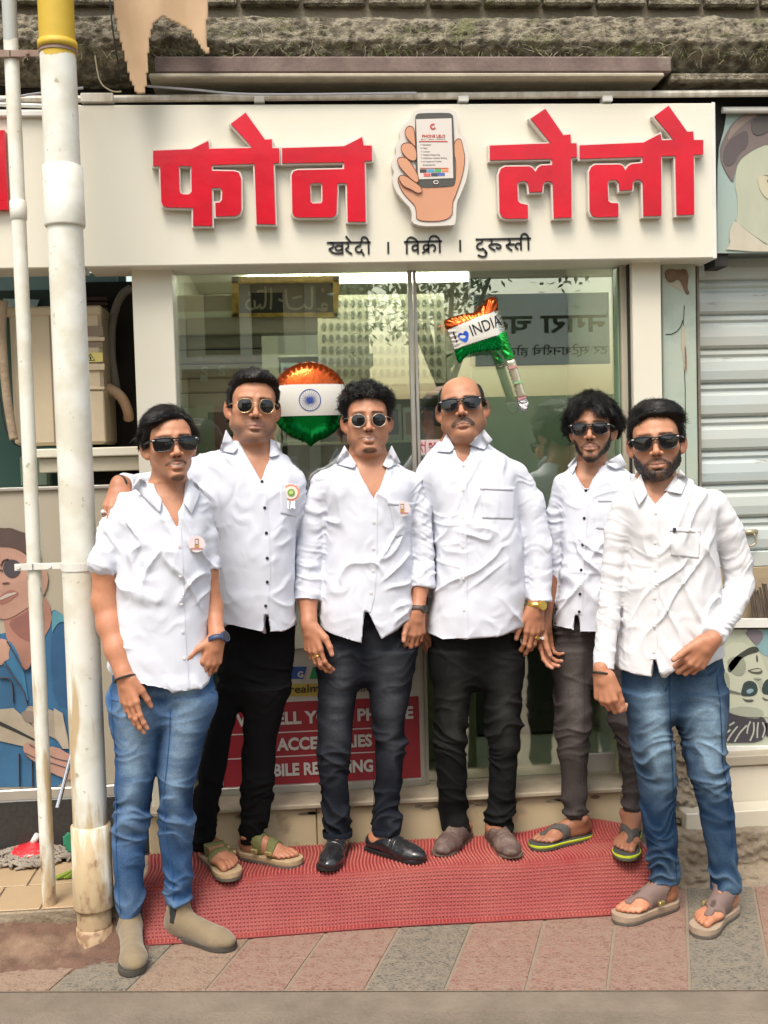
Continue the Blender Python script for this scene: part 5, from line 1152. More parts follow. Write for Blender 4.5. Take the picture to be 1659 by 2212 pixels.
# trees across the street
def tree(x, y, h, r, seed, label):
    rr = random.Random(seed); t = thing('street_tree', label, 'tree', (x,y,-.05))
    q = MB(); q.tube([(x,y,-.05),(x+.05,y,h*.35),(x-.08,y+.05,h*.7)], [.14,.11,.07], 8)
    for k in range(6): a = rr.uniform(0,6.28); q.tube([(x,y,h*.45),(x+math.cos(a)*r*.5,y+math.sin(a)*r*.5,h*.7),(x+math.cos(a)*r*.8,y+math.sin(a)*r*.8,h*.85)], [.05,.03,.012], 5)
    q.build('trunk', pm('bark', (.12,.09,.06), .9), t)
    q = MB()
    cl = [(rr.gauss(0,.5)*r, rr.gauss(0,.5)*r, h*.8+rr.gauss(0,.35)*r) for _ in range(34)]
    for c in cl:
        for _ in range(70):
            p = np.array([x+c[0],y+c[1],c[2]])+np.array([rr.gauss(0,.16)*r for _ in range(3)]); a = np.array([rr.gauss(0,1) for _ in range(3)]); a /= np.linalg.norm(a); b = np.cross(a,[.3,.5,.8]); b /= np.linalg.norm(b); s = .06
            q.add([p-a*s, p+b*s*.5, p+a*s, p-b*s*.5], [(0,1,2,3)])
    o = obj('crown', np.array(q.V), q.F, pm('leaf', (.05,.09,.025), .6, c2=(.09,.12,.04), ns=3), t)
tree(1.9,-5.6,4.9,1.0,3,'leafy street tree opposite beside the green banner'); tree(4.6,-5.0,5.0,1.1,5,'taller leafy street tree opposite, far right of the banner')
# ================================================================ PEOPLE
class Grid:
    def __init__(s, lo, hi, h):
        s.h = h; s.lo = np.array(lo, float); n = np.ceil((np.array(hi)-s.lo)/h).astype(int)+1
        s.n = n; s.ax = [s.lo[i]+np.arange(n[i])*h for i in range(3)]
        s.F = np.full(n, .25, np.float32)
    def sl(s, lo, hi):
        r = []
        for i in range(3):
            a = int(max(0, math.floor((lo[i]-s.lo[i])/s.h))); b = int(min(s.n[i], math.ceil((hi[i]-s.lo[i])/s.h)+1))
            if b <= a: return None, None
            r.append(slice(a, b))
        X = s.ax[0][r[0]].astype(np.float32)[:, None, None]; Y = s.ax[1][r[1]].astype(np.float32)[None, :, None]; Z = s.ax[2][r[2]].astype(np.float32)[None, None, :]
        return tuple(r), (X, Y, Z)
    def comb(s, r, d, k, op):
        A = s.F[r]
        if op == 'u':
            if k > 0:
                h = np.clip(.5+.5*(d-A)/k, 0, 1); s.F[r] = d*(1-h)+A*h-k*h*(1-h)
            else: s.F[r] = np.minimum(A, d)
        elif op == 's':
            if k > 0:
                h = np.clip(.5-.5*(A+d)/k, 0, 1); s.F[r] = A*(1-h)-d*h+k*h*(1-h)
            else: s.F[r] = np.maximum(A, -d)
    def rc(s, a, b, r1, r2, k=.01, op='u', flat=None, pad=None):
        a = np.array(a, float); b = np.array(b, float); m = max(r1, r2)+(pad if pad else max(.02, k*1.5))
        r, c = s.sl(np.minimum(a, b)-m, np.maximum(a, b)+m)
        if r is None: return s
        X, Y, Z = c; ba = b-a; L2 = float(ba@ba)+1e-12
        px, py, pz = X-a[0], Y-a[1], Z-a[2]
        t = np.clip((px*ba[0]+py*ba[1]+pz*ba[2])/L2, 0, 1)
        d = np.sqrt((px-t*ba[0])**2+(py-t*ba[1])**2+(pz-t*ba[2])**2)-(r1+(r2-r1)*t)
        if flat is not None:
            L = math.sqrt(L2); e = (px*ba[0]+py*ba[1]+pz*ba[2])/L-L; d = np.maximum(d, e)
        s.comb(r, d, k, op); return s
    def ell(s, c, rad, k=.01, op='u', Rm=None):
        c = np.array(c, float); rad = np.array(rad, float); m = rad.max()+max(.02, k*1.5)
        r, cc = s.sl(c-m, c+m)
        if r is None: return s
        x, y, z = cc[0]-c[0], cc[1]-c[1], cc[2]-c[2]
        if Rm is not None:
            x, y, z = [x*Rm[0][i]+y*Rm[1][i]+z*Rm[2][i] for i in range(3)]
        k0 = np.sqrt((x/rad[0])**2+(y/rad[1])**2+(z/rad[2])**2)+1e-6; k1 = np.sqrt((x/rad[0]**2)**2+(y/rad[1]**2)**2+(z/rad[2]**2)**2)+1e-6
        s.comb(r, k0*(k0-1)/k1, k, op); return s
    def loft(s, z, cx, cy, rx, ry, k=.01, p=2.3, cap=True, grow=0.0):
        z = np.array(z, float); o = np.argsort(z); z = z[o]; cx, cy, rx, ry = [np.array(q, float)[o] for q in (cx, cy, rx, ry)]
        m = .04; lo = (float((cx-rx).min())-m, float((cy-ry).min())-m, z[0]-m); hi = (float((cx+rx).max())+m, float((cy+ry).max())+m, z[-1]+m)
        r, c = s.sl(lo, hi)
        if r is None: return s
        X, Y, Z = c; zz = Z.ravel(); f = lambda q: np.interp(zz, z, q).astype(np.float32)[None, None, :]
        CX, CY, RX, RY = f(cx), f(cy), f(rx)+grow, f(ry)+grow
        q = (np.abs((X-CX)/RX)**p+np.abs((Y-CY)/RY)**p)**(1/p)
        d = (q-1)*np.minimum(RX, RY)*.9+0*Z
        if cap: d = np.maximum(d, np.maximum(z[0]-Z, Z-z[-1]))
        s.comb(r, d.astype(np.float32), k, 'u'); return s
    def pix(s, ysel=None):
        """photo coordinates of all grid columns for (x,z) at each y"""
        X, Y, Z = s.ax[0][:, None, None], s.ax[1][None, :, None], s.ax[2][None, None, :]
        dx, dy, dz = X-CAM[0], Y-CAM[1], Z-CAM[2]
        a = dx*fw[0]+dy*fw[1]+dz*fw[2]; return CU+F*(dx*rt[0]+dy*rt[1]+dz*rt[2])/a, CV-F*(dx*up[0]+dy*up[1]+dz*up[2])/a, a
    def mesh(s, Fl=None):
        Fd = s.F if Fl is None else Fl
        ins = Fd < 0; nx, ny, nz_ = Fd.shape
        c8 = ins[:-1,:-1,:-1].astype(np.int8)+ins[1:,:-1,:-1]+ins[:-1,1:,:-1]+ins[1:,1:,:-1]+ins[:-1,:-1,1:]+ins[1:,:-1,1:]+ins[:-1,1:,1:]+ins[1:,1:,1:]
        act = (c8 > 0)&(c8 < 8); I = np.argwhere(act); n = len(I); idx = -np.ones(act.shape, np.int64); idx[act] = np.arange(n)
        acc = np.zeros((n, 3)); cnt = np.zeros(n)
        C = [(i, j, k) for i in (0,1) for j in (0,1) for k in (0,1)]
        for a in C:
            for ax in range(3):
                if a[ax] == 1: continue
                b = list(a); b[ax] = 1
                fa = Fd[I[:,0]+a[0], I[:,1]+a[1], I[:,2]+a[2]]; fb = Fd[I[:,0]+b[0], I[:,1]+b[1], I[:,2]+b[2]]
                m = (fa < 0) != (fb < 0); t = np.where(m, fa/(fa-fb+1e-12), 0)
                p = np.zeros((n, 3)); p += np.array(a); p[:, ax] += t
                acc += p*m[:, None]; cnt += m
        V = s.lo+(I+acc/np.maximum(cnt, 1)[:, None])*s.h
        Q = []
        for ax in range(3):
            o1, o2 = (ax+1) % 3, (ax+2) % 3
            sa = [slice(None)]*3; sb = [slice(None)]*3; sa[ax] = slice(0, -1); sb[ax] = slice(1, None)
            A = ins[tuple(sa)]; B = ins[tuple(sb)]; e = np.argwhere(A != B)
            e = e[(e[:, o1] > 0)&(e[:, o2] > 0)&(e[:, o1] < Fd.shape[o1]-1)&(e[:, o2] < Fd.shape[o2]-1)]
            fl = A[e[:,0], e[:,1], e[:,2]]
            def g(d1, d2):
                q = e.copy(); q[:, o1] -= d1; q[:, o2] -= d2; return idx[q[:,0], q[:,1], q[:,2]]
            q = np.stack([g(1,1), g(0,1), g(0,0), g(1,0)], 1); q[~fl] = q[~fl][:, ::-1]; Q.append(q)
        Q = np.concatenate(Q); Q = Q[(Q >= 0).all(1)]
        return V, Q
def vnormals(V, Q):
    a = V[Q[:,2]]-V[Q[:,0]]; b = V[Q[:,3]]-V[Q[:,1]]; fn = np.cross(a, b); N = np.zeros_like(V)
    for i in range(4): np.add.at(N, Q[:, i], fn)
    return N/(np.linalg.norm(N, axis=1, keepdims=True)+1e-12)
def keep_big(V, Q, minv=60):
    """drop stray islands"""
    lab = np.arange(len(V))
    for _ in range(400):
        m = lab[Q].min(1); new = lab.copy()
        for i in range(4): np.minimum.at(new, Q[:, i], m)
        new = new[new]
        if (new == lab).all(): break
        lab = new
    cnt = np.bincount(lab, minlength=len(V)); ok = cnt[lab] >= minv
    mp = -np.ones(len(V), int); mp[ok] = np.arange(ok.sum()); Q = Q[ok[Q[:,0]]]
    return V[ok], mp[Q]
def smooth_mesh(V, Q, it=1, lam=.5):
    for _ in range(it):
        S = np.zeros_like(V); c = np.zeros(len(V))
        for i in range(4):
            for j in (1, 3):
                np.add.at(S, Q[:, i], V[Q[:, (i+j) % 4]]); np.add.at(c, Q[:, i], 1)
        V = V+lam*(S/np.maximum(c, 1)[:, None]-V)
    return V
def sstep(a, b, x): t = np.clip((x-a)/(b-a), 0, 1); return t*t*(3-2*t)
def capd(P, a, b):
    a = np.array(a); b = np.array(b); ba = b-a; t = np.clip(((P-a)@ba)/(ba@ba), 0, 1); return np.linalg.norm(P-a-t[:, None]*ba, axis=1)
def rotm(yaw, pitch, roll):
    """yaw + turns the face to image right, pitch + raises chin, roll + tilts the head counter-clockwise in the image"""
    cy, sy = math.cos(R(yaw)), math.sin(R(yaw)); cp_, sp = math.cos(R(pitch)), math.sin(R(pitch)); cr, sr = math.cos(R(roll)), math.sin(R(roll))
    Rz = np.array([[cy,-sy,0],[sy,cy,0],[0,0,1]]); Rx = np.array([[1,0,0],[0,cp_,sp],[0,-sp,cp_]]); Ry = np.array([[cr,0,-sr],[0,1,0],[sr,0,cr]])
    return Ry@Rz@Rx
m_skin = pm('skin', (1,1,1), .52, attr=True, c2=(.78,.68,.62), ns=40, amt=.5, bump=.3, bs=240, bdist=.001, sss=.05)
m_hair = pm('hair_black', (.005,.0045,.0045), .45, c2=(.014,.012,.012), ns=40, spec=.3)
m_shirt = pm('white_cotton', (.645,.67,.745), .85, c2=(.615,.64,.715), ns=9, amt=.4, bump=.5, bs=9, bdist=.018, ridged=True, bstretch=(1.3,1,1), sheen=.0)
m_shirt2 = pm('white_cotton_warm', (.68,.68,.70), .85, c2=(.65,.645,.66), ns=9, amt=.4, bump=.5, bs=9, bdist=.018, ridged=True, bstretch=(1.3,1,1))
m_denim = pm('denim', (1,1,1), .9, spec=.15, attr=True, c2=(.60,.62,.68), ns=140, nd=3, amt=.6, bump=.5, bs=300, bdist=.001)
m_btnw = pm('button_white', (.62,.60,.58), .3); m_btnb = pm('button_black', (.02,.02,.022), .3)
m_lens = pm('dark_lens', (.008,.007,.008), .04, spec=.50, coat=.15); m_frame = pm('black_frame', (.010,.010,.011), .22)
m_goldw = pm('gold_wire', (.70,.50,.28), .25, .9); m_silver = pm('silver_wire', (.62,.55,.47), .25, .85)
SKB = np.array([.50,.240,.138])
def head_prims(G, E, Rm, s, p):
    """p: width, jaw, fat, smile, nose scale"""
    W = lambda q: E+Rm@(np.array(q, float)*s)
    w_, j, fat = p.get('w', 1), p.get('jaw', 1), p.get('fat', 0); sm = p.get('smile', 0)
    rc = lambda a, b, r1, r2, k=.01, op='u': G.rc(W(a), W(b), r1*s, r2*s, k, op)
    el = lambda c, r, k=.01, op='u': G.ell(W(c), np.array(r)*s, k, op, Rm)
    G.ell(W((0,.012,.030)), np.array((.0755*w_,.094,.076))*s, 0, 'u', Rm)
    el((0,-.033,.024), (.061*w_,.053,.055), .015)
    el((0,-.028,-.020), (.0625*w_,.060,.062), .02)
    for x in (-1, 1):
        el((x*.046*w_,-.052,-.024), (.023,.022,.022), .018)
        rc((x*.049*w_,.004,-.024), (x*.0415*w_*j,-.006,-.064), .0165, .0150, .02)
        rc((x*.0415*w_*j,-.006,-.062), (x*.006,-.068,-.100), .0155+fat*.004, .0165, .022)
        if fat: el((x*.034*w_*j,-.043,-.060), (.023,.026,.027), .02)
        rc((x*.012,-.084,.020), (x*.046,-.068,.020), .009, .008, .012)
    el((0,-.030,-.066), (.043*w_*j,.050,.045), .02)
    el((0,-.074,-.101), (.022*j,.016,.017), .014)
    if fat > .5: el((0,-.040,-.112), (.046,.038,.024), .02)
    el((0,-.064,-.066), (.033,.030,.030), .015)
    for x in (-1, 1):
        el((x*.032,-.099,.000), (.020,.012,.013), .014, 's')
        rc((x*.026,-.095,-.040), (x*.037,-.084,-.064), .0016, .0016, .007, 's')
    ns_ = p.get('nose', 1.06)
    rc((0,-.085,.010), (0,-.105,-.033), .0058*ns_, .0088*ns_, .012); el((0,-.1085,-.0365), (.0100*ns_,.0095,.0090), .006)
    for x in (-1, 1):
        el((x*.0130*ns_,-.097,-.0400), (.0078*ns_,.0100,.0078), .005); G.ell(W((x*.0072*ns_,-.104,-.0475)), np.array((.0042,.0055,.0032))*s, .002, 's', Rm)
    zc = -.0735+sm*.006
    rc((-.0265,-.081,zc+.001), (0,-.0955,-.0675), .0045, .0060, .004); rc((.0265,-.081,zc+.001), (0,-.0955,-.0675), .0045, .0060, .004)
    rc((-.019,-.084,zc-.004), (.019,-.084,zc-.004), .0050, .0050, .004); el((0,-.0915,-.0800), (.017,.008,.0065), .005)
    rc((-.026,-.090,zc), (.026,-.090,zc), .0010, .0010, .003, 's'); rc((-.012,-.103,-.0735), (.012,-.103,-.0735), .002, .002, .003, 's')
    el((0,-.0905,-.0895), (.016,.006,.0035), .006, 's')
    for x in (-1, 1):
        ex = x*.0810*w_; tilt = np.array(Rm)@rotm(-x*34, 0, 0)
        G.ell(W((ex,.012,-.011)), np.array((.0075,.020,.031))*s, .006, 'u', tilt); G.ell(W((ex-x*.005,.002,-.036)), np.array((.007,.011,.011))*s, .006, 'u', tilt)
        G.ell(W((ex+x*.0045,.000,-.008)), np.array((.0055,.010,.019))*s, .004, 's', tilt)
        rc((ex+x*.002,.012,-.014), (ex+x*.001,.016,.010), .003, .003, .003)
def head_colors(P, E, Rm, s, p, base):
    q = ((P-E)@Rm)/s; x, y, z = q.T; ax_ = np.abs(x); C = np.tile(base, (len(P), 1)); n = fbm(q*55, 3, 5); n2 = fbm(q*14, 3, 9)
    C *= (1+.07*n2)[:, None]
    front = y < -.03
    def mix(m, c, ): C[:] = C*(1-m[:, None])+np.array(c)*m[:, None]
    red = np.exp(-(((ax_-.042)/.02)**2+((z+.03)/.02)**2))*front; mix(.25*red, base*np.array([1.12,.86,.82]))
    mix(.35*np.exp(-((x/.014)**2+((z+.04)/.014)**2))*(y < -.09), base*np.array([1.1,.85,.8]))
    ear = (ax_ > .072); mix(ear*.35, base*np.array([1.1,.78,.72]))
    zc = -.0735+p.get('smile', 0)*.006*(ax_/.024)**2
    lip = sstep(1.0, .6, np.sqrt((x/.028)**2+((z-zc)/.0098)**2))*(y < -.078); mix(lip*.55, p.get('lip', (.42,.17,.145)))
    slit = (0 if p.get('open') else 1)*sstep(.0018, .0005, np.abs(z-zc))*(ax_ < .027)*(y < -.07); mix(slit*.85, (.05,.015,.015))
    if p.get('open'):
        zt_ = zc+.0004; th = sstep(1.15, .8, np.sqrt((x/.0205)**2+((z-zt_)/.0026)**2))*(y < -.07); mix(th*.9, (.60,.52,.46))
        dk = sstep(.0014, .0004, np.abs(z-zt_-.0030))*(ax_ < .021)*(y < -.07)+sstep(.0045,.002,np.abs(ax_-.0235))*sstep(.004,.002,np.abs(z-zt_))*(y < -.07); mix(np.clip(dk,0,1)*.7, (.10,.035,.03))
    nos = sstep(.0058, .0028, np.sqrt((ax_-.0072)**2+((z+.0472))**2))*(y < -.09); mix(nos*.8, (.06,.02,.015))
    brow = sstep(.0048, .0022, capd(q*np.array([1,.3,1]), (0,0,0),(0,0,0)) if False else np.abs(z-(.0185-.10*(ax_-.030)**2*10-.0)))*sstep(.009,.014,ax_)*sstep(.056,.046,ax_)*(y < -.04)*np.clip(.85+n,0,1)
    mix(brow*.85, (.025,.016,.012))
    B = np.zeros(len(P))
    bd = p.get('beard', {})
    if 'jaw' in bd:
        d = np.minimum(np.minimum(capd(np.c_[ax_,y,z], (.070,.002,.0), (.064,-.004,-.045)), capd(np.c_[ax_,y,z], (.064,-.004,-.045), (.045,-.040,-.092))), capd(np.c_[ax_,y,z], (.045,-.040,-.092), (0,-.078,-.115)))
        B = np.maximum(B, sstep(bd.get('wid', .026)+.008, bd.get('wid', .026)-.010, d+.003*n)*bd['jaw'])
    if 'stache' in bd:
        d = np.minimum(capd(np.c_[ax_,y*.4,z], (0,-.04,-.0585), (.020,-.038,-.0610)), capd(np.c_[ax_,y*.4,z], (.020,-.038,-.061), (.033,-.033,-.073+p.get('smile', 0)*.003)))
        B = np.maximum(B, sstep(bd.get('sw', .0062)+.002, bd.get('sw', .0062)-.002, d+.001*n)*bd['stache']*(y < -.05))
    if 'conn' in bd:
        d = capd(np.c_[ax_,y*.5,z], (.034,-.035,-.072), (.036,-.03,-.098)); B = np.maximum(B, sstep(.009, .004, d)*bd['conn'])
    if 'soul' in bd:
        B = np.maximum(B, sstep(1.2, .6, np.sqrt((x/.011)**2+((z+.0925)/.0065)**2))*bd['soul']*(y < -.06))
    if 'goat' in bd:
        B = np.maximum(B, sstep(1.25, .7, np.sqrt((x/.027)**2+((z+.112)/.010)**2)+.25*n)*bd['goat']*(y < -.04))
    if 'shadow' in bd:
        d = np.minimum(capd(np.c_[ax_,y,z], (.066,.0,-.03), (.045,-.045,-.085)), capd(np.c_[ax_,y,z], (.045,-.045,-.085), (0,-.075,-.105)))
        B = np.maximum(B, sstep(.045, .012, d)*bd['shadow']); d = capd(np.c_[ax_,y*.4,z], (0,-.04,-.06), (.028,-.035,-.068)); B = np.maximum(B, sstep(.013, .005, d)*bd['shadow']*.9)
    B = np.clip(B*(1+.25*n), 0, 1)*(1-lip*.9)*sstep(.074*p.get('w',1), .069*p.get('w',1), ax_); mix(B, p.get('bcol', (.011,.008,.007)))
    side = (z > .0)&(y > -.045); stub = p.get('fade', 0)*sstep(.058, .068, ax_)*side*(y < .03); mix(stub, (.05,.035,.03))
    if p['hair'].get('bald'):
        sd2 = sstep(.052, .064, ax_+.10*(y+.02))*sstep(.092,.072,z)*sstep(-.022,-.010,z)*sstep(-.050,-.036,y); mix(np.clip(sd2*(.75+.5*n),0,.9), (.060,.045,.038))
    return C, B, q
def hair_field(G, E, Rm, s, p):
    X, Y, Z = np.meshgrid(*G.ax, indexing='ij'); P = np.stack([X.ravel(), Y.ravel(), Z.ravel()], 1).astype(np.float32)
    sel = (G.F.ravel() < .075); q = ((P[sel]-E)@Rm)/s; x, y, z = q.T.astype(np.float64); ax_ = np.abs(x); h = p['hair']
    ys = [-.12,-.075,-.06,-.045,-.03,-.018,-.004,.008,.034,.05,.12]; zs = [.072,.070,.064,.050,.020,-.012,-.018,.022,.020,-.045,-.068]
    zl = np.interp(y, ys, zs); fl = h.get('front', 0); fr = (y < -.03); zl = zl+fl*fr
    for (cx, wd, am) in h.get('dips', []): zl = zl+am*np.exp(-((x-cx)/wd)**2)*fr
    zl = zl+fbm(np.c_[x*60, y*60, z*10], 3, h.get('seed', 1))*h.get('ragged', .004)
    if h.get('low'): zl = zl-h['low']*sstep(.02, .05, y)
    mask = sstep(0, .012, z-zl)
    if h.get('bald'): mask = mask*np.maximum(sstep(.054, .064, ax_+.05*(z-.03))*sstep(.088,.066,z)*sstep(-.042,-.024,y), sstep(.030,.060,y)*sstep(.10,.08,z))
    if h.get('wings'): mask = np.maximum(mask, sstep(.0,.01, z+h['wings'])*(ax_ > .06)*(y > -.035)*(y < .04))
    T = h.get('t', .012)*np.ones(len(x))
    for (cx, cy_, cz, sg, A) in h.get('g', []): T = T+A*np.exp(-((x-cx)**2+(y-cy_)**2+(z-cz)**2)/(2*sg*sg))
    fa = h.get('aniso', (60,20,60)); T = T+h.get('amp', .004)*(fbm(np.c_[x*fa[0], y*fa[1], z*fa[2]], 3, h.get('seed', 1)+2))
    if h.get('curl'):
        n1 = vnoise(np.c_[x,y,z]*75+3*vnoise(np.c_[x,y,z]*40, 3)[:, None], 7); n2 = vnoise(np.c_[x,y,z]*42+2, 11); T = T+h['curl']*(1-2*np.abs(n1))*.6+h['curl']*n2*.7
    Fh = np.full(G.F.size, .2, np.float32); Fh[sel] = (G.F.ravel()[sel]-(T*mask-.010*(1-mask))*s); return Fh.reshape(G.F.shape)
def strands(V, N, idx, flowf, Lf, wdt, lift, seed, K=4, wave=0.0):
    rr = np.random.RandomState(seed); n = len(idx); p = V[idx]-N[idx]*.002; nn = N[idx]; fl = flowf(V[idx], rr)
    t = fl-(fl*nn).sum(1)[:, None]*nn; t /= np.linalg.norm(t, axis=1, keepdims=True)+1e-9
    L = Lf(rr, n)[:, None]; sd_ = np.cross(t, nn); out = []
    lf = lift*rr.uniform(.3, 1.6, (n, 1)); ph = rr.uniform(0, 6.28, (n, 1))
    for k in range(K+1):
        f = k/K; c = p+t*L*f+nn*(lf*L*(f-.55*f*f))+sd_*wave*L*np.sin(f*5+ph)-np.array([0,0,1])*(L*f*f*.15); w_ = wdt*(1-f)**.6
        out.append(c-sd_*w_); out.append(c+sd_*w_)
    Vs = np.stack(out, 1).reshape(-1, 3); b = np.arange(n)[:, None]*(2*(K+1)); Fs = np.concatenate([b+np.array([[2*k,2*k+1,2*k+3,2*k+2]]) for k in range(K)])
    return Vs, Fs
def hand_prims(G, W, f, sd_, c, curl=(20,25,30,35), thumb=(35,20), tc=.2, sc=1.0, spread=.0, hook=None):
    """W wrist, f finger direction, sd_ thumb side, c curling direction"""
    f = np.array(f, float); f /= np.linalg.norm(f); sd_ = np.array(sd_, float); sd_ -= f*(sd_@f); sd_ /= np.linalg.norm(sd_); c = np.array(c, float); c -= f*(c@f)+sd_*(c@sd_); c /= np.linalg.norm(c)
    off = (.029,.010,-.0095,-.028); bl = (.086,.090,.085,.076); ph = ((.043,.026,.021),(.047,.030,.022),(.043,.028,.021),(.034,.021,.019)); rr = (.0083,.0085,.0080,.0071)
    tips = []
    G.rc(W-f*.01, W+f*.03, .024*sc, .021*sc, .01)
    for i in range(4):
        b = W+(f*bl[i]+sd_*off[i]+c*(.004 if i in (0,3) else 0))*sc
        G.rc(W+(f*.012+sd_*off[i]*.5)*sc, b, .0155*sc, .0110*sc, .010)
        th = R(curl[i])*.55; d0 = b; r = rr[i]*sc
        for k in range(3):
            sp = sd_*math.sin(spread*(1.5-i)*.12)
            d = f*math.cos(th)+c*math.sin(th)+sp; d /= np.linalg.norm(d); e = d0+d*ph[i][k]*sc
            G.rc(d0, e, r*(1.04 if k == 0 else 1), r*.90, .0035 if k else .006); G.rc(d0-f*.0, d0+d*.001, r*1.07, r*1.07, .004); d0 = e; r *= .92; th += R(curl[i])*(.9 if k == 0 else .6)
        tips.append(d0)
    a = R(thumb[0]); b = W+(f*.018+sd_*.022+c*.006)*sc; d = f*math.cos(a)+sd_*math.sin(a)+c*tc; d /= np.linalg.norm(d)
    e = b+d*.046*sc; G.rc(b, e, .0165*sc, .0125*sc, .012); a2 = R(thumb[0]-thumb[1]); d = f*math.cos(a2)+sd_*math.sin(a2)+c*tc; d /= np.linalg.norm(d)
    e2 = e+d*.033*sc; G.rc(e, e2, .0115*sc, .0100*sc, .005); a3 = R(thumb[0]-thumb[1]*1.6); d = f*math.cos(a3)+sd_*math.sin(a3)+c*tc; d /= np.linalg.norm(d); e3 = e2+d*.024*sc; G.rc(e2, e3, .0100*sc, .0080*sc, .004)
    return tips+[e3], dict(f=f, s=sd_, c=c)
def at3(p, Y):   # (u, v, dy)
    return at(p[0], p[1], Y+(p[2] if len(p) > 2 else 0))
def dens(sec, Y, dyf, ryf, n=70, sm=3):
    """sections (v, uL, uR) -> smoothed loft arrays"""
    z = []; cx = []; rx = []; vv = []
    for (v, a, b) in sec:
        A, B = at(a, v, Y+dyf(v)), at(b, v, Y+dyf(v)); z.append((A[2]+B[2])/2); cx.append((A[0]+B[0])/2); rx.append((B[0]-A[0])/2*math.cos(YAW*.5)); vv.append(v)
    z = np.array(z); o = np.argsort(z); z, cx, rx, vv = z[o], np.array(cx)[o], np.array(rx)[o], np.array(vv)[o]
    zz = np.linspace(z[0], z[-1], n); g = lambda q: np.interp(zz, z, q)
    def s_(q):
        q = g(q); k = np.ones(2*sm+1)/(2*sm+1); e = np.r_[np.full(sm, q[0]), q, np.full(sm, q[-1])]; return np.convolve(e, k, 'valid')
    cxs, rxs, vs = s_(cx), s_(rx), g(vv); return zz, cxs, Y+np.array([dyf(v) for v in vs]), rxs, np.array([ryf(v, r) for v, r in zip(vs, rxs)])
def band(mb, c, axis, r, w_, th=.0025, n=28, flat=1.0):
    axis = Vector(axis).normalized(); a = axis.orthogonal().normalized(); b = axis.cross(a); c = Vector(c); V = []; Fc = []
    for (rr_, o) in ((r, -w_/2), (r+th, -w_/2*.8), (r+th, w_/2*.8), (r, w_/2)):
        for k in range(n):
            t = 2*math.pi*k/n; V.append(c+(a*math.cos(t)+b*math.sin(t))*rr_+axis*o)
    for i in range(3):
        for k in range(n): Fc.append((i*n+k, i*n+(k+1) % n, (i+1)*n+(k+1) % n, (i+1)*n+k))
    mb.add(V, Fc)
def hit_px(bvh, u, v):
    d = ray(u, v); d = d/np.linalg.norm(d); h = bvh.ray_cast(Vector(CAM), Vector(d), 12)
    return (np.array(h[0]), np.array(h[1]), d) if h[0] is not None else (None, None, d)
def patch_px(name, quad, bvh, off, th, mat, parent, n=10, m=10, arch=0.0, smooth=True, wig=0.0, seed=0, smooth_it=0):
    """cloth piece laid on a surface: quad of four photo points"""
    Q = [np.array(p, float) for p in quad]; top = []; bot = []; DD = np.full((m+1, n+1), np.nan); RR = {}
    for j in range(m+1):
        for i in range(n+1):
            s, t = i/n, j/m; p = (Q[0]*(1-s)+Q[1]*s)*(1-t)+(Q[3]*(1-s)+Q[2]*s)*t
            h, nn, d = hit_px(bvh, p[0], p[1]); RR[j, i] = (d, p)
            if h is not None: DD[j, i] = np.linalg.norm(h-CAM)
    md = np.nanmedian(DD) if np.isfinite(DD).any() else 3.7; DD = np.where(np.isfinite(DD)&(np.abs(DD-md) < .12), DD, md); D0 = DD.copy()
    for _ in range(smooth_it):
        E_ = np.pad(DD, 1, 'edge'); DD = (E_[:-2,1:-1]+E_[2:,1:-1]+E_[1:-1,:-2]+E_[1:-1,2:]+2*DD)/6
    if smooth_it: DD = np.minimum(DD, D0+.002)
    for j in range(m+1):
        for i in range(n+1):
            s, t = i/n, j/m; d, p = RR[j, i]; h = CAM+d*DD[j, i]; a = arch*math.sin(math.pi*t)*1.0
            o = off+a+(wig*vnoise(np.array([[p[0]*.12,p[1]*.12,seed]]), seed)[0] if wig else 0); top.append(h-d*(o+th)); bot.append(h-d*(o-.001))
    V = np.array(top+bot); N = (n+1)*(m+1); Fc = []
    for j in range(m):
        for i in range(n):
            a = j*(n+1)+i; Fc.append((a, a+n+1, a+n+2, a+1)); Fc.append((N+a, N+a+1, N+a+n+2, N+a+n+1))
    ring = [i for i in range(n+1)]+[j*(n+1)+n for j in range(1, m+1)]+[m*(n+1)+i for i in range(n-1, -1, -1)]+[j*(n+1) for j in range(m-1, 0, -1)]
    for k in range(len(ring)):
        a, b = ring[k], ring[(k+1) % len(ring)]; Fc.append((a, b, N+b, N+a))
    return obj(name, V, Fc, mat, parent, smooth)
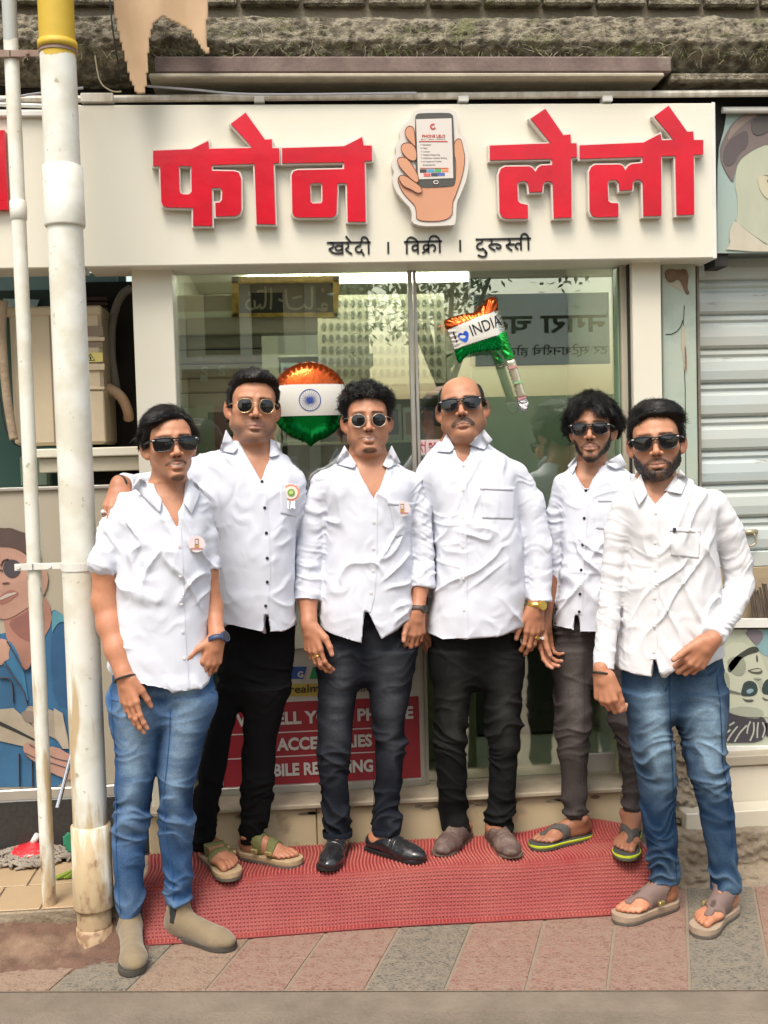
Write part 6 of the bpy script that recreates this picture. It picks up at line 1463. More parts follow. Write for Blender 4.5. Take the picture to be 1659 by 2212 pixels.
def strip_px(name, line, wpx, bvh, off, th, mat, parent, m=60):
    L = np.array(line, float); d = np.r_[0, np.cumsum(np.hypot(*np.diff(L, axis=0).T))]; t = np.linspace(0, d[-1], m+1); U = np.interp(t, d, L[:,0]); Vv = np.interp(t, d, L[:,1]); V = []; n = 3
    last = None
    n = 4; YY = np.full((m+1, n+1), np.nan)
    for j in range(m+1):
        for i in range(n+1):
            h, _, dd = hit_px(bvh, U[j]+wpx*(i/n-.5), Vv[j])
            if h is not None: YY[j, i] = h[1]
    md = np.nanmedian(YY); YY = np.where(np.isfinite(YY), YY, md); Y0_ = YY.copy()
    for _ in range(2): E_ = np.pad(YY, ((1,1),(0,0)), 'edge'); YY = np.minimum((E_[:-2]+E_[2:]+2*YY)/4, Y0_)
    for lay in (off+th, off-.002):
        for j in range(m+1):
            for i in range(n+1):
                d2 = ray(U[j]+wpx*(i/n-.5), Vv[j]); V.append(CAM+d2*((YY[j, i]-lay-CAM[1])/d2[1]))
    N = (n+1)*(m+1); Fc = []
    for j in range(m):
        for i in range(n):
            a = j*(n+1)+i; Fc.append((a, a+1, a+n+2, a+n+1))
        a = j*(n+1); Fc.append((a, a+n+1, N+a+n+1, N+a)); a += n; Fc.append((a, a+n+1, N+a+n+1, N+a))
    for i in range(n): Fc.append((i,i+1,N+i+1,N+i))
    return obj(name, V, Fc, mat, parent, False)
def wrinkle_shirt(V, N, sd_, arms, amp=1.0):
    w_ = np.c_[fbm(V*4, 2, sd_), fbm(V*4+9, 2, sd_+1), fbm(V*4+19, 2, sd_+2)]*.35
    P = V+w_*.25
    d = .010*fbm(P*np.array([6,4,5]), 3, sd_+3)
    r1 = 1-2*np.abs(vnoise((P@rotm(0,0,35))*np.array([14,7,5]), sd_+4)); r2 = 1-2*np.abs(vnoise((P@rotm(0,0,-40))*np.array([17,7,6]), sd_+5))
    sel = sstep(-.1, .35, vnoise(V*5, sd_+6)); sel2 = sstep(-.1, .35, vnoise(V*5+7, sd_+7))
    d += .0105*np.clip(r1, 0, 1)**3.2*sel+.0100*np.clip(r2, 0, 1)**3.2*sel2
    r3 = 1-2*np.abs(vnoise(P*np.array([6,5,20]), sd_+8)); d += .0042*np.clip(r3, 0, 1)**3*sstep(.0, .5, vnoise(V*4+3, sd_+9))
    for (a, b, wt) in arms:      # transverse creases on sleeves
        dist = capd(V, a, b); k = sstep(.085, .05, dist); ax_ = np.array(b)-np.array(a); ax_ /= np.linalg.norm(ax_)
        t = V@ax_; oth = V-t[:, None]*ax_; r = 1-2*np.abs(vnoise(np.c_[t*52+2.2*vnoise(oth*16, sd_), oth[:,0]*9, oth[:,1]*9], sd_+11))
        m2 = .35+.65*sstep(-.2, .4, vnoise(V*7, sd_+12)); d = d*(1-k*wt*.5)+k*wt*m2*.0048*np.clip(r, -.3, 1)
    return V+N*(d*amp-.0045)[:, None]
def wrinkle_trouser(V, N, sd_, knee, ankle, amp=1.0):
    P = V+np.c_[fbm(V*6, 2, sd_), fbm(V*6+5, 2, sd_+1), 2*fbm(V*7+9, 2, sd_+2)]*.06
    wz = .40+.9*np.exp(-((V[:,2]-knee)/.09)**2)+1.0*np.exp(-((V[:,2]-ankle-.05)/.07)**2)+.7*np.exp(-((V[:,2]-(knee+.40))/.07)**2)
    r = 1-2*np.abs(vnoise((P@rotm(0,0,18))*np.array([7,6,26]), sd_+3)); r2 = 1-2*np.abs(vnoise((P@rotm(0,0,-28))*np.array([8,6,21]), sd_+4)); r = np.sign(r)*np.abs(r)**1.6; r2 = np.sign(r2)*np.abs(r2)**1.6
    return V+N*((.0085*np.clip(r,-.15,1)+.0085*np.clip(r2,-.15,1))*wz*amp*.8+.005*fbm(V*7, 2, sd_)-.0035)[:, None], np.clip(np.maximum(r, r2), 0, 1)*wz
def make_glasses(E, Rm, s, kind, root, dz=0.0):
    W = lambda q: E+Rm@(np.array(q, float)*s)
    if kind == 'way': out = [(.009,.008),(.012,.019),(.030,.0215),(.055,.0215),(.066,.018),(.066,.004),(.060,-.014),(.048,-.021),(.030,-.021),(.018,-.014),(.011,-.002)]
    elif kind == 'square': out = [(.007,.006),(.011,.018),(.030,.021),(.058,.021),(.068,.018),(.068,.0),(.064,-.015),(.054,-.020),(.028,-.020),(.018,-.014),(.010,-.002)]
    elif kind == 'hex': out = [(.011,.0),(.016,.018),(.024,.023),(.046,.023),(.056,.016),(.060,.001),(.056,-.013),(.044,-.023),(.026,-.021),(.016,-.012)]
    else: out = [(.035+.0235*math.cos(a), .000+.0235*math.sin(a)*(1 if math.sin(a) < 0 else .88)) for a in np.linspace(0, 2*math.pi, 21)[:-1]]
    out = smooth_loop(out, 2); yc_ = -.106; cv = lambda x: yc_+3.2*x*x
    g = thing('sunglasses', 'x', 'sunglasses', E); del g['label'], g['category']; g.parent = root; g.location = [float(v) for v in (E-wl(root))]
    metal = kind in ('hex', 'round'); mf = {'hex': m_goldw, 'round': m_silver}.get(kind, m_frame)
    for sg in (-1, 1):
        o = [(x*sg, z+dz) for x, z in out]; cx = sum(p[0] for p in o)/len(o); cz = sum(p[1] for p in o)/len(o); V = []; Fc = []; n = len(o)
        for f in (1, .66, .33):
            for (x, z) in o: xx, zz = cx+(x-cx)*f, cz+(z-cz)*f; V.append(W((xx, cv(xx)-.003*(1-f*f), zz)))
        V.append(W((cx, cv(cx)-.003, cz)))
        for r_ in range(2):
            for k in range(n): Fc.append((r_*n+k, r_*n+(k+1) % n, (r_+1)*n+(k+1) % n, (r_+1)*n+k))
        for k in range(n): Fc.append((2*n+k, 2*n+(k+1) % n, 3*n))
        if sg < 0: Fc = [q[::-1] for q in Fc]
        obj('lens', V, Fc, m_lens, g, True)
        q = MB(); pts = [W((x, cv(x)-.0006, z)) for x, z in o]; q.tube(pts+[pts[0], pts[1]], (.0009 if metal else .0019)*s, 6, False); q.build('lens_rim', mf, g, True)
        q = MB(); xe = sg*(.060 if metal else .070); ze = (.010 if metal else .014)+dz
        q.tube([W((xe-sg*.004, cv(xe)-.001, ze)), W((xe+sg*.004, cv(xe)+.004, ze)), W((sg*.078*1.02, -.045, ze-.001)), W((sg*.083, .0, ze-.003)), W((sg*.084, .018, ze-.010))], (.0013 if metal else .0032)*s, 6); q.build('temple', mf, g, True)
        if not metal:
            q = MB(); q.tube([W((sg*.063, cv(.063)-.0035, .0155+dz)), W((sg*.069, cv(.069)-.0035, .0150+dz))], .0019*s, 6); q.build('hinge_stud', m_btnw, g, True)
    q = MB()
    if metal: q.tube([W((-.012, cv(.012)-.001, .008+dz)), W((0, yc_-.004, .011+dz)), W((.012, cv(.012)-.001, .008+dz))], .0014*s, 6)
    else:
        q.tube([W((-.066, cv(.066)-.001, .0185+dz)), W((-.035, cv(.035)-.001, .0215+dz)), W((-.012, cv(.012)-.001, .0185+dz)), W((0, yc_-.002, .0165+dz)), W((.012, cv(.012)-.001, .0185+dz)), W((.035, cv(.035)-.001, .0215+dz)), W((.066, cv(.066)-.001, .0185+dz))], .0026*s, 6)
        q.tube([W((-.010, cv(.01)-.001, .008+dz)), W((0, yc_-.002, .011+dz)), W((.010, cv(.01)-.001, .008+dz))], .0028*s, 6)
    q.build('bridge', mf, g, True)
SOLE = ([0,.03,.10,.25,.45,.62,.75,.86,.94,.985,1.0], [.006,.018,.029,.032,.031,.037,.044,.043,.034,.018,.004])
def sole_mesh(mb, L, z0, z1, sc=1.0, big=1, flare=1.0, toespring=.0):
    n = 36; t = (1-np.cos(np.linspace(0, math.pi, n)))/2; hw = np.interp(t, *SOLE)*sc; cxs = big*.006*np.interp(t, [0,.4,.8,1], [0,-.2,.8,1.2]); y = t*L; up_ = toespring*np.clip((t-.75)/.25, 0, 1)**2
    V = []; Fc = []
    for (z, f) in ((z0, .96), (z0+.25*(z1-z0), 1), (z1-.002, flare), (z1, flare*.95)):
        for i in range(n): V.append((cxs[i]-hw[i]*f, y[i], z+up_[i]))
        for i in range(n): V.append((cxs[n-1-i]+hw[n-1-i]*f, y[n-1-i], z+up_[n-1-i]))
    m = 2*n
    for k in range(3):
        for i in range(m): Fc.append((k*m+i, k*m+(i+1) % m, (k+1)*m+(i+1) % m, (k+1)*m+i))
    for i in range(n-1):
        Fc.append((3*m+i, 3*m+m-1-i, 3*m+m-2-i, 3*m+i+1)); Fc.append((i, i+1, m-2-i, m-1-i))
    mb.add(V, Fc)
def foot_field(G, big, z0, sc=1.0, leg=None, slim=0.0):
    b = big; q = lambda x, y, z: (x*sc, y*sc, z0+z*sc)
    G.ell(q(0,.032,.030), (.027*sc,.030*sc,.030*sc), .0); G.rc(q(0,.048,.060), leg[0], .031*sc, leg[1], .02)
    for x in (-1, 1): G.ell(q(x*.032,.050,.070), (.010*sc,.014*sc,.014*sc), .012)
    G.rc(q(0,.060,.055), q(b*.004,.165,.026), .031*sc, .023*sc, .02); G.ell(q(b*.003,.172,.018), (.042*sc,.036*sc,.018*sc), .012); G.rc(q(0,.05,.022), q(b*.002,.16,.016), .028*sc, .022*sc, .012)
    for (x, y0, y1, r) in ((b*.024,.190,.238,.0125),(b*.006,.195,.236,.0088),(-b*.009,.192,.228,.0082),(-b*.022,.186,.216,.0076),(-b*.034,.178,.203,.0072)):
        G.rc(q(x,y0,.015), q(x*.98,(y0+y1)/2,.016), r*1.05*sc, r*sc, .006); G.rc(q(x*.98,(y0+y1)/2,.016), q(x*.96,y1,.010), r*sc, r*.95*sc, .004)
def foot(root, heel, toe, kind, big, zg, Ls=.27, skin=SKB, hem=None):
    """returns skin verts/faces in world; builds footwear as parts"""
    heel = np.array(heel, float); toe = np.array(toe, float); dv = toe-heel; dv[2] = 0; L = np.linalg.norm(dv); dy = dv/L; L = float(np.clip(L, Ls*.94, Ls*1.06)); dx = np.array([dy[1], -dy[0], 0]); o = np.array([toe[0]-dy[0]*L, toe[1]-dy[1]*L, zg])
    T = lambda V: o+np.asarray(V)[:, :1]*dx+np.asarray(V)[:, 1:2]*dy+np.asarray(V)[:, 2:3]*np.array([0,0,1]); sc = L/.27
    nm = {'boot': 'ankle_boot', 'loafer': 'loafer', 'sandal': 'strap_sandal', 'mule': 'slip_on_shoe', 'flip': 'flip_flop', 'thong': 'thong_sandal'}[kind]
    sh_ = thing(nm, 'x', 'x', o); del sh_['label'], sh_['category']; sh_.parent = root; sh_.location = [float(v) for v in (o-wl(root))]
    def add(mb, name, mat, smooth=True): mb.V = [tuple(v) for v in T(mb.V)]; return mb.build(name, mat, sh_, smooth)
    zs = {'boot': .014, 'loafer': .012, 'sandal': .030, 'mule': .012, 'flip': .022, 'thong': .034}[kind]
    hc = np.array(hem[0])-o; hl = np.array([hc@dx, hc@dy, hc[2]]); closed = kind in ('boot','loafer','mule')
    G = Grid((-.085*sc,-.06,-.005), (.085*sc,.30*sc,hl[2]+.02), .0035)
    if closed: G.ell((0,.034,.036), (.024,.026,.024), 0); G.rc((0,.048,.050), hl, .029*sc, hem[1], .02); G.rc((0,.06,.045), (0,.10,.040), .026, .022, .02)
    else: foot_field(G, big, zs-.004, sc, (hl, hem[1]))
    G.F = np.maximum(G.F, G.ax[2][None,None,:]-hl[2]).astype(np.float32)
    skinV = None
    if kind == 'boot':
        G2 = Grid((-.08,-.03,0), (.08,.32,.22), .0036)
        G2.ell((0,.215*sc,.030), (.041,.060,.027), 0); G2.rc((0,.20*sc,.034), (0,.07,.058), .030, .037, .03); G2.ell((0,.036,.045), (.034,.038,.040), .02); k_ = .19/max(hl[2], .1); bt = (hl[0]*min(1,k_), .050+(hl[1]-.05)*min(1,k_), .19); G2.rc((0,.050,.06), bt, .040, hem[1]+.001, .02); G2.rc((0,.03,.030), (0,.18,.028), .027, .030, .02)
        G2.F = np.maximum(G2.F, (G2.ax[2][None,None,:]-.165+.0*G2.F)).astype(np.float32); G2.F = np.maximum(G2.F, .010-G2.ax[2][None,None,:]).astype(np.float32)
        G2.rc((bt[0],bt[1],.15), (bt[0],bt[1],.25), hem[1]-.006, hem[1]-.006, .003, 's')
        V, Q = G2.mesh(); N = vnormals(V, Q); V = V+N*(.0022*(fbm(V*np.array([18,50,40]), 3, 3)))[:, None]; V = smooth_mesh(V, Q, 2)
        obj('suede_upper', T(V), Q, pm('olive_suede', (.215,.165,.095), .92, c2=(.16,.12,.07), ns=24, amt=.6, bump=.4, bs=200, bdist=.001, sheen=.3), sh_, True)
        for x in (-1, 1):
            G3 = Grid((-.08,-.03,0), (.08,.32,.22), .0036); G3.F = (G2.F-.0016).astype(np.float32); X, Y_, Z = G3.ax[0][:,None,None], G3.ax[1][None,:,None], G3.ax[2][None,None,:]
            lim = np.maximum(np.maximum(np.abs(Y_-.060)-(.009+.08*np.clip(Z-.06,0,.2)), .062-Z), np.maximum(Z-.163, .01-x*X)); G3.F = np.maximum(G3.F, lim).astype(np.float32); V, Q = G3.mesh()
            if len(Q): obj('elastic_panel', T(V), Q, pm('elastic_black', (.02,.02,.022), .9, bump=.8, bs=260, bdist=.001), sh_, True)
        q = MB(); sole_mesh(q, L, 0, .016, 1.0, big, 1.0, .004); add(q, 'sole', pm('boot_sole', (.06,.052,.042), .8), False)
    elif kind in ('loafer', 'mule'):
        G2 = Grid((-.08,-.03,0), (.08,.32,.16), .0034)
        G2.ell((0,.205*sc,.026), (.040,.066,.026), 0); G2.rc((0,.19*sc,.030), (0,.11,.045), .028, .033, .03)
        if kind == 'loafer': G2.rc((0,.11,.036), (0,.034,.036), .032, .031, .02); G2.F = np.maximum(G2.F, G2.ax[2][None,None,:]-np.interp(G2.ax[1], [0,.06,.10,.14,.3], [.068,.052,.060,.09,.12])[None,:,None]).astype(np.float32)
        else: G2.rc((0,.11,.030), (0,.045,.020), .032, .029, .02); G2.F = np.maximum(G2.F, G2.ax[2][None,None,:]-np.interp(G2.ax[1], [0,.06,.10,.13,.3], [.028,.034,.060,.10,.12])[None,:,None]).astype(np.float32)
        G2.F = np.maximum(G2.F, .010-G2.ax[2][None,None,:]).astype(np.float32)
        G2.rc((0,.115,.085), (0,.04,.085), .028, .030, .004, 's')
        V, Q = G2.mesh(); N = vnormals(V, Q); am = .0012 if kind == 'loafer' else .0040
        V = V+N*(am*fbm(V*np.array([16,46,40]), 3, 3+big)+am*.8*np.clip(1-2*np.abs(vnoise(V*np.array([12,60,30]), 8)),0,1))[:, None]; V = smooth_mesh(V, Q, 1)
        mt_ = pm('black_leather', (.012,.012,.014), .22, c2=(.05,.05,.05), ns=30, amt=.4, coat=.3, bump=.2, bs=80) if kind == 'loafer' else pm('worn_brown_leather', (.085,.050,.042), .7, c2=(.24,.185,.14), ns=18, nd=8, amt=.6, lo=.48, hi=.66, bump=.6, bs=70, bdist=.003)
        obj('upper', T(V), Q, mt_, sh_, True)
        q = MB(); 
        G3 = Grid((-.08,.09,0), (.08,.20,.16), .0034); G3.F = None
        G4 = Grid(G2.lo, G2.lo+(G2.n-1)*G2.h, G2.h); G4.F = (G2.F-.0024)[:G4.n[0], :G4.n[1], :G4.n[2]]; lim = np.maximum(np.abs(G4.ax[1][None,:,None]-.150*sc)-(.011 if kind == 'loafer' else .020), .018-G4.ax[2][None,None,:]+0*G4.F); G4.F = np.maximum(G4.F, lim).astype(np.float32)
        V, Q = G4.mesh(); obj('strap', T(V), Q, mt_, sh_, True)
        sole_mesh(q, L, 0, .014, .96, big, 1.0, .006); add(q, 'sole', m_black if kind == 'loafer' else pm('mule_sole', (.16,.12,.09), .85), False)
        if kind == 'loafer': q = MB(); q.box((-.028,.004,-.0), (.028,.06,.016), .006); add(q, 'heel', m_black, False)
    else:
        cols = {'sandal': ((.42,.30,.17), (.10,.085,.065)), 'thong': ((.36,.27,.19), (.10,.085,.07)), 'flip': ((.50,.60,.03), (.07,.07,.05))}[kind]
        h0 = {'sandal': .012, 'thong': .012, 'flip': .011}[kind]
        q = MB(); sole_mesh(q, L, 0, h0, 1.06, big, 1.0); add(q, 'outsole', pm('outsole_'+kind, cols[1], .85), False)
        q = MB(); sole_mesh(q, L, h0-.001, zs-.003, 1.08, big, 1.02); add(q, 'footbed', pm('footbed_'+kind, cols[0], .85, c2=tuple(x*.75 for x in cols[0]), ns=30), False)
        if kind == 'flip': q = MB(); sole_mesh(q, L, zs-.0045, zs-.001, 1.05, big, 1.0); add(q, 'top_sheet', pm('flip_top', (.05,.05,.045), .85), False)
        X, Y_, Z = G.ax[0][:,None,None], G.ax[1][None,:,None], G.ax[2][None,None,:]
        def seg2(a, b): 
            ax_, ay = X-a[0], Y_-a[1]; bx, by = b[0]-a[0], b[1]-a[1]; t = np.clip((ax_*bx+ay*by)/(bx*bx+by*by), 0, 1); return np.sqrt((ax_-t*bx)**2+(ay-t*by)**2)
        segs = {'sandal': [([((-.07,.095),(.07,.105))], .0165, .0055), ([((-.07,.150),(.07,.165))], .0165, .0055)], 'flip': [([((big*.013,.212),(big*.016,.185)),((big*.016,.185),(.050,.105)),((big*.016,.185),(-.050,.105)),((.05,.105),(.06,.09)),((-.05,.105),(-.06,.09))], .0095, .0050)], 'thong': [([((big*.012,.205),(big*.010,.165))], .0130, .0060), ([((big*.010,.165),(-.055,.085)),((big*.010,.165),(.055,.085))], .024, .0060)]}[kind]
        cst = {'sandal': pm('olive_strap', (.125,.125,.040), .8, bump=.3, bs=120, bdist=.001), 'flip': pm('grey_strap', (.055,.048,.042), .8, c2=(.10,.085,.075), ns=60), 'thong': pm('mauve_strap', (.185,.125,.105), .8, c2=(.14,.09,.08), ns=20)}[kind]
        for (sg_, hw, th) in segs:
            D = None
            for (a, b) in sg_: e = seg2((a[0]*sc,a[1]*sc), (b[0]*sc,b[1]*sc)); D = e if D is None else np.minimum(D, e)
            G4 = Grid(G.lo, G.lo+(G.n-1)*G.h, G.h); G4.F = np.maximum(np.maximum((G.F-th)[:G4.n[0],:G4.n[1],:G4.n[2]], D-hw), np.maximum(zs-.012-Z, Z-(zs+.085)))[:G4.n[0],:G4.n[1],:G4.n[2]].astype(np.float32)
            V, Q = G4.mesh(); st_ = obj('strap', T(V), Q, cst, sh_, True)
            if kind == 'sandal' or (kind == 'thong' and hw > .02):
                yb_ = (sg_[0][0][1]+sg_[0][1][1])/2 if kind == 'sandal' else .115; q = MB(); xx = -big*.047
                q.box((xx-.006,yb_-.012,zs+.012), (xx+.006,yb_+.012,zs+.026), .002); q.V = [tuple(v) for v in T(q.V)]; q.build('buckle', pm('buckle', (.62,.52,.22), .3, .8), st_)
    V, Q = G.mesh(); return T(V), Q
def build_person(D):
    Y = D['Y']; base = SKB*D.get('tone', 1.0)
    root = thing('person', D['label'], 'person', gz(D['foot'][0], D['foot'][1], D['zg']), D.get('group'))
    hd = D['head']; E = at(hd['eye'][0], hd['eye'][1], Y+hd.get('dy', -.02)); E = E+up*.010*hd['s']; Rm = rotm(hd['rot'][0]-math.degrees(math.atan2(E[0], E[1])), hd['rot'][1], hd['rot'][2]); s = hd['s']
    BV = []; BQ = []; BC = []; nb = 0
    def addbody(V, Q, C):
        nonlocal nb
        BV.append(V); BQ.append(Q+nb); BC.append(C); nb += len(V)
    # ---- torso arrays
    t = D['torso']; ratio = t.get('ry', lambda v, r: r*.62)
    TZ = dens(t['sec'], Y, t.get('dy', lambda v: .0), ratio)
    # ---- head, neck, chest
    top = E[2]+.16*s; zbot = at(D['V'][len(D['V'])//2][0], D['zlow'], Y)[2]
    cxm = TZ[1][-1]
    G = Grid((min(E[0]-.125*s, cxm-.13), min(E[1]-.15*s, Y-.16), zbot), (max(E[0]+.125*s, cxm+.13), E[1]+.145*s, top), .0029)
    head_prims(G, E, Rm, s, hd)
    nk = at(*D['neck'], Y+.012); nr = D.get('nr', .058)
    G.rc(E+Rm@(np.array((0,.022,-.055))*s), nk, nr*.97, nr*1.04, .028); G.rc(nk+np.array([0,.01,-.01]), nk+np.array([0,.03,-.09]), nr*1.05, nr*1.3, .03)
    G.loft(TZ[0], TZ[1], TZ[2], TZ[3], TZ[4], .022, 2.3, True, -.018)
    V, Q = G.mesh(); C, B, q = head_colors(V, E, Rm, s, hd, base)
    body = (V[:,2] < E[2]-.13*s); N = vnormals(V, Q)
    if hd.get('bdisp'): V = V+N*(B*hd['bdisp']*(.6+.8*(fbm(V*240, 2, 4))))[:, None]
    addbody(V, Q, C); HV, HN, HB, Hq = V, N, B, q
    # ---- hair
    h = hd['hair']; Fh = hair_field(G, E, Rm, s, hd); hv, hq = G.mesh(Fh); gi = np.clip(np.round((hv-G.lo)/G.h).astype(int), 0, G.n-1); fin = G.F[gi[:,0], gi[:,1], gi[:,2]] > -.0045; hq = hq[fin[hq].all(1)]; us = np.unique(hq); mp_ = -np.ones(len(hv), int); mp_[us] = np.arange(len(us)); hv = hv[us]; hq = mp_[hq]; hn = vnormals(hv, hq); fout = (fin[us]) & (G.F[gi[us][:,0], gi[us][:,1], gi[us][:,2]] > .0005); cq = ((hv-E)@Rm)/s
    hair = obj('hair', hv, hq, m_hair, root, True)
    ysel = (hn[:, 1] < .45)&fout; cand = np.where(ysel)[0]; rs = np.random.RandomState(h.get('seed', 1)); nst = h.get('n', 2600)
    idx = rs.choice(cand, min(nst, len(cand)), replace=False)
    fl = h['flow']; flow = lambda P, r_: (np.array([fl(*c) for c in ((P-E)@Rm)/s])+r_.normal(0, h.get('rand', .3), (len(P), 3)))@Rm.T
    Ls = h.get('L', (.015,.03)); sv, sf = strands(hv, hn, idx, flow, lambda r_, n: r_.uniform(Ls[0], Ls[1], n)*(.3+.7*sstep(-.01, .06, cq[idx][:,2])), h.get('sw', .0009), h.get('lift', .25), 3, 4, h.get('wave', 0))
    o = obj('hair_strands', sv, sf, m_hair, hair); o['kind'] = 'stuff'
    if hd.get('bstr'):
        w_ = np.where((HB > .45)&(Hq[:,1] < .02))[0]; idx = rs.choice(w_, min(hd['bstr'][0], len(w_)), replace=False)
        sv, sf = strands(HV, HN, idx, lambda P, r_: np.tile(np.array([0,-.2,-1.]), (len(P),1))+r_.normal(0,.35,(len(P),3)), lambda r_, n: r_.uniform(.35,1,n)*hd['bstr'][1], .0006, .5, 5, 2)
        o = obj('beard', sv, sf, m_hair, root); o['kind'] = 'stuff'
    make_glasses(E, Rm, s, hd['glasses'], root, hd.get('gz', 0)-.010)
    # ---- arms and hands
    for a in D['hands']:
        pts = [at3(p, Y) for p in a['arm']]; rad = [r/ppm(Y) for r in a['rad']]; W = pts[-1]
        allp = np.array(pts[a.get('start', 0):]+[W+np.array(a['f'])/np.linalg.norm(a['f'])*.2]); lo = allp.min(0)-.07; hi = allp.max(0)+.07
        G = Grid(lo, hi, .0026)
        for i in range(a.get('start', 0), len(pts)-1): G.rc(pts[i], pts[i+1], rad[i], rad[i+1], .02)
        tips, fr = hand_prims(G, W, a['f'], a['s'], a.get('c', (0,1,0)), a.get('curl', (20,25,30,35)), a.get('thumb', (35,20)), a.get('tc', .1), a.get('sc', 1.0), a.get('spread', 0))
        V, Q = G.mesh(); d = min([1]); C = np.tile(base*np.array([.93,.86,.84]) if not a.get('bare') else base*np.array([1,.93,.9]), (len(V),1)); C *= (1+.10*fbm(V*30, 3, 4))[:, None]
        for tp in tips: m_ = sstep(.016, .006, np.linalg.norm(V-tp, axis=1)); C = C*(1-m_[:,None]*.4)+m_[:,None]*.4*np.array([.62,.36,.28])
        addbody(V, Q, C)
        ax_ = (pts[-1]-pts[-2]); ax_ /= np.linalg.norm(ax_)
        for w_ in a.get('wear', []):
            c = W-ax_*w_.get('back', 0); r = w_.get('r', rad[-1])
            if w_['t'] == 'bracelet':
                q_ = MB(); q_.V = []; b = MB(); band(b, c, ax_, r, .007, .004, 26); b.build('bracelet', w_.get('m', m_black), root, True)
            elif w_['t'] == 'watch':
                b = MB(); band(b, c, ax_, r, .017, .003, 26); wa = b.build('wristwatch', w_['m'], root, True)
                dirc = np.array(w_.get('face', (0,-1,0)), float); dirc -= ax_*(dirc@ax_); dirc /= np.linalg.norm(dirc); b = MB(); p0 = c+dirc*(r-.001); b.tube([p0, p0+dirc*.009], w_.get('fr', .016), 18); b.build('watch_case', w_['m'], wa, False)
                b = MB(); b.tube([p0+dirc*.0088, p0+dirc*.0096], w_.get('fr', .016)*.8, 18); b.build('watch_face', w_.get('mf', m_frame), wa, False)
            elif w_['t'] == 'ring':
                fi = w_['finger']; off = (.029,.010,-.0095,-.028)[fi]; sc_ = a.get('sc', 1.0); c2 = W+(fr['f']*.106+fr['s']*off)*sc_+fr['c']*math.sin(R(a.get('curl', (20,25,30,35))[fi])*.55)*.02
                b = MB(); band(b, c2, fr['f'], .0088*sc_, .005, .0022, 18); b.V += []; rg = b.build('ring', w_['m'], root, True)
                b = MB(); b.tube([c2-fr['c']*.009*sc_, c2-fr['c']*.0135*sc_], .0055, 8); b.build('ring_stone', w_['m'], rg)
    # ---- shirt
    secs = np.array(TZ[0]); arms = D['sleeves']; alls = [p for a in arms for p in [at3(q, Y) for q in a['p']]]
    lo = np.array([min(min(p[0] for p in alls)-.07, (TZ[1]-TZ[3]).min()-.02), min(Y-max(TZ[4])-.06, min(p[1] for p in alls)-.07), TZ[0][0]-.02]); hi = np.array([max(max(p[0] for p in alls)+.07, (TZ[1]+TZ[3]).max()+.02), max(Y+max(TZ[4])+.05, max(p[1] for p in alls)+.07), max(TZ[0][-1]+.05, max(p[2] for p in alls)+.07)])
    lo[2] = min(lo[2], min(p[2] for p in alls)-.06)
    G = Grid(lo, hi, .0042); G.loft(TZ[0], TZ[1], TZ[2], TZ[3], TZ[4], 0, 2.4)
    ca = nk+np.array([0,.004,-.025]); cb = nk+np.array([0,.012,.016+D.get('stand', 0)]); G.rc(ca, cb, nr+.022, nr+.011, .018, flat=True)
    G.rc(nk, nk+(cb-ca)*3, nr+.004, nr+.005, .002, 's')
    U, Vp, dep = G.pix(); cutbelow = np.interp(U, *D['hemx']); Fb = G.F.copy()
    # hem shape only affects the torso
    hemd = (Vp-cutbelow)/F*dep; torsoF = np.maximum(G.F, hemd).astype(np.float32)
    for (ax0, ax1, pv) in D.get('split', []): pass
    G.F = torsoF; seglist = []
    for a in arms:
        pp_ = [at3(q, Y) for q in a['p']]; rad = [r/ppm(Y) for r in a['r']]
        for i in range(len(pp_)-1):
            last = i == len(pp_)-2; G.rc(pp_[i], pp_[i+1], rad[i], rad[i+1], .020 if i == 0 else .012, flat=True if last else None, pad=.05); seglist.append((pp_[i], pp_[i+1], a.get('w', 1.0)))
        d = pp_[-1]-pp_[-2]; d /= np.linalg.norm(d); cl = a.get('cuff', .045); g_ = a.get('cg', .0045)
        if cl: G.rc(pp_[-1]-d*cl, pp_[-1], rad[-1]+g_, rad[-1]+g_, .003, flat=True); G.rc(pp_[-1]-d*cl, pp_[-1]-d*(cl+.004), rad[-1]+g_, rad[-1]+g_*.3, .003)
    # neckline: carve the open V through the front
    vp = np.array(D['V'], float); sub = np.stack([U.ravel(), Vp.ravel()], 1); bb = (sub[:,0] > vp[:,0].min()-25)&(sub[:,0] < vp[:,0].max()+25)&(sub[:,1] > vp[:,1].min()-25)&(sub[:,1] < vp[:,1].max()+25)
    dv = np.full(len(sub), .1); dv[bb] = poly_sdf(sub[bb], vp)/F*dep.ravel()[bb]; yy = np.broadcast_to(G.ax[1][None,:,None], G.F.shape).ravel(); dv = np.maximum(dv, yy-(nk[1]-.005))
    G.F = np.maximum(G.F, -dv.reshape(G.F.shape)).astype(np.float32)
    V, Q = G.mesh(); V, Q = keep_big(V, Q, 200); V = smooth_mesh(V, Q, 1, .4); N = vnormals(V, Q); V = wrinkle_shirt(V, N, D['seed'], seglist, D.get('wr', 1.0))
    ms_ = m_shirt2 if D.get('warm') else m_shirt
    shirt = obj('shirt', V, Q, ms_, root, True)
    polys = [tuple(int(i) for i in f) for f in Q]; sbv = BVHTree.FromPolygons([tuple(p) for p in V], polys)
    av = np.concatenate([V]+BV[:1]); aq = polys+[tuple(int(i)+len(V) for i in f) for f in BQ[0]]; abv = BVHTree.FromPolygons([tuple(p) for p in av], aq)
    for i, qd in enumerate(D['collar']): patch_px('collar_leaf', qd, abv, .008, .0025, ms_, shirt, 14, 12, .006, True, .0, i, 14)
    if D.get('placket'): strip_px('placket', D['placket'][0], D['placket'][1], sbv, .0006, .0022, ms_, shirt)
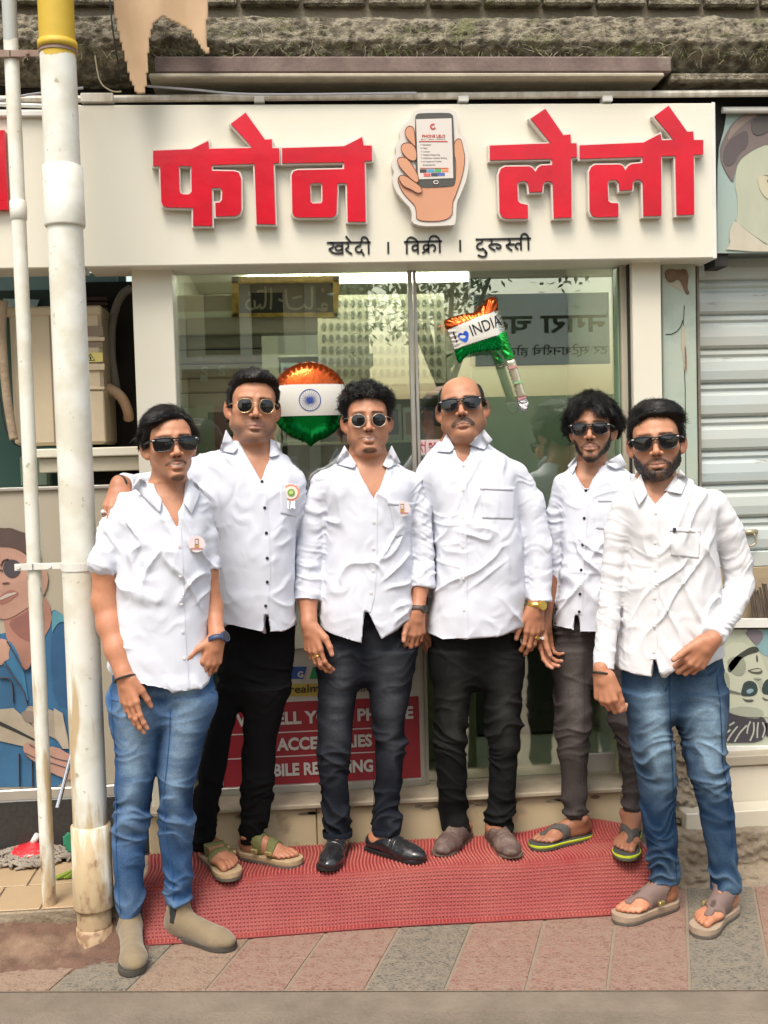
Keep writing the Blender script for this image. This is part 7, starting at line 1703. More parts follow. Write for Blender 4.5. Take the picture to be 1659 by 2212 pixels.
    for (u, v) in D.get('buttons', []):
        h_, n_2, d = hit_px(sbv, u, v)
        if h_ is not None: b = MB(); b.tube([h_-d*.0022, h_-d*.0052], .0052 if D.get('bb') else .0048, 12); b.build('button', m_btnb if D.get('bb') else m_btnw, shirt)
    for qd in D.get('pockets', []):
        pk_ = patch_px('pocket', qd, sbv, .0004, .0013, ms_, shirt, 16, 16, .001, True, .0, 5, 2)
        top_ = [qd[0], qd[1], (qd[1][0], qd[1][1]+9), (qd[0][0], qd[0][1]+9)]; patch_px('pocket_hem', top_, sbv, .0018, .0010, ms_, pk_, 14, 2)
    D.get('extra', lambda *a: None)(root, shirt, sbv, abv)
    # ---- trousers
    tr = D['legs']; lofts = []; G = None; lz = []; mn = np.full(3, 9.); mx = np.full(3, -9.)
    for li, lg in enumerate(tr['sec']):
        f = D['feet'][li]; h_, t_ = gz(*f['heel'], D['zg']), gz(*f['toe'], D['zg']); dv_ = (t_-h_); dv_[2] = 0; dv_ /= np.linalg.norm(dv_); Lf_ = float(np.clip(np.linalg.norm((t_-h_)[:2]), f.get('L', .27)*.94, f.get('L', .27)*1.06))
        ay = t_[1]-dv_[1]*(Lf_-.052)+f.get('ady', 0); v0_, v1_ = lg[0][0]+60, lg[-1][0]-20
        dyl = lambda v, ay=ay, v0_=v0_, v1_=v1_: (ay-Y)*float(np.clip((v-v0_)/(v1_-v0_), 0, 1))
        L = dens(lg, Y, dyl, tr.get('ry', lambda v, r: r*.97), 90, 2); lofts.append(L)
        mn = np.minimum(mn, [(L[1]-L[3]).min(), (L[2]-L[4]).min(), L[0].min()]); mx = np.maximum(mx, [(L[1]+L[3]).max(), (L[2]+L[4]).max(), L[0].max()])
    hs = list(tr['hip']); v_e, a_e, b_e = hs[-1]; m_e = (a_e+b_e)/2; w_e = (b_e-a_e)/2; hs += [(v_e+18, m_e-w_e*.82, m_e+w_e*.82), (v_e+34, m_e-w_e*.45, m_e+w_e*.45)]
    Pz = dens(hs, Y, lambda v: .0, lambda v, r: r*float(np.interp(v, [hs[0][0], v_e, hs[-1][0]], [.52, .42, .45])), 40, 1); mn = np.minimum(mn, [(Pz[1]-Pz[3]).min(), (Pz[2]-Pz[4]).min(), Pz[0].min()]); mx = np.maximum(mx, [(Pz[1]+Pz[3]).max(), (Pz[2]+Pz[4]).max(), Pz[0].max()])
    G = Grid(mn-.03, mx+.03, .0046)
    for L in lofts: G.loft(*L, .006, 2.1)
    G.loft(*Pz, .014, 2.2, True, -.004)
    V, Q = G.mesh(); V = smooth_mesh(V, Q, 1, .4); N = vnormals(V, Q); kz = at(800, tr['knee'], Y)[2]; az = min(L[0].min() for L in lofts); V, cr = wrinkle_trouser(V, N, D['seed']+40, kz, az, tr.get('amp', 1.0))
    uu, vv = proj(V); C = np.tile(np.array(tr['col']), (len(V),1)); fd = np.zeros(len(V))
    for L in lofts:
        cx = np.interp(V[:,2], L[0], L[1]); rx = np.interp(V[:,2], L[0], L[3]); fd = np.maximum(fd, np.exp(-((V[:,0]-cx)/(rx*.55+1e-3))**2)*(N[:,1] < .2))
    f1 = fd*np.exp(-((vv-tr['fade'][0])/tr['fade'][1])**2)*(1+.8*fbm(V*np.array([9,9,60]), 3, 5)); f2 = np.clip(f1*tr['fade'][2]+cr*tr.get('crf', .12), 0, 1)[:, None]
    C = C*(1-f2)+np.array(tr['col2'])*f2; C *= (1+.25*fbm(V*12, 3, 7))[:, None]*(1-.45*np.clip(1-cr*3, 0, 1)*np.exp(-((V[:,2]-kz)/.16)**2))[:, None]; C = np.clip(C, .002, 1)
    trs = obj('trousers', V, Q, m_denim if not tr.get('plain') else pm('black_cloth', (.0035,.0035,.004), .95, spec=.15), root, True, C)
    if tr.get('seams'):
        tb = BVHTree.FromPolygons([tuple(p) for p in V], [tuple(int(i) for i in f) for f in Q])
        for ln in tr['seams']: strip_px('seam', ln, 1.7, tb, .0004, .0016, pm('seam_%d' % D['seed'], tuple(c*1.5+.004 for c in tr['col']), .9, spec=.1), trs, 50)
    if tr.get('turnup'):
        for L in lofts:
            q_ = MB(); band_pts = []; z0_ = L[0].min(); n = 30; VV = []; FF = []
            for (dz_, gr) in ((.0005,.0020),(.020,.0035),(.021,.000)):
                for k in range(n):
                    t_ = 2*math.pi*k/n; zi = z0_+dz_; VV.append((np.interp(zi, L[0], L[1])+(np.interp(zi, L[0], L[3])+gr)*math.copysign(abs(math.cos(t_))**(2/2.15), math.cos(t_)), np.interp(zi, L[0], L[2])+(np.interp(zi, L[0], L[4])+gr)*math.copysign(abs(math.sin(t_))**(2/2.15), math.sin(t_)), zi))
            for i in range(2):
                for k in range(n): FF.append((i*n+k, i*n+(k+1) % n, (i+1)*n+(k+1) % n, (i+1)*n+k))
            obj('hem', VV, FF, m_denim, trs, True, np.tile(np.array(tr['col'])*1.15, (len(VV),1)))
    # ---- feet
    for f in D['feet']:
        hp_, tp = gz(*f['heel'], D['zg']), gz(*f['toe'], D['zg']); V, Q = foot(root, hp_, tp, f['kind'], f['big'], D['zg']+D.get('zoff', 0), f.get('L', .27), SKB, (lambda L: ((float(L[1][3]), float(L[2][3]), float(L[0][0]+.035)), min(.042, float(L[3][2])-.008)))(lofts[D['feet'].index(f)]))
        C = np.tile(base*D.get('ftone', .8)*np.array([1,.90,.86]), (len(V),1))*(1+.12*fbm(V*40, 3, 3))[:, None]; addbody(V, Q, C)
    offs = np.cumsum([0]+[len(v) for v in BV])
    def bridge(ia, ib, pts, r=.022):
        pts = [np.array(p, float) for p in pts]; q_ = MB(); q_.tube(pts, r, 6, False); V_ = np.array(q_.V); n0 = offs[-1]+sum(len(v) for v in BV[len(offs)-1:]); F_ = [list(np.array(f)+n0) for f in q_.F]
        for isl, ring, p in ((ia, 0, pts[0]), (ib, len(V_)-6, pts[-1])):
            v_ = BV[isl]; k = int(np.argmin(((v_-V_[ring])**2).sum(1))); loc = BQ[isl]-offs[isl]; rows = np.where((loc == k).any(1))[0]; fq = loc[rows[0]]; j = int(np.where(fq == k)[0][0]); k2 = int(fq[(j+1) % 4])
            F_.append([k+offs[isl], k2+offs[isl], n0+ring+1, n0+ring])
        BV.append(V_); BQ.append(np.array(F_)); BC.append(np.tile(base, (len(V_),1)))
    sh_c = nk+np.array([0,.02,-.08])
    for ai, a in enumerate(D['hands']):
        p0 = at3(a['arm'][0], Y); bridge(0, 1+ai, [sh_c]+[at3(q_, Y) for q_ in D['sleeves'][ai]['p'] if q_[1] < a['arm'][0][1]-12 and ai < 9 and a['arm'][0][1] > 1120]+[p0], .018)
    nh = len(D['hands'])
    for li, L in enumerate(lofts):
        ii = np.linspace(len(L[0])-4, 6, 7).astype(int); pel = np.array([(L[1][ii[0]]*.6+np.mean(Pz[1])*.4), Y, Pz[0].max()-.02]); bridge(0, 1+nh+li, [sh_c+np.array([0,.02,-.06]), (sh_c+pel)/2, pel]+[np.array([L[1][i], L[2][i], L[0][i]]) for i in ii])
    Vb = np.concatenate(BV); Qb = np.concatenate(BQ); Cb = np.concatenate(BC); obj('body', Vb, Qb, m_skin, root, True, np.clip(Cb, 0, 1))
    return root
def disc_badge(root, shirt, bvh, u, v, rpx, name='badge', rosette=False):
    h_, n_2, d = hit_px(bvh, u, v); r = rpx/(F/h_[1]); e1 = rt; e2 = up; h_ = h_-d*.006
    def disc(rad, o0, o1, n=28, sc=None):
        V = []; 
        for o in (o0, o1):
            for k in range(n):
                a = 2*math.pi*k/n; rr_ = rad*(1+(sc or 0)*math.cos(a*14)); V.append(h_-d*o+(e1*math.cos(a)+e2*math.sin(a))*rr_)
        Fc = [tuple(range(n-1,-1,-1)), tuple(range(n, 2*n))]+[(k,(k+1)%n,n+(k+1)%n,n+k) for k in range(n)]; return V, Fc
    b = thing(name, 'x', 'badge', h_); del b['label'], b['category']; b.parent = shirt; b.location = [float(x) for x in h_-wl(shirt)]
    if rosette:
        for (rad, o, c, nm) in ((r, .010, (.66,.24,.13), 'orange_ruffle'), (r*.78, .0118, (.72,.66,.60), 'white_ruffle'), (r*.45, .0136, (.18,.32,.05), 'green_centre'), (r*.24, .0152, (.45,.55,.20), 'centre_print')):
            m = MB(); m.add(*disc(rad, .001, o, 42, .035)); m.build(nm, pm('ros_'+nm, c, .6), b)
        for sx in (-1, 1):
            m = MB(); P = [h_-d*.008+e1*(sx*r*.1-.002)-e2*r*.6, h_-d*.008+e1*(sx*r*.45)-e2*r*.6, h_-d*.010+e1*(sx*r*.7-.006)-e2*r*2.0, h_-d*.010+e1*(sx*r*.35-.006)-e2*r*1.8, h_-d*.010+e1*(sx*r*.05-.006)-e2*r*2.0]
            m.add(P+[p-d*.001 for p in P], [(0,1,2,3,4),(9,8,7,6,5)]); m.build('ribbon_tail', pm('ribbon_white', (.75,.75,.80), .5), b)
    else:
        m = MB(); m.add(*disc(r, .001, .006)); m.build('badge_disc', pm('badge_white', (.66,.58,.58), .3, coat=.4), b)
        m = MB(); m.add(*disc(r*.95, .0062, .0066)); 
        def rc_(x0, y0, x1, y1, o=.0076):
            P = [h_-d*o+e1*x*r+e2*y*r for x, y in ((x0,y0),(x1,y0),(x1,y1),(x0,y1))]; return P+[p+d*.001 for p in P], [(0,1,2,3),(0,4,5,1),(1,5,6,2),(2,6,7,3),(3,7,4,0)]
        m = MB(); m.add(*rc_(-.22,-.1,.22,.62)); m.build('badge_phone_print', pm('badge_brown', (.22,.10,.07), .5), b)
        m = MB(); m.add(*rc_(-.15,0,.15,.5,.0084)); m.build('badge_screen_print', pm('badge_scr', (.6,.5,.48), .5), b)
        m = MB(); m.add(*rc_(-.26,-.42,.26,-.1)); m.build('badge_hand_print', pm('badge_tan', (.45,.26,.08), .5), b)
        m = MB(); m.add(*rc_(-.75,-.62,.75,-.46)); m.build('badge_text_print', pm('badge_red', (.5,.2,.2), .5), b)
# ---------------------------------------------------------------- the six men
GRP = 'men standing in a row in front of the shop'
TS = R
def btn(line, ts):
    L = np.array(line, float); d = np.r_[0, np.cumsum(np.hypot(*np.diff(L, axis=0).T))]; return [(float(np.interp(t*d[-1], d, L[:,0])), float(np.interp(t*d[-1], d, L[:,1]))) for t in ts]
ryf = lambda pts: (lambda v, r: float(np.interp(v, [p[0] for p in pts], [p[1] for p in pts])))
m_beads = pm('dark_beads', (.02,.018,.012), .5, bump=1, bs=200, bdist=.003); m_wgold = pm('watch_gold', (.75,.52,.14), .25, .9, bump=.6, bs=240, bdist=.001)
m_wblue = pm('watch_blue', (.03,.05,.11), .5); m_wbrown = pm('watch_brown', (.07,.05,.04), .5)
# --- man 1
pl1 = [(384,1138),(388,1200),(391,1300),(396,1400),(403,1492)]
build_person(dict(label='young man in short sleeved white shirt, blue jeans and suede boots beside the pipe', group=GRP, Y=3.50, zg=0.0, foot=(340,2050), seed=11, tone=1.0, wr=1.15,
  head=dict(eye=(366,965), rot=(11,2,3), s=.985, w=.95, jaw=1.0, smile=1.0, open=True, glasses='square', gz=.001, dy=-.03,
    beard=dict(stache=.75, sw=.0042, goat=.75, shadow=.10),
    hair=dict(seed=3, t=.009, front=-.004, ragged=.006, dips=[(.045,.018,.012),(-.05,.02,-.014)], low=.02, g=[(-.045,-.045,.085,.035,.014),(0,-.01,.125,.05,.006),(-.078,0,.04,.028,.008),(.075,.01,.04,.028,.012)], aniso=(22,60,90), amp=.006, n=9000, L=(.02,.045), lift=.10, rand=.16, wave=.03,
      flow=lambda x, y, z: np.array([-1.0 if z > .05 else -.25*np.sign(x)*-1, .35, .12 if z > .05 else -1.0]))),
  neck=(364,1052), nr=.054, zlow=1190,
  torso=dict(sec=[(1044,318,404),(1054,296,420),(1066,272,436),(1082,250,450),(1105,243,456),(1140,248,458),(1200,252,458),(1300,250,456),(1380,240,456),(1430,233,462),(1500,230,472)],
    ry=ryf([(1044,.062),(1070,.085),(1120,.11),(1200,.118),(1350,.118),(1500,.125)])),
  V=[(328,1030),(338,1060),(349,1082),(366,1110),(383,1140),(389,1112),(398,1084),(404,1062),(402,1030)],
  hemx=([200,232,245,300,345,400,430,452,468,480],[1425,1440,1466,1480,1490,1494,1488,1474,1440,1425]),
  sleeves=[dict(p=[(282,1098),(250,1150,-.01),(226,1222,-.015)], r=[33,36,40], cuff=.02, cg=.002, w=.5), dict(p=[(428,1100),(445,1160),(452,1226)], r=[26,24,24], cuff=.02, cg=.002, w=.5)],
  hands=[dict(arm=[(275,1110),(232,1225,-.01),(226,1300,-.02),(238,1350,-.04),(253,1402,-.07),(268,1458,-.10)], rad=[33,32,26,27,25,19], f=(.16,-.18,-1), s=(.75,-.60,0), c=(.3,.9,0), curl=(14,16,18,24), thumb=(18,14), tc=.5, sc=1.0, bare=True, wear=[dict(t='bracelet', back=-.012, r=.031, m=m_beads)]),
         dict(arm=[(428,1112),(450,1230),(461,1310),(469,1378,-.06)], rad=[17,20,19,17], f=(-.28,-.10,-1), s=(-.9,-.45,0), c=(-.5,.8,-.2), curl=(42,40,40,40), thumb=(48,12), tc=.0, sc=.93, bare=True, wear=[dict(t='watch', back=-.008, r=.029, m=m_wblue, face=(.7,-.6,0), fr=.017)])],
  collar=[[(302,1026),(350,1078),(346,1108),(286,1050)], [(406,1042),(396,1084),(414,1112),(434,1064)]],
  placket=(pl1, 13), buttons=btn(pl1, (.12,.3,.47,.64,.8)), pockets=[],
  extra=lambda root, shirt, sb, ab: disc_badge(root, shirt, sb, 425, 1175, 18),
  legs=dict(hip=[(1425,240,460),(1470,236,468),(1520,234,464),(1545,238,458)], sec=[[(1500,234,352),(1528,235,356),(1571,238,352),(1591,245,348),(1657,247,339),(1723,246,331),(1763,243,326),(1822,243,314),(1888,246,311),(1978,256,307)],[(1500,354,466),(1528,352,462),(1571,348,452),(1591,346,446),(1657,338,430),(1723,341,418),(1760,342,417),(1822,346,416),(1888,354,416),(1946,358,414)]],
    dy=lambda v: .03*(v-1500)/450, knee=1745, amp=1.0, col=(.020,.070,.185), col2=(.24,.36,.50), fade=(1600,150,1.0), crf=.30, seams=[[(238,1490),(243,1571),(252,1657),(250,1740),(250,1822),(252,1888),(260,1976)],[(368,1530),(366,1591),(360,1657),(352,1723),(360,1822),(372,1888),(374,1944)],[(356,1500),(357,1528)],[(440,1470),(452,1490),(466,1500)]]),
  feet=[dict(kind='boot', heel=(280,2022), toe=(292,2112), big=1, L=.29), dict(kind='boot', heel=(362,2018), toe=(504,2056), big=-1, L=.29)], ftone=1))
# --- man 2
pl2 = [(566,1040),(573,1110),(577,1180),(578,1250),(574,1300),(574,1326)]
build_person(dict(label='stout man in white shirt with an orange rosette, black trousers and green sandals', group=GRP, Y=3.82, zg=.156, foot=(530,1860), seed=23, tone=.92, bb=True,
  head=dict(eye=(547,884), rot=(5,3,-3.5), s=1.015, w=1.04, jaw=1.28, fat=1.0, smile=.2, glasses='hex', gz=.001, beard=dict(shadow=.55, stache=.25), bcol=(.10,.075,.07), lip=(.38,.19,.17),
    hair=dict(seed=5, t=.008, front=.002, ragged=.003, g=[(0,-.06,.10,.045,.020),(-.05,-.03,.09,.035,.010),(.05,-.03,.09,.035,.008),(-.078,0,.02,.03,-.004),(.078,0,.02,.03,-.004)], aniso=(90,30,60), amp=.006, n=8000, L=(.010,.022), lift=.45, rand=.25, flow=lambda x, y, z: np.array([.35, .5, .9 if z > .06 else -1]))),
  neck=(548,960), nr=.064, zlow=1095,
  torso=dict(sec=[(958,497,592),(968,478,602),(982,450,616),(1000,428,632),(1030,420,650),(1075,425,655),(1110,440,650),(1158,455,640),(1240,462,638),(1300,464,641),(1375,468,645)],
    ry=ryf([(958,.07),(990,.10),(1060,.13),(1200,.150),(1300,.152),(1375,.140)])),
  V=[(498,940),(522,968),(544,1003),(564,1040),(573,1007),(584,978),(592,945)],
  hemx=([440,478,520,560,572,574,578,582,610,640,660],[1340,1348,1358,1366,1366,1330,1330,1367,1366,1353,1340]),
  sleeves=[dict(p=[(462,1012,.0),(400,1030,-.03),(330,1052,-.14),(266,1048,-.262)], r=[38,36,32,23], cuff=.03, w=.6), dict(p=[(628,1045),(645,1130,.05),(640,1230,.09)], r=[34,28,26], cuff=0)],
  hands=[dict(arm=[(458,1016,.0),(400,1034,-.03),(330,1052,-.14),(258,1048,-.285)], rad=[24,22,20,18], f=(-.14,-.62,-.76), s=(.9,-.25,0), c=(.1,.75,-.6), curl=(22,20,20,26), thumb=(32,10), tc=.25, sc=1.0, wear=[dict(t='ring', finger=3, m=m_btnw), dict(t='bracelet', back=-.004, r=.029, m=m_beads)])],
  collar=[[(488,928),(514,968),(505,980),(474,974)], [(584,948),(582,988),(603,984),(606,958)]],
  placket=(pl2, 12), buttons=btn(pl2, (.0,.20,.39,.58,.76,.94)), pockets=[],
  extra=lambda root, shirt, sb, ab: (disc_badge(root, shirt, sb, 629, 1064, 18, 'rosette', True), patch_px('pocket', [(604,1042),(642,1046),(640,1118),(606,1110)], sb, .0004, .0013, m_shirt, shirt, 10, 12, .001, True, .0, 0, 2)),
  legs=dict(hip=[(1335,474,644),(1380,474,642),(1440,470,638),(1500,468,632)], sec=[[(1480,470,530),(1512,466,522),(1550,458,514),(1591,444,500),(1664,430,489),(1736,419,475),(1809,416,464),(1836,416,462)],[(1480,520,630),(1512,522,624),(1550,523,612),(1591,523,602),(1664,521,595),(1736,520,590),(1780,519,580),(1800,516,569),(1822,515,566)]],
    dy=lambda v: .0, knee=1680, amp=.8, col=(.004,.004,.004), col2=(.004,.004,.004), fade=(1500,100,0), plain=True),
  feet=[dict(kind='sandal', heel=(432,1838), toe=(508,1903), big=1), dict(kind='sandal', heel=(530,1852), toe=(648,1874), big=-1)], ftone=.95))
# --- man 3
pl3 = [(808,1085),(807,1150),(806,1230),(801,1290),(793,1322)]
build_person(dict(label='curly haired man in rolled sleeve white shirt, dark jeans and black loafers, third from left', group=GRP, Y=3.84, zg=.156, foot=(790,1860), seed=37, tone=.95,
  head=dict(eye=(793,912), rot=(3,2,0), s=.99, w=1.0, jaw=1.18, fat=.7, smile=.9, open=True, glasses='round', gz=.001, fade=.55, beard=dict(stache=.30, sw=.004, goat=.85, shadow=.06),
    hair=dict(seed=7, t=.014, front=-.002, ragged=.006, curl=.011, g=[(0,-.06,.10,.045,.014),(-.065,-.02,.07,.028,.014),(.065,-.02,.07,.028,.012),(-.080,.0,.005,.028,-.016),(.080,.0,.005,.028,-.014)], aniso=(50,50,50), amp=.004, n=7000, L=(.012,.026), lift=.9, rand=1.0, wave=.35, flow=lambda x, y, z: np.array([math.sin(z*160+x*90), math.cos(x*140), math.sin(x*120+y*100)]))),
  neck=(794,988), nr=.060, zlow=1140,
  torso=dict(sec=[(984,752,838),(996,733,856),(1010,708,878),(1026,688,896),(1050,682,902),(1092,698,893),(1158,699,887),(1200,700,891),(1240,696,892),(1307,688,890),(1400,684,894)],
    ry=ryf([(984,.066),(1010,.095),(1060,.12),(1200,.132),(1320,.135),(1400,.13)])),
  V=[(742,955),(757,992),(774,1012),(790,1050),(808,1085),(820,1047),(831,1014),(842,990),(850,955)],
  hemx=([660,684,700,720,750,783,788,794,824,860,886,892,905],[1335,1350,1364,1373,1384,1391,1322,1322,1381,1358,1332,1318,1300]),
  sleeves=[dict(p=[(698,1046),(678,1100),(668,1190),(664,1297,-.03)], r=[30,28,30,29], cuff=.062, cg=.006), dict(p=[(886,1046),(905,1100),(914,1190),(910,1268,-.02)], r=[28,24,24,25], cuff=.056, cg=.006)],
  hands=[dict(arm=[(668,1190),(665,1295,-.03),(668,1350,-.075)], rad=[22,20,17], f=(.12,-.25,-1), s=(.72,-.68,0), c=(.75,.55,0), curl=(30,34,36,40), thumb=(38,22), tc=.15, sc=1.03, wear=[dict(t='ring', finger=1, m=m_wgold)]),
         dict(arm=[(914,1190),(908,1265,-.02),(902,1320,-.06)], rad=[22,18,15], f=(-.10,-.12,-1), s=(-.9,-.3,0), c=(-.4,.9,0), curl=(40,40,40,40), thumb=(28,12), tc=-.2, sc=.92, wear=[dict(t='watch', back=.004, r=.027, m=m_wbrown, face=(.6,-.8,0), fr=.013)])],
  collar=[[(744,962),(771,1004),(762,1012),(724,1002)], [(846,962),(826,1005),(838,1012),(866,1000)]],
  placket=(pl3, 15), buttons=btn(pl3, (.18,.42,.62,.82)), pockets=[[(838,1082),(893,1086),(889,1150),(856,1162)]],
  extra=lambda root, shirt, sb, ab: disc_badge(root, shirt, sb, 869, 1099, 17),
  legs=dict(hip=[(1300,690,890),(1356,688,898),(1400,684,902),(1450,684,898)], sec=[[(1400,684,788),(1432,684,784),(1472,684,776),(1538,684,766),(1591,686,759),(1664,688,755),(1736,693,757),(1806,699,760)],[(1400,784,902),(1432,786,900),(1472,792,894),(1538,800,878),(1591,808,876),(1664,808,871),(1736,806,864),(1800,804,860)]],
    dy=lambda v: .0, knee=1620, amp=1.15, turnup=True, col=(.007,.009,.015), col2=(.062,.066,.074), fade=(1490,110,.8), crf=.22, seams=[[(783,1360),(784,1434)],[(690,1400),(688,1500),(692,1600),(694,1700),(702,1800)],[(806,1640),(808,1720),(806,1798)]]),
  feet=[dict(kind='loafer', heel=(740,1832), toe=(706,1886), big=1), dict(kind='loafer', heel=(812,1838), toe=(915,1866), big=-1)], ftone=.9))
# --- man 4
pl4 = [(1001,998),(1000,1060),(1000,1160),(1001,1260),(1003,1378)]
build_person(dict(label='older balding man with moustache in loose white shirt, gold watch and black jeans', group=GRP, Y=3.86, zg=.156, foot=(1030,1840), seed=49, tone=.90,
  head=dict(eye=(998,886), rot=(-2,9,5), s=1.01, w=1.03, jaw=1.28, fat=1.0, smile=-.5, glasses='way', gz=.002, beard=dict(stache=.85, sw=.0085, shadow=.16), bcol=(.05,.038,.032), lip=(.34,.17,.14),
    hair=dict(seed=9, t=.0026, bald=True, front=.0, ragged=.006, g=[], amp=.002, n=2600, sw=.0004, L=(.006,.011), lift=.15, rand=.3, flow=lambda x, y, z: np.array([0, .4, -1.0]))),
  neck=(998,960), nr=.064, zlow=1060,
  torso=dict(sec=[(952,950,1046),(964,936,1062),(980,914,1090),(996,902,1118),(1020,905,1128),(1060,920,1122),(1118,934,1120),(1176,937,1130),(1220,937,1131),(1280,930,1134),(1340,920,1128),(1395,918,1124)],
    ry=ryf([(952,.07),(985,.105),(1060,.125),(1200,.138),(1320,.138),(1395,.13)])),
  V=[(957,935),(970,962),(984,972),(988,984),(1001,998),(1012,980),(1014,962),(1036,940)],
  hemx=([890,922,955,1012,1060,1086,1113,1140],[1352,1368,1385,1381,1376,1373,1360,1345]),
  sleeves=[dict(p=[(926,1028),(912,1090,.02),(912,1200,.05),(908,1290,.04)], r=[32,30,27,22], cuff=.0, w=.5), dict(p=[(1110,1030),(1145,1090),(1163,1180,-.01),(1165,1240,-.02),(1166,1300,-.04)], r=[36,35,33,30,26], cuff=.055, cg=.003)],
  hands=[dict(arm=[(912,1240,.04),(906,1325,.03)], rad=[19,16], f=(.10,-.08,-1), s=(.55,-.8,0), c=(.8,.5,0), curl=(24,24,26,30), thumb=(20,14), tc=.2, sc=1.0),
         dict(arm=[(1164,1240,-.02),(1158,1308,-.05)], rad=[21,18], f=(-.10,-.15,-1), s=(-.92,-.35,0), c=(.1,1,0), curl=(28,30,34,40), thumb=(32,14), tc=.1, sc=1.06, wear=[dict(t='watch', back=-.002, r=.031, m=m_wgold, face=(.45,-.9,0), fr=.0165, mf=m_wgold), dict(t='ring', finger=2, m=m_wgold), dict(t='ring', finger=3, m=m_btnw)])],
  collar=[[(964,936),(982,967),(972,978),(944,976)], [(1046,928),(1013,960),(1046,972),(1064,950)]],
  placket=(pl4, 16), buttons=btn(pl4, (.02,.16,.32,.48,.66,.84)), pockets=[[(1037,1049),(1113,1052),(1109,1122),(1042,1120)]],
  legs=dict(hip=[(1320,928,1124),(1380,926,1126),(1430,924,1130),(1460,926,1130)], sec=[[(1400,924,1030),(1430,925,1028),(1488,934,1019),(1548,937,1012),(1591,938,1006),(1657,941,1006),(1723,947,1009),(1792,958,1012)],[(1400,1030,1130),(1430,1034,1131),(1488,1041,1130),(1548,1047,1125),(1591,1055,1122),(1657,1056,1119),(1723,1054,1112),(1796,1051,1106)]],
    dy=lambda v: .0, knee=1600, amp=1.1, col=(.004,.0045,.0045), col2=(.030,.030,.028), fade=(1520,110,.7), crf=.22, seams=[[(1029,1390),(1029,1428)],[(944,1660),(950,1730),(962,1788)],[(1110,1660),(1106,1730),(1100,1790)]]),
  feet=[dict(kind='mule', heel=(1003,1812), toe=(950,1854), big=1), dict(kind='mule', heel=(1058,1806), toe=(1110,1858), big=-1)], ftone=.8))
# --- man 5
pl5 = [(1266,1054),(1262,1120),(1257,1200),(1253,1280),(1251,1327)]
build_person(dict(label='slim bearded man in white shirt with black buttons, grey jeans and lime edged flip-flops', group=GRP, Y=3.88, zg=.156, foot=(1290,1830), seed=61, tone=.86, bb=True,
  head=dict(eye=(1280,932), rot=(-6,4,0), s=.97, w=.93, jaw=.92, smile=.2, glasses='way', gz=0, beard=dict(jaw=1.0, wid=.021, stache=.8, sw=.0038, soul=.9), bdisp=.005, bstr=(3500,.009), lip=(.38,.20,.18),
    hair=dict(seed=13, t=.022, front=-.008, ragged=.014, dips=[(-.008,.022,.014),(-.05,.016,-.022),(.045,.018,-.016)], g=[(-.075,-.02,.06,.035,.014),(.075,-.02,.055,.035,.016),(0,-.05,.11,.05,.012)], aniso=(55,30,30), amp=.010, n=9000, L=(.022,.050), lift=.22, rand=.28, wave=.08, flow=lambda x, y, z: np.array([x*8, -.6, .3 if z > .09 else -.9]))),
  neck=(1276,1006), nr=.050, zlow=1110,
  torso=dict(sec=[(1000,1240,1316),(1010,1226,1336),(1022,1212,1362),(1040,1204,1382),(1080,1206,1384),(1150,1212,1376),(1200,1215,1370),(1260,1208,1366),(1310,1198,1362),(1380,1194,1360)],
    ry=ryf([(1000,.06),(1030,.09),(1100,.11),(1250,.115),(1380,.115)])),
  V=[(1236,985),(1246,1022),(1267,1054),(1277,1034),(1292,1014),(1314,1003),(1322,985)],
  hemx=([1180,1195,1226,1241,1244,1247,1250,1280,1340,1400],[1348,1354,1360,1364,1330,1330,1368,1369,1370,1360]),
  sleeves=[dict(p=[(1216,1046),(1200,1110,.03),(1196,1200,.05),(1184,1300,.03)], r=[24,22,22,19], cuff=.03), dict(p=[(1368,1046,.02),(1390,1120,.06),(1390,1240,.09)], r=[24,22,20], cuff=0)],
  hands=[dict(arm=[(1190,1250,.03),(1176,1345,-.02)], rad=[17,14], f=(-.02,-.12,-1), s=(-.75,-.6,0), c=(.9,.3,0), curl=(30,42,46,50), thumb=(10,10), tc=.4, sc=1.0)],
  collar=[[(1246,984),(1246,1006),(1236,1024),(1226,1006)], [(1341,980),(1305,1000),(1330,1014),(1354,1006)]],
  placket=(pl5, 13), buttons=btn(pl5, (.02,.24,.45,.65,.84,.98)), pockets=[[(1292,1076),(1346,1076),(1342,1150),(1288,1142)]],
  legs=dict(hip=[(1310,1202,1350),(1360,1197,1350),(1420,1193,1352),(1450,1194,1356)], sec=[[(1400,1193,1276),(1429,1192,1277),(1488,1196,1272),(1548,1201,1269),(1607,1205,1272),(1657,1212,1268),(1723,1218,1264),(1762,1222,1262)],[(1400,1278,1354),(1429,1284,1356),(1500,1306,1368),(1591,1330,1377),(1647,1341,1381),(1703,1344,1383),(1766,1346,1382)]],
    dy=lambda v: .0, knee=1580, amp=1.2, col=(.036,.029,.027), col2=(.10,.085,.078), fade=(1480,120,.9), crf=.30, seams=[[(1262,1400),(1262,1500),(1262,1600),(1258,1700),(1256,1760)]]),
  feet=[dict(kind='flip', heel=(1262,1812), toe=(1148,1836), big=1), dict(kind='flip', heel=(1370,1800), toe=(1345,1860), big=-1)], ftone=.72))
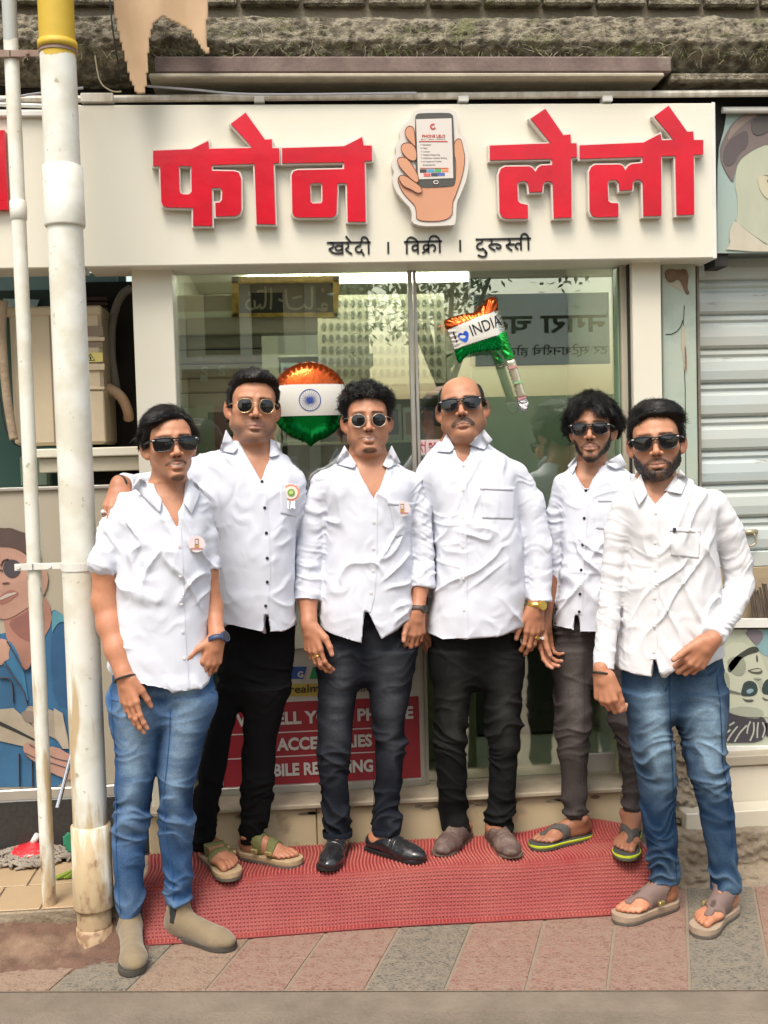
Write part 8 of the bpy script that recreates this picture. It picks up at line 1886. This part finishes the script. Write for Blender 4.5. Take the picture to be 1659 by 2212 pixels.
# --- man 6
pl6 = [(1416,1092),(1415,1160),(1416,1240),(1414,1330),(1411,1424)]
def p6x(root, shirt, sb, ab):
    h_, n_2, d = hit_px(sb, 1457, 1145); b = MB(); r = .0055
    P = [h_-d*.0065+rt*x+up*y for x, y in ((-r,-r*1.3),(r,-r*1.3),(r,r*1.3),(-r,r*1.3))]; b.add(P+[p+d*.0015 for p in P], [(0,1,2,3),(0,4,5,1),(1,5,6,2),(2,6,7,3),(3,7,4,0)]); b.build('pocket_tab', pm('tab_navy', (.03,.035,.06), .6), shirt)
build_person(dict(label='bearded man in long sleeved white shirt, faded blue jeans and thong sandals at the right', group=GRP, Y=3.45, zg=0.0, foot=(1470,2000), seed=73, tone=1.0, warm=True,
  head=dict(eye=(1417,960), rot=(-1,3,4), s=1.02, w=1.0, jaw=1.14, smile=.35, glasses='way', gz=.001, beard=dict(jaw=.97, wid=.033, stache=.8, sw=.0055, conn=.9, soul=.9), bdisp=.004, bstr=(4500,.007), lip=(.42,.21,.18), fade=.3,
    hair=dict(seed=17, t=.009, front=.0, ragged=.004, dips=[(-.05,.02,-.010)], g=[(0,-.05,.10,.05,.016),(.055,-.01,.09,.04,.018),(-.05,-.03,.09,.035,.012),(-.078,0,.02,.03,-.006),(.078,0,.02,.03,-.005)], aniso=(26,40,70), amp=.006, n=9000, L=(.018,.040), lift=.2, rand=.22, wave=.05, flow=lambda x, y, z: np.array([.9 if z > .05 else .1, .6, .3 if z > .05 else -1.0]))),
  neck=(1418,1042), nr=.058, zlow=1145,
  torso=dict(sec=[(1034,1376,1468),(1046,1356,1492),(1060,1338,1520),(1080,1328,1548),(1120,1338,1545),(1160,1346,1542),(1206,1350,1550),(1260,1342,1555),(1300,1344,1553),(1370,1340,1556),(1424,1333,1562),(1475,1330,1566)],
    ry=ryf([(1034,.066),(1065,.095),(1120,.118),(1250,.125),(1475,.13)])),
  V=[(1376,1020),(1393,1056),(1415,1092),(1431,1068),(1456,1045),(1468,1018)],
  hemx=([1300,1331,1338,1370,1408,1411,1415,1433,1480,1530,1562,1600],[1420,1434,1447,1458,1463,1424,1424,1459,1437,1432,1424,1400]),
  sleeves=[dict(p=[(1352,1090),(1332,1150),(1322,1240),(1312,1340,-.01),(1303,1446,-.04)], r=[32,28,26,27,24], cuff=.06, cg=.002), dict(p=[(1540,1092),(1572,1150,.01),(1592,1215,.02),(1598,1262,.02),(1577,1318,-.05),(1540,1376,-.145)], r=[38,37,35,33,29,25], cuff=.06, cg=.002)],
  hands=[dict(arm=[(1306,1400,-.03),(1300,1450,-.05)], rad=[17,16.5], f=(.06,-.18,-1), s=(.7,-.7,0), c=(.85,.5,0), curl=(62,80,86,90), thumb=(14,10), tc=.35, sc=1.04, wear=[dict(t='bracelet', back=-.008, r=.027, m=m_beads)]),
         dict(arm=[(1577,1318,-.05),(1536,1384,-.155)], rad=[20,18], f=(-.62,.02,-.78), s=(-.75,-.1,.65), c=(-.2,1,-.2), curl=(60,60,58,56), thumb=(26,4), tc=-.12, sc=1.04)],
  collar=[[(1384,1024),(1399,1066),(1380,1094),(1364,1054)], [(1470,1014),(1435,1060),(1472,1068),(1487,1034)]],
  placket=(pl6, 15), buttons=btn(pl6, (.05,.24,.42,.60,.78,.95)), pockets=[[(1447,1140),(1514,1143),(1510,1206),(1449,1200)]], extra=p6x,
  legs=dict(hip=[(1400,1342,1556),(1462,1340,1566),(1500,1344,1570),(1530,1352,1568)], sec=[[(1490,1342,1452),(1511,1346,1449),(1560,1359,1450),(1591,1364,1453),(1647,1377,1458),(1703,1382,1458),(1760,1386,1460),(1830,1396,1463),(1903,1405,1466)],[(1490,1448,1570),(1511,1449,1570),(1560,1457,1568),(1591,1470,1564),(1647,1481,1567),(1703,1500,1577),(1760,1512,1584),(1830,1527,1589),(1922,1537,1595)]],
    dy=lambda v: .02*(v-1500)/400-.01, knee=1680, amp=1.0, col=(.008,.033,.085), col2=(.24,.36,.47), fade=(1590,95,1.25), crf=.28, seams=[[(1447,1440),(1447,1511)],[(1447,1511),(1450,1600),(1455,1700),(1458,1830),(1462,1900)],[(1549,1462),(1556,1520),(1560,1600),(1562,1650),(1572,1703),(1584,1830)],[(1440,1450),(1446,1475),(1436,1495)],[(1480,1450),(1500,1462),(1530,1460),(1548,1448)]]),
  feet=[dict(kind='thong', heel=(1462,1958), toe=(1332,1998), big=1, L=.285), dict(kind='thong', heel=(1578,1975), toe=(1502,2026), big=-1, L=.285)], ftone=1.0))
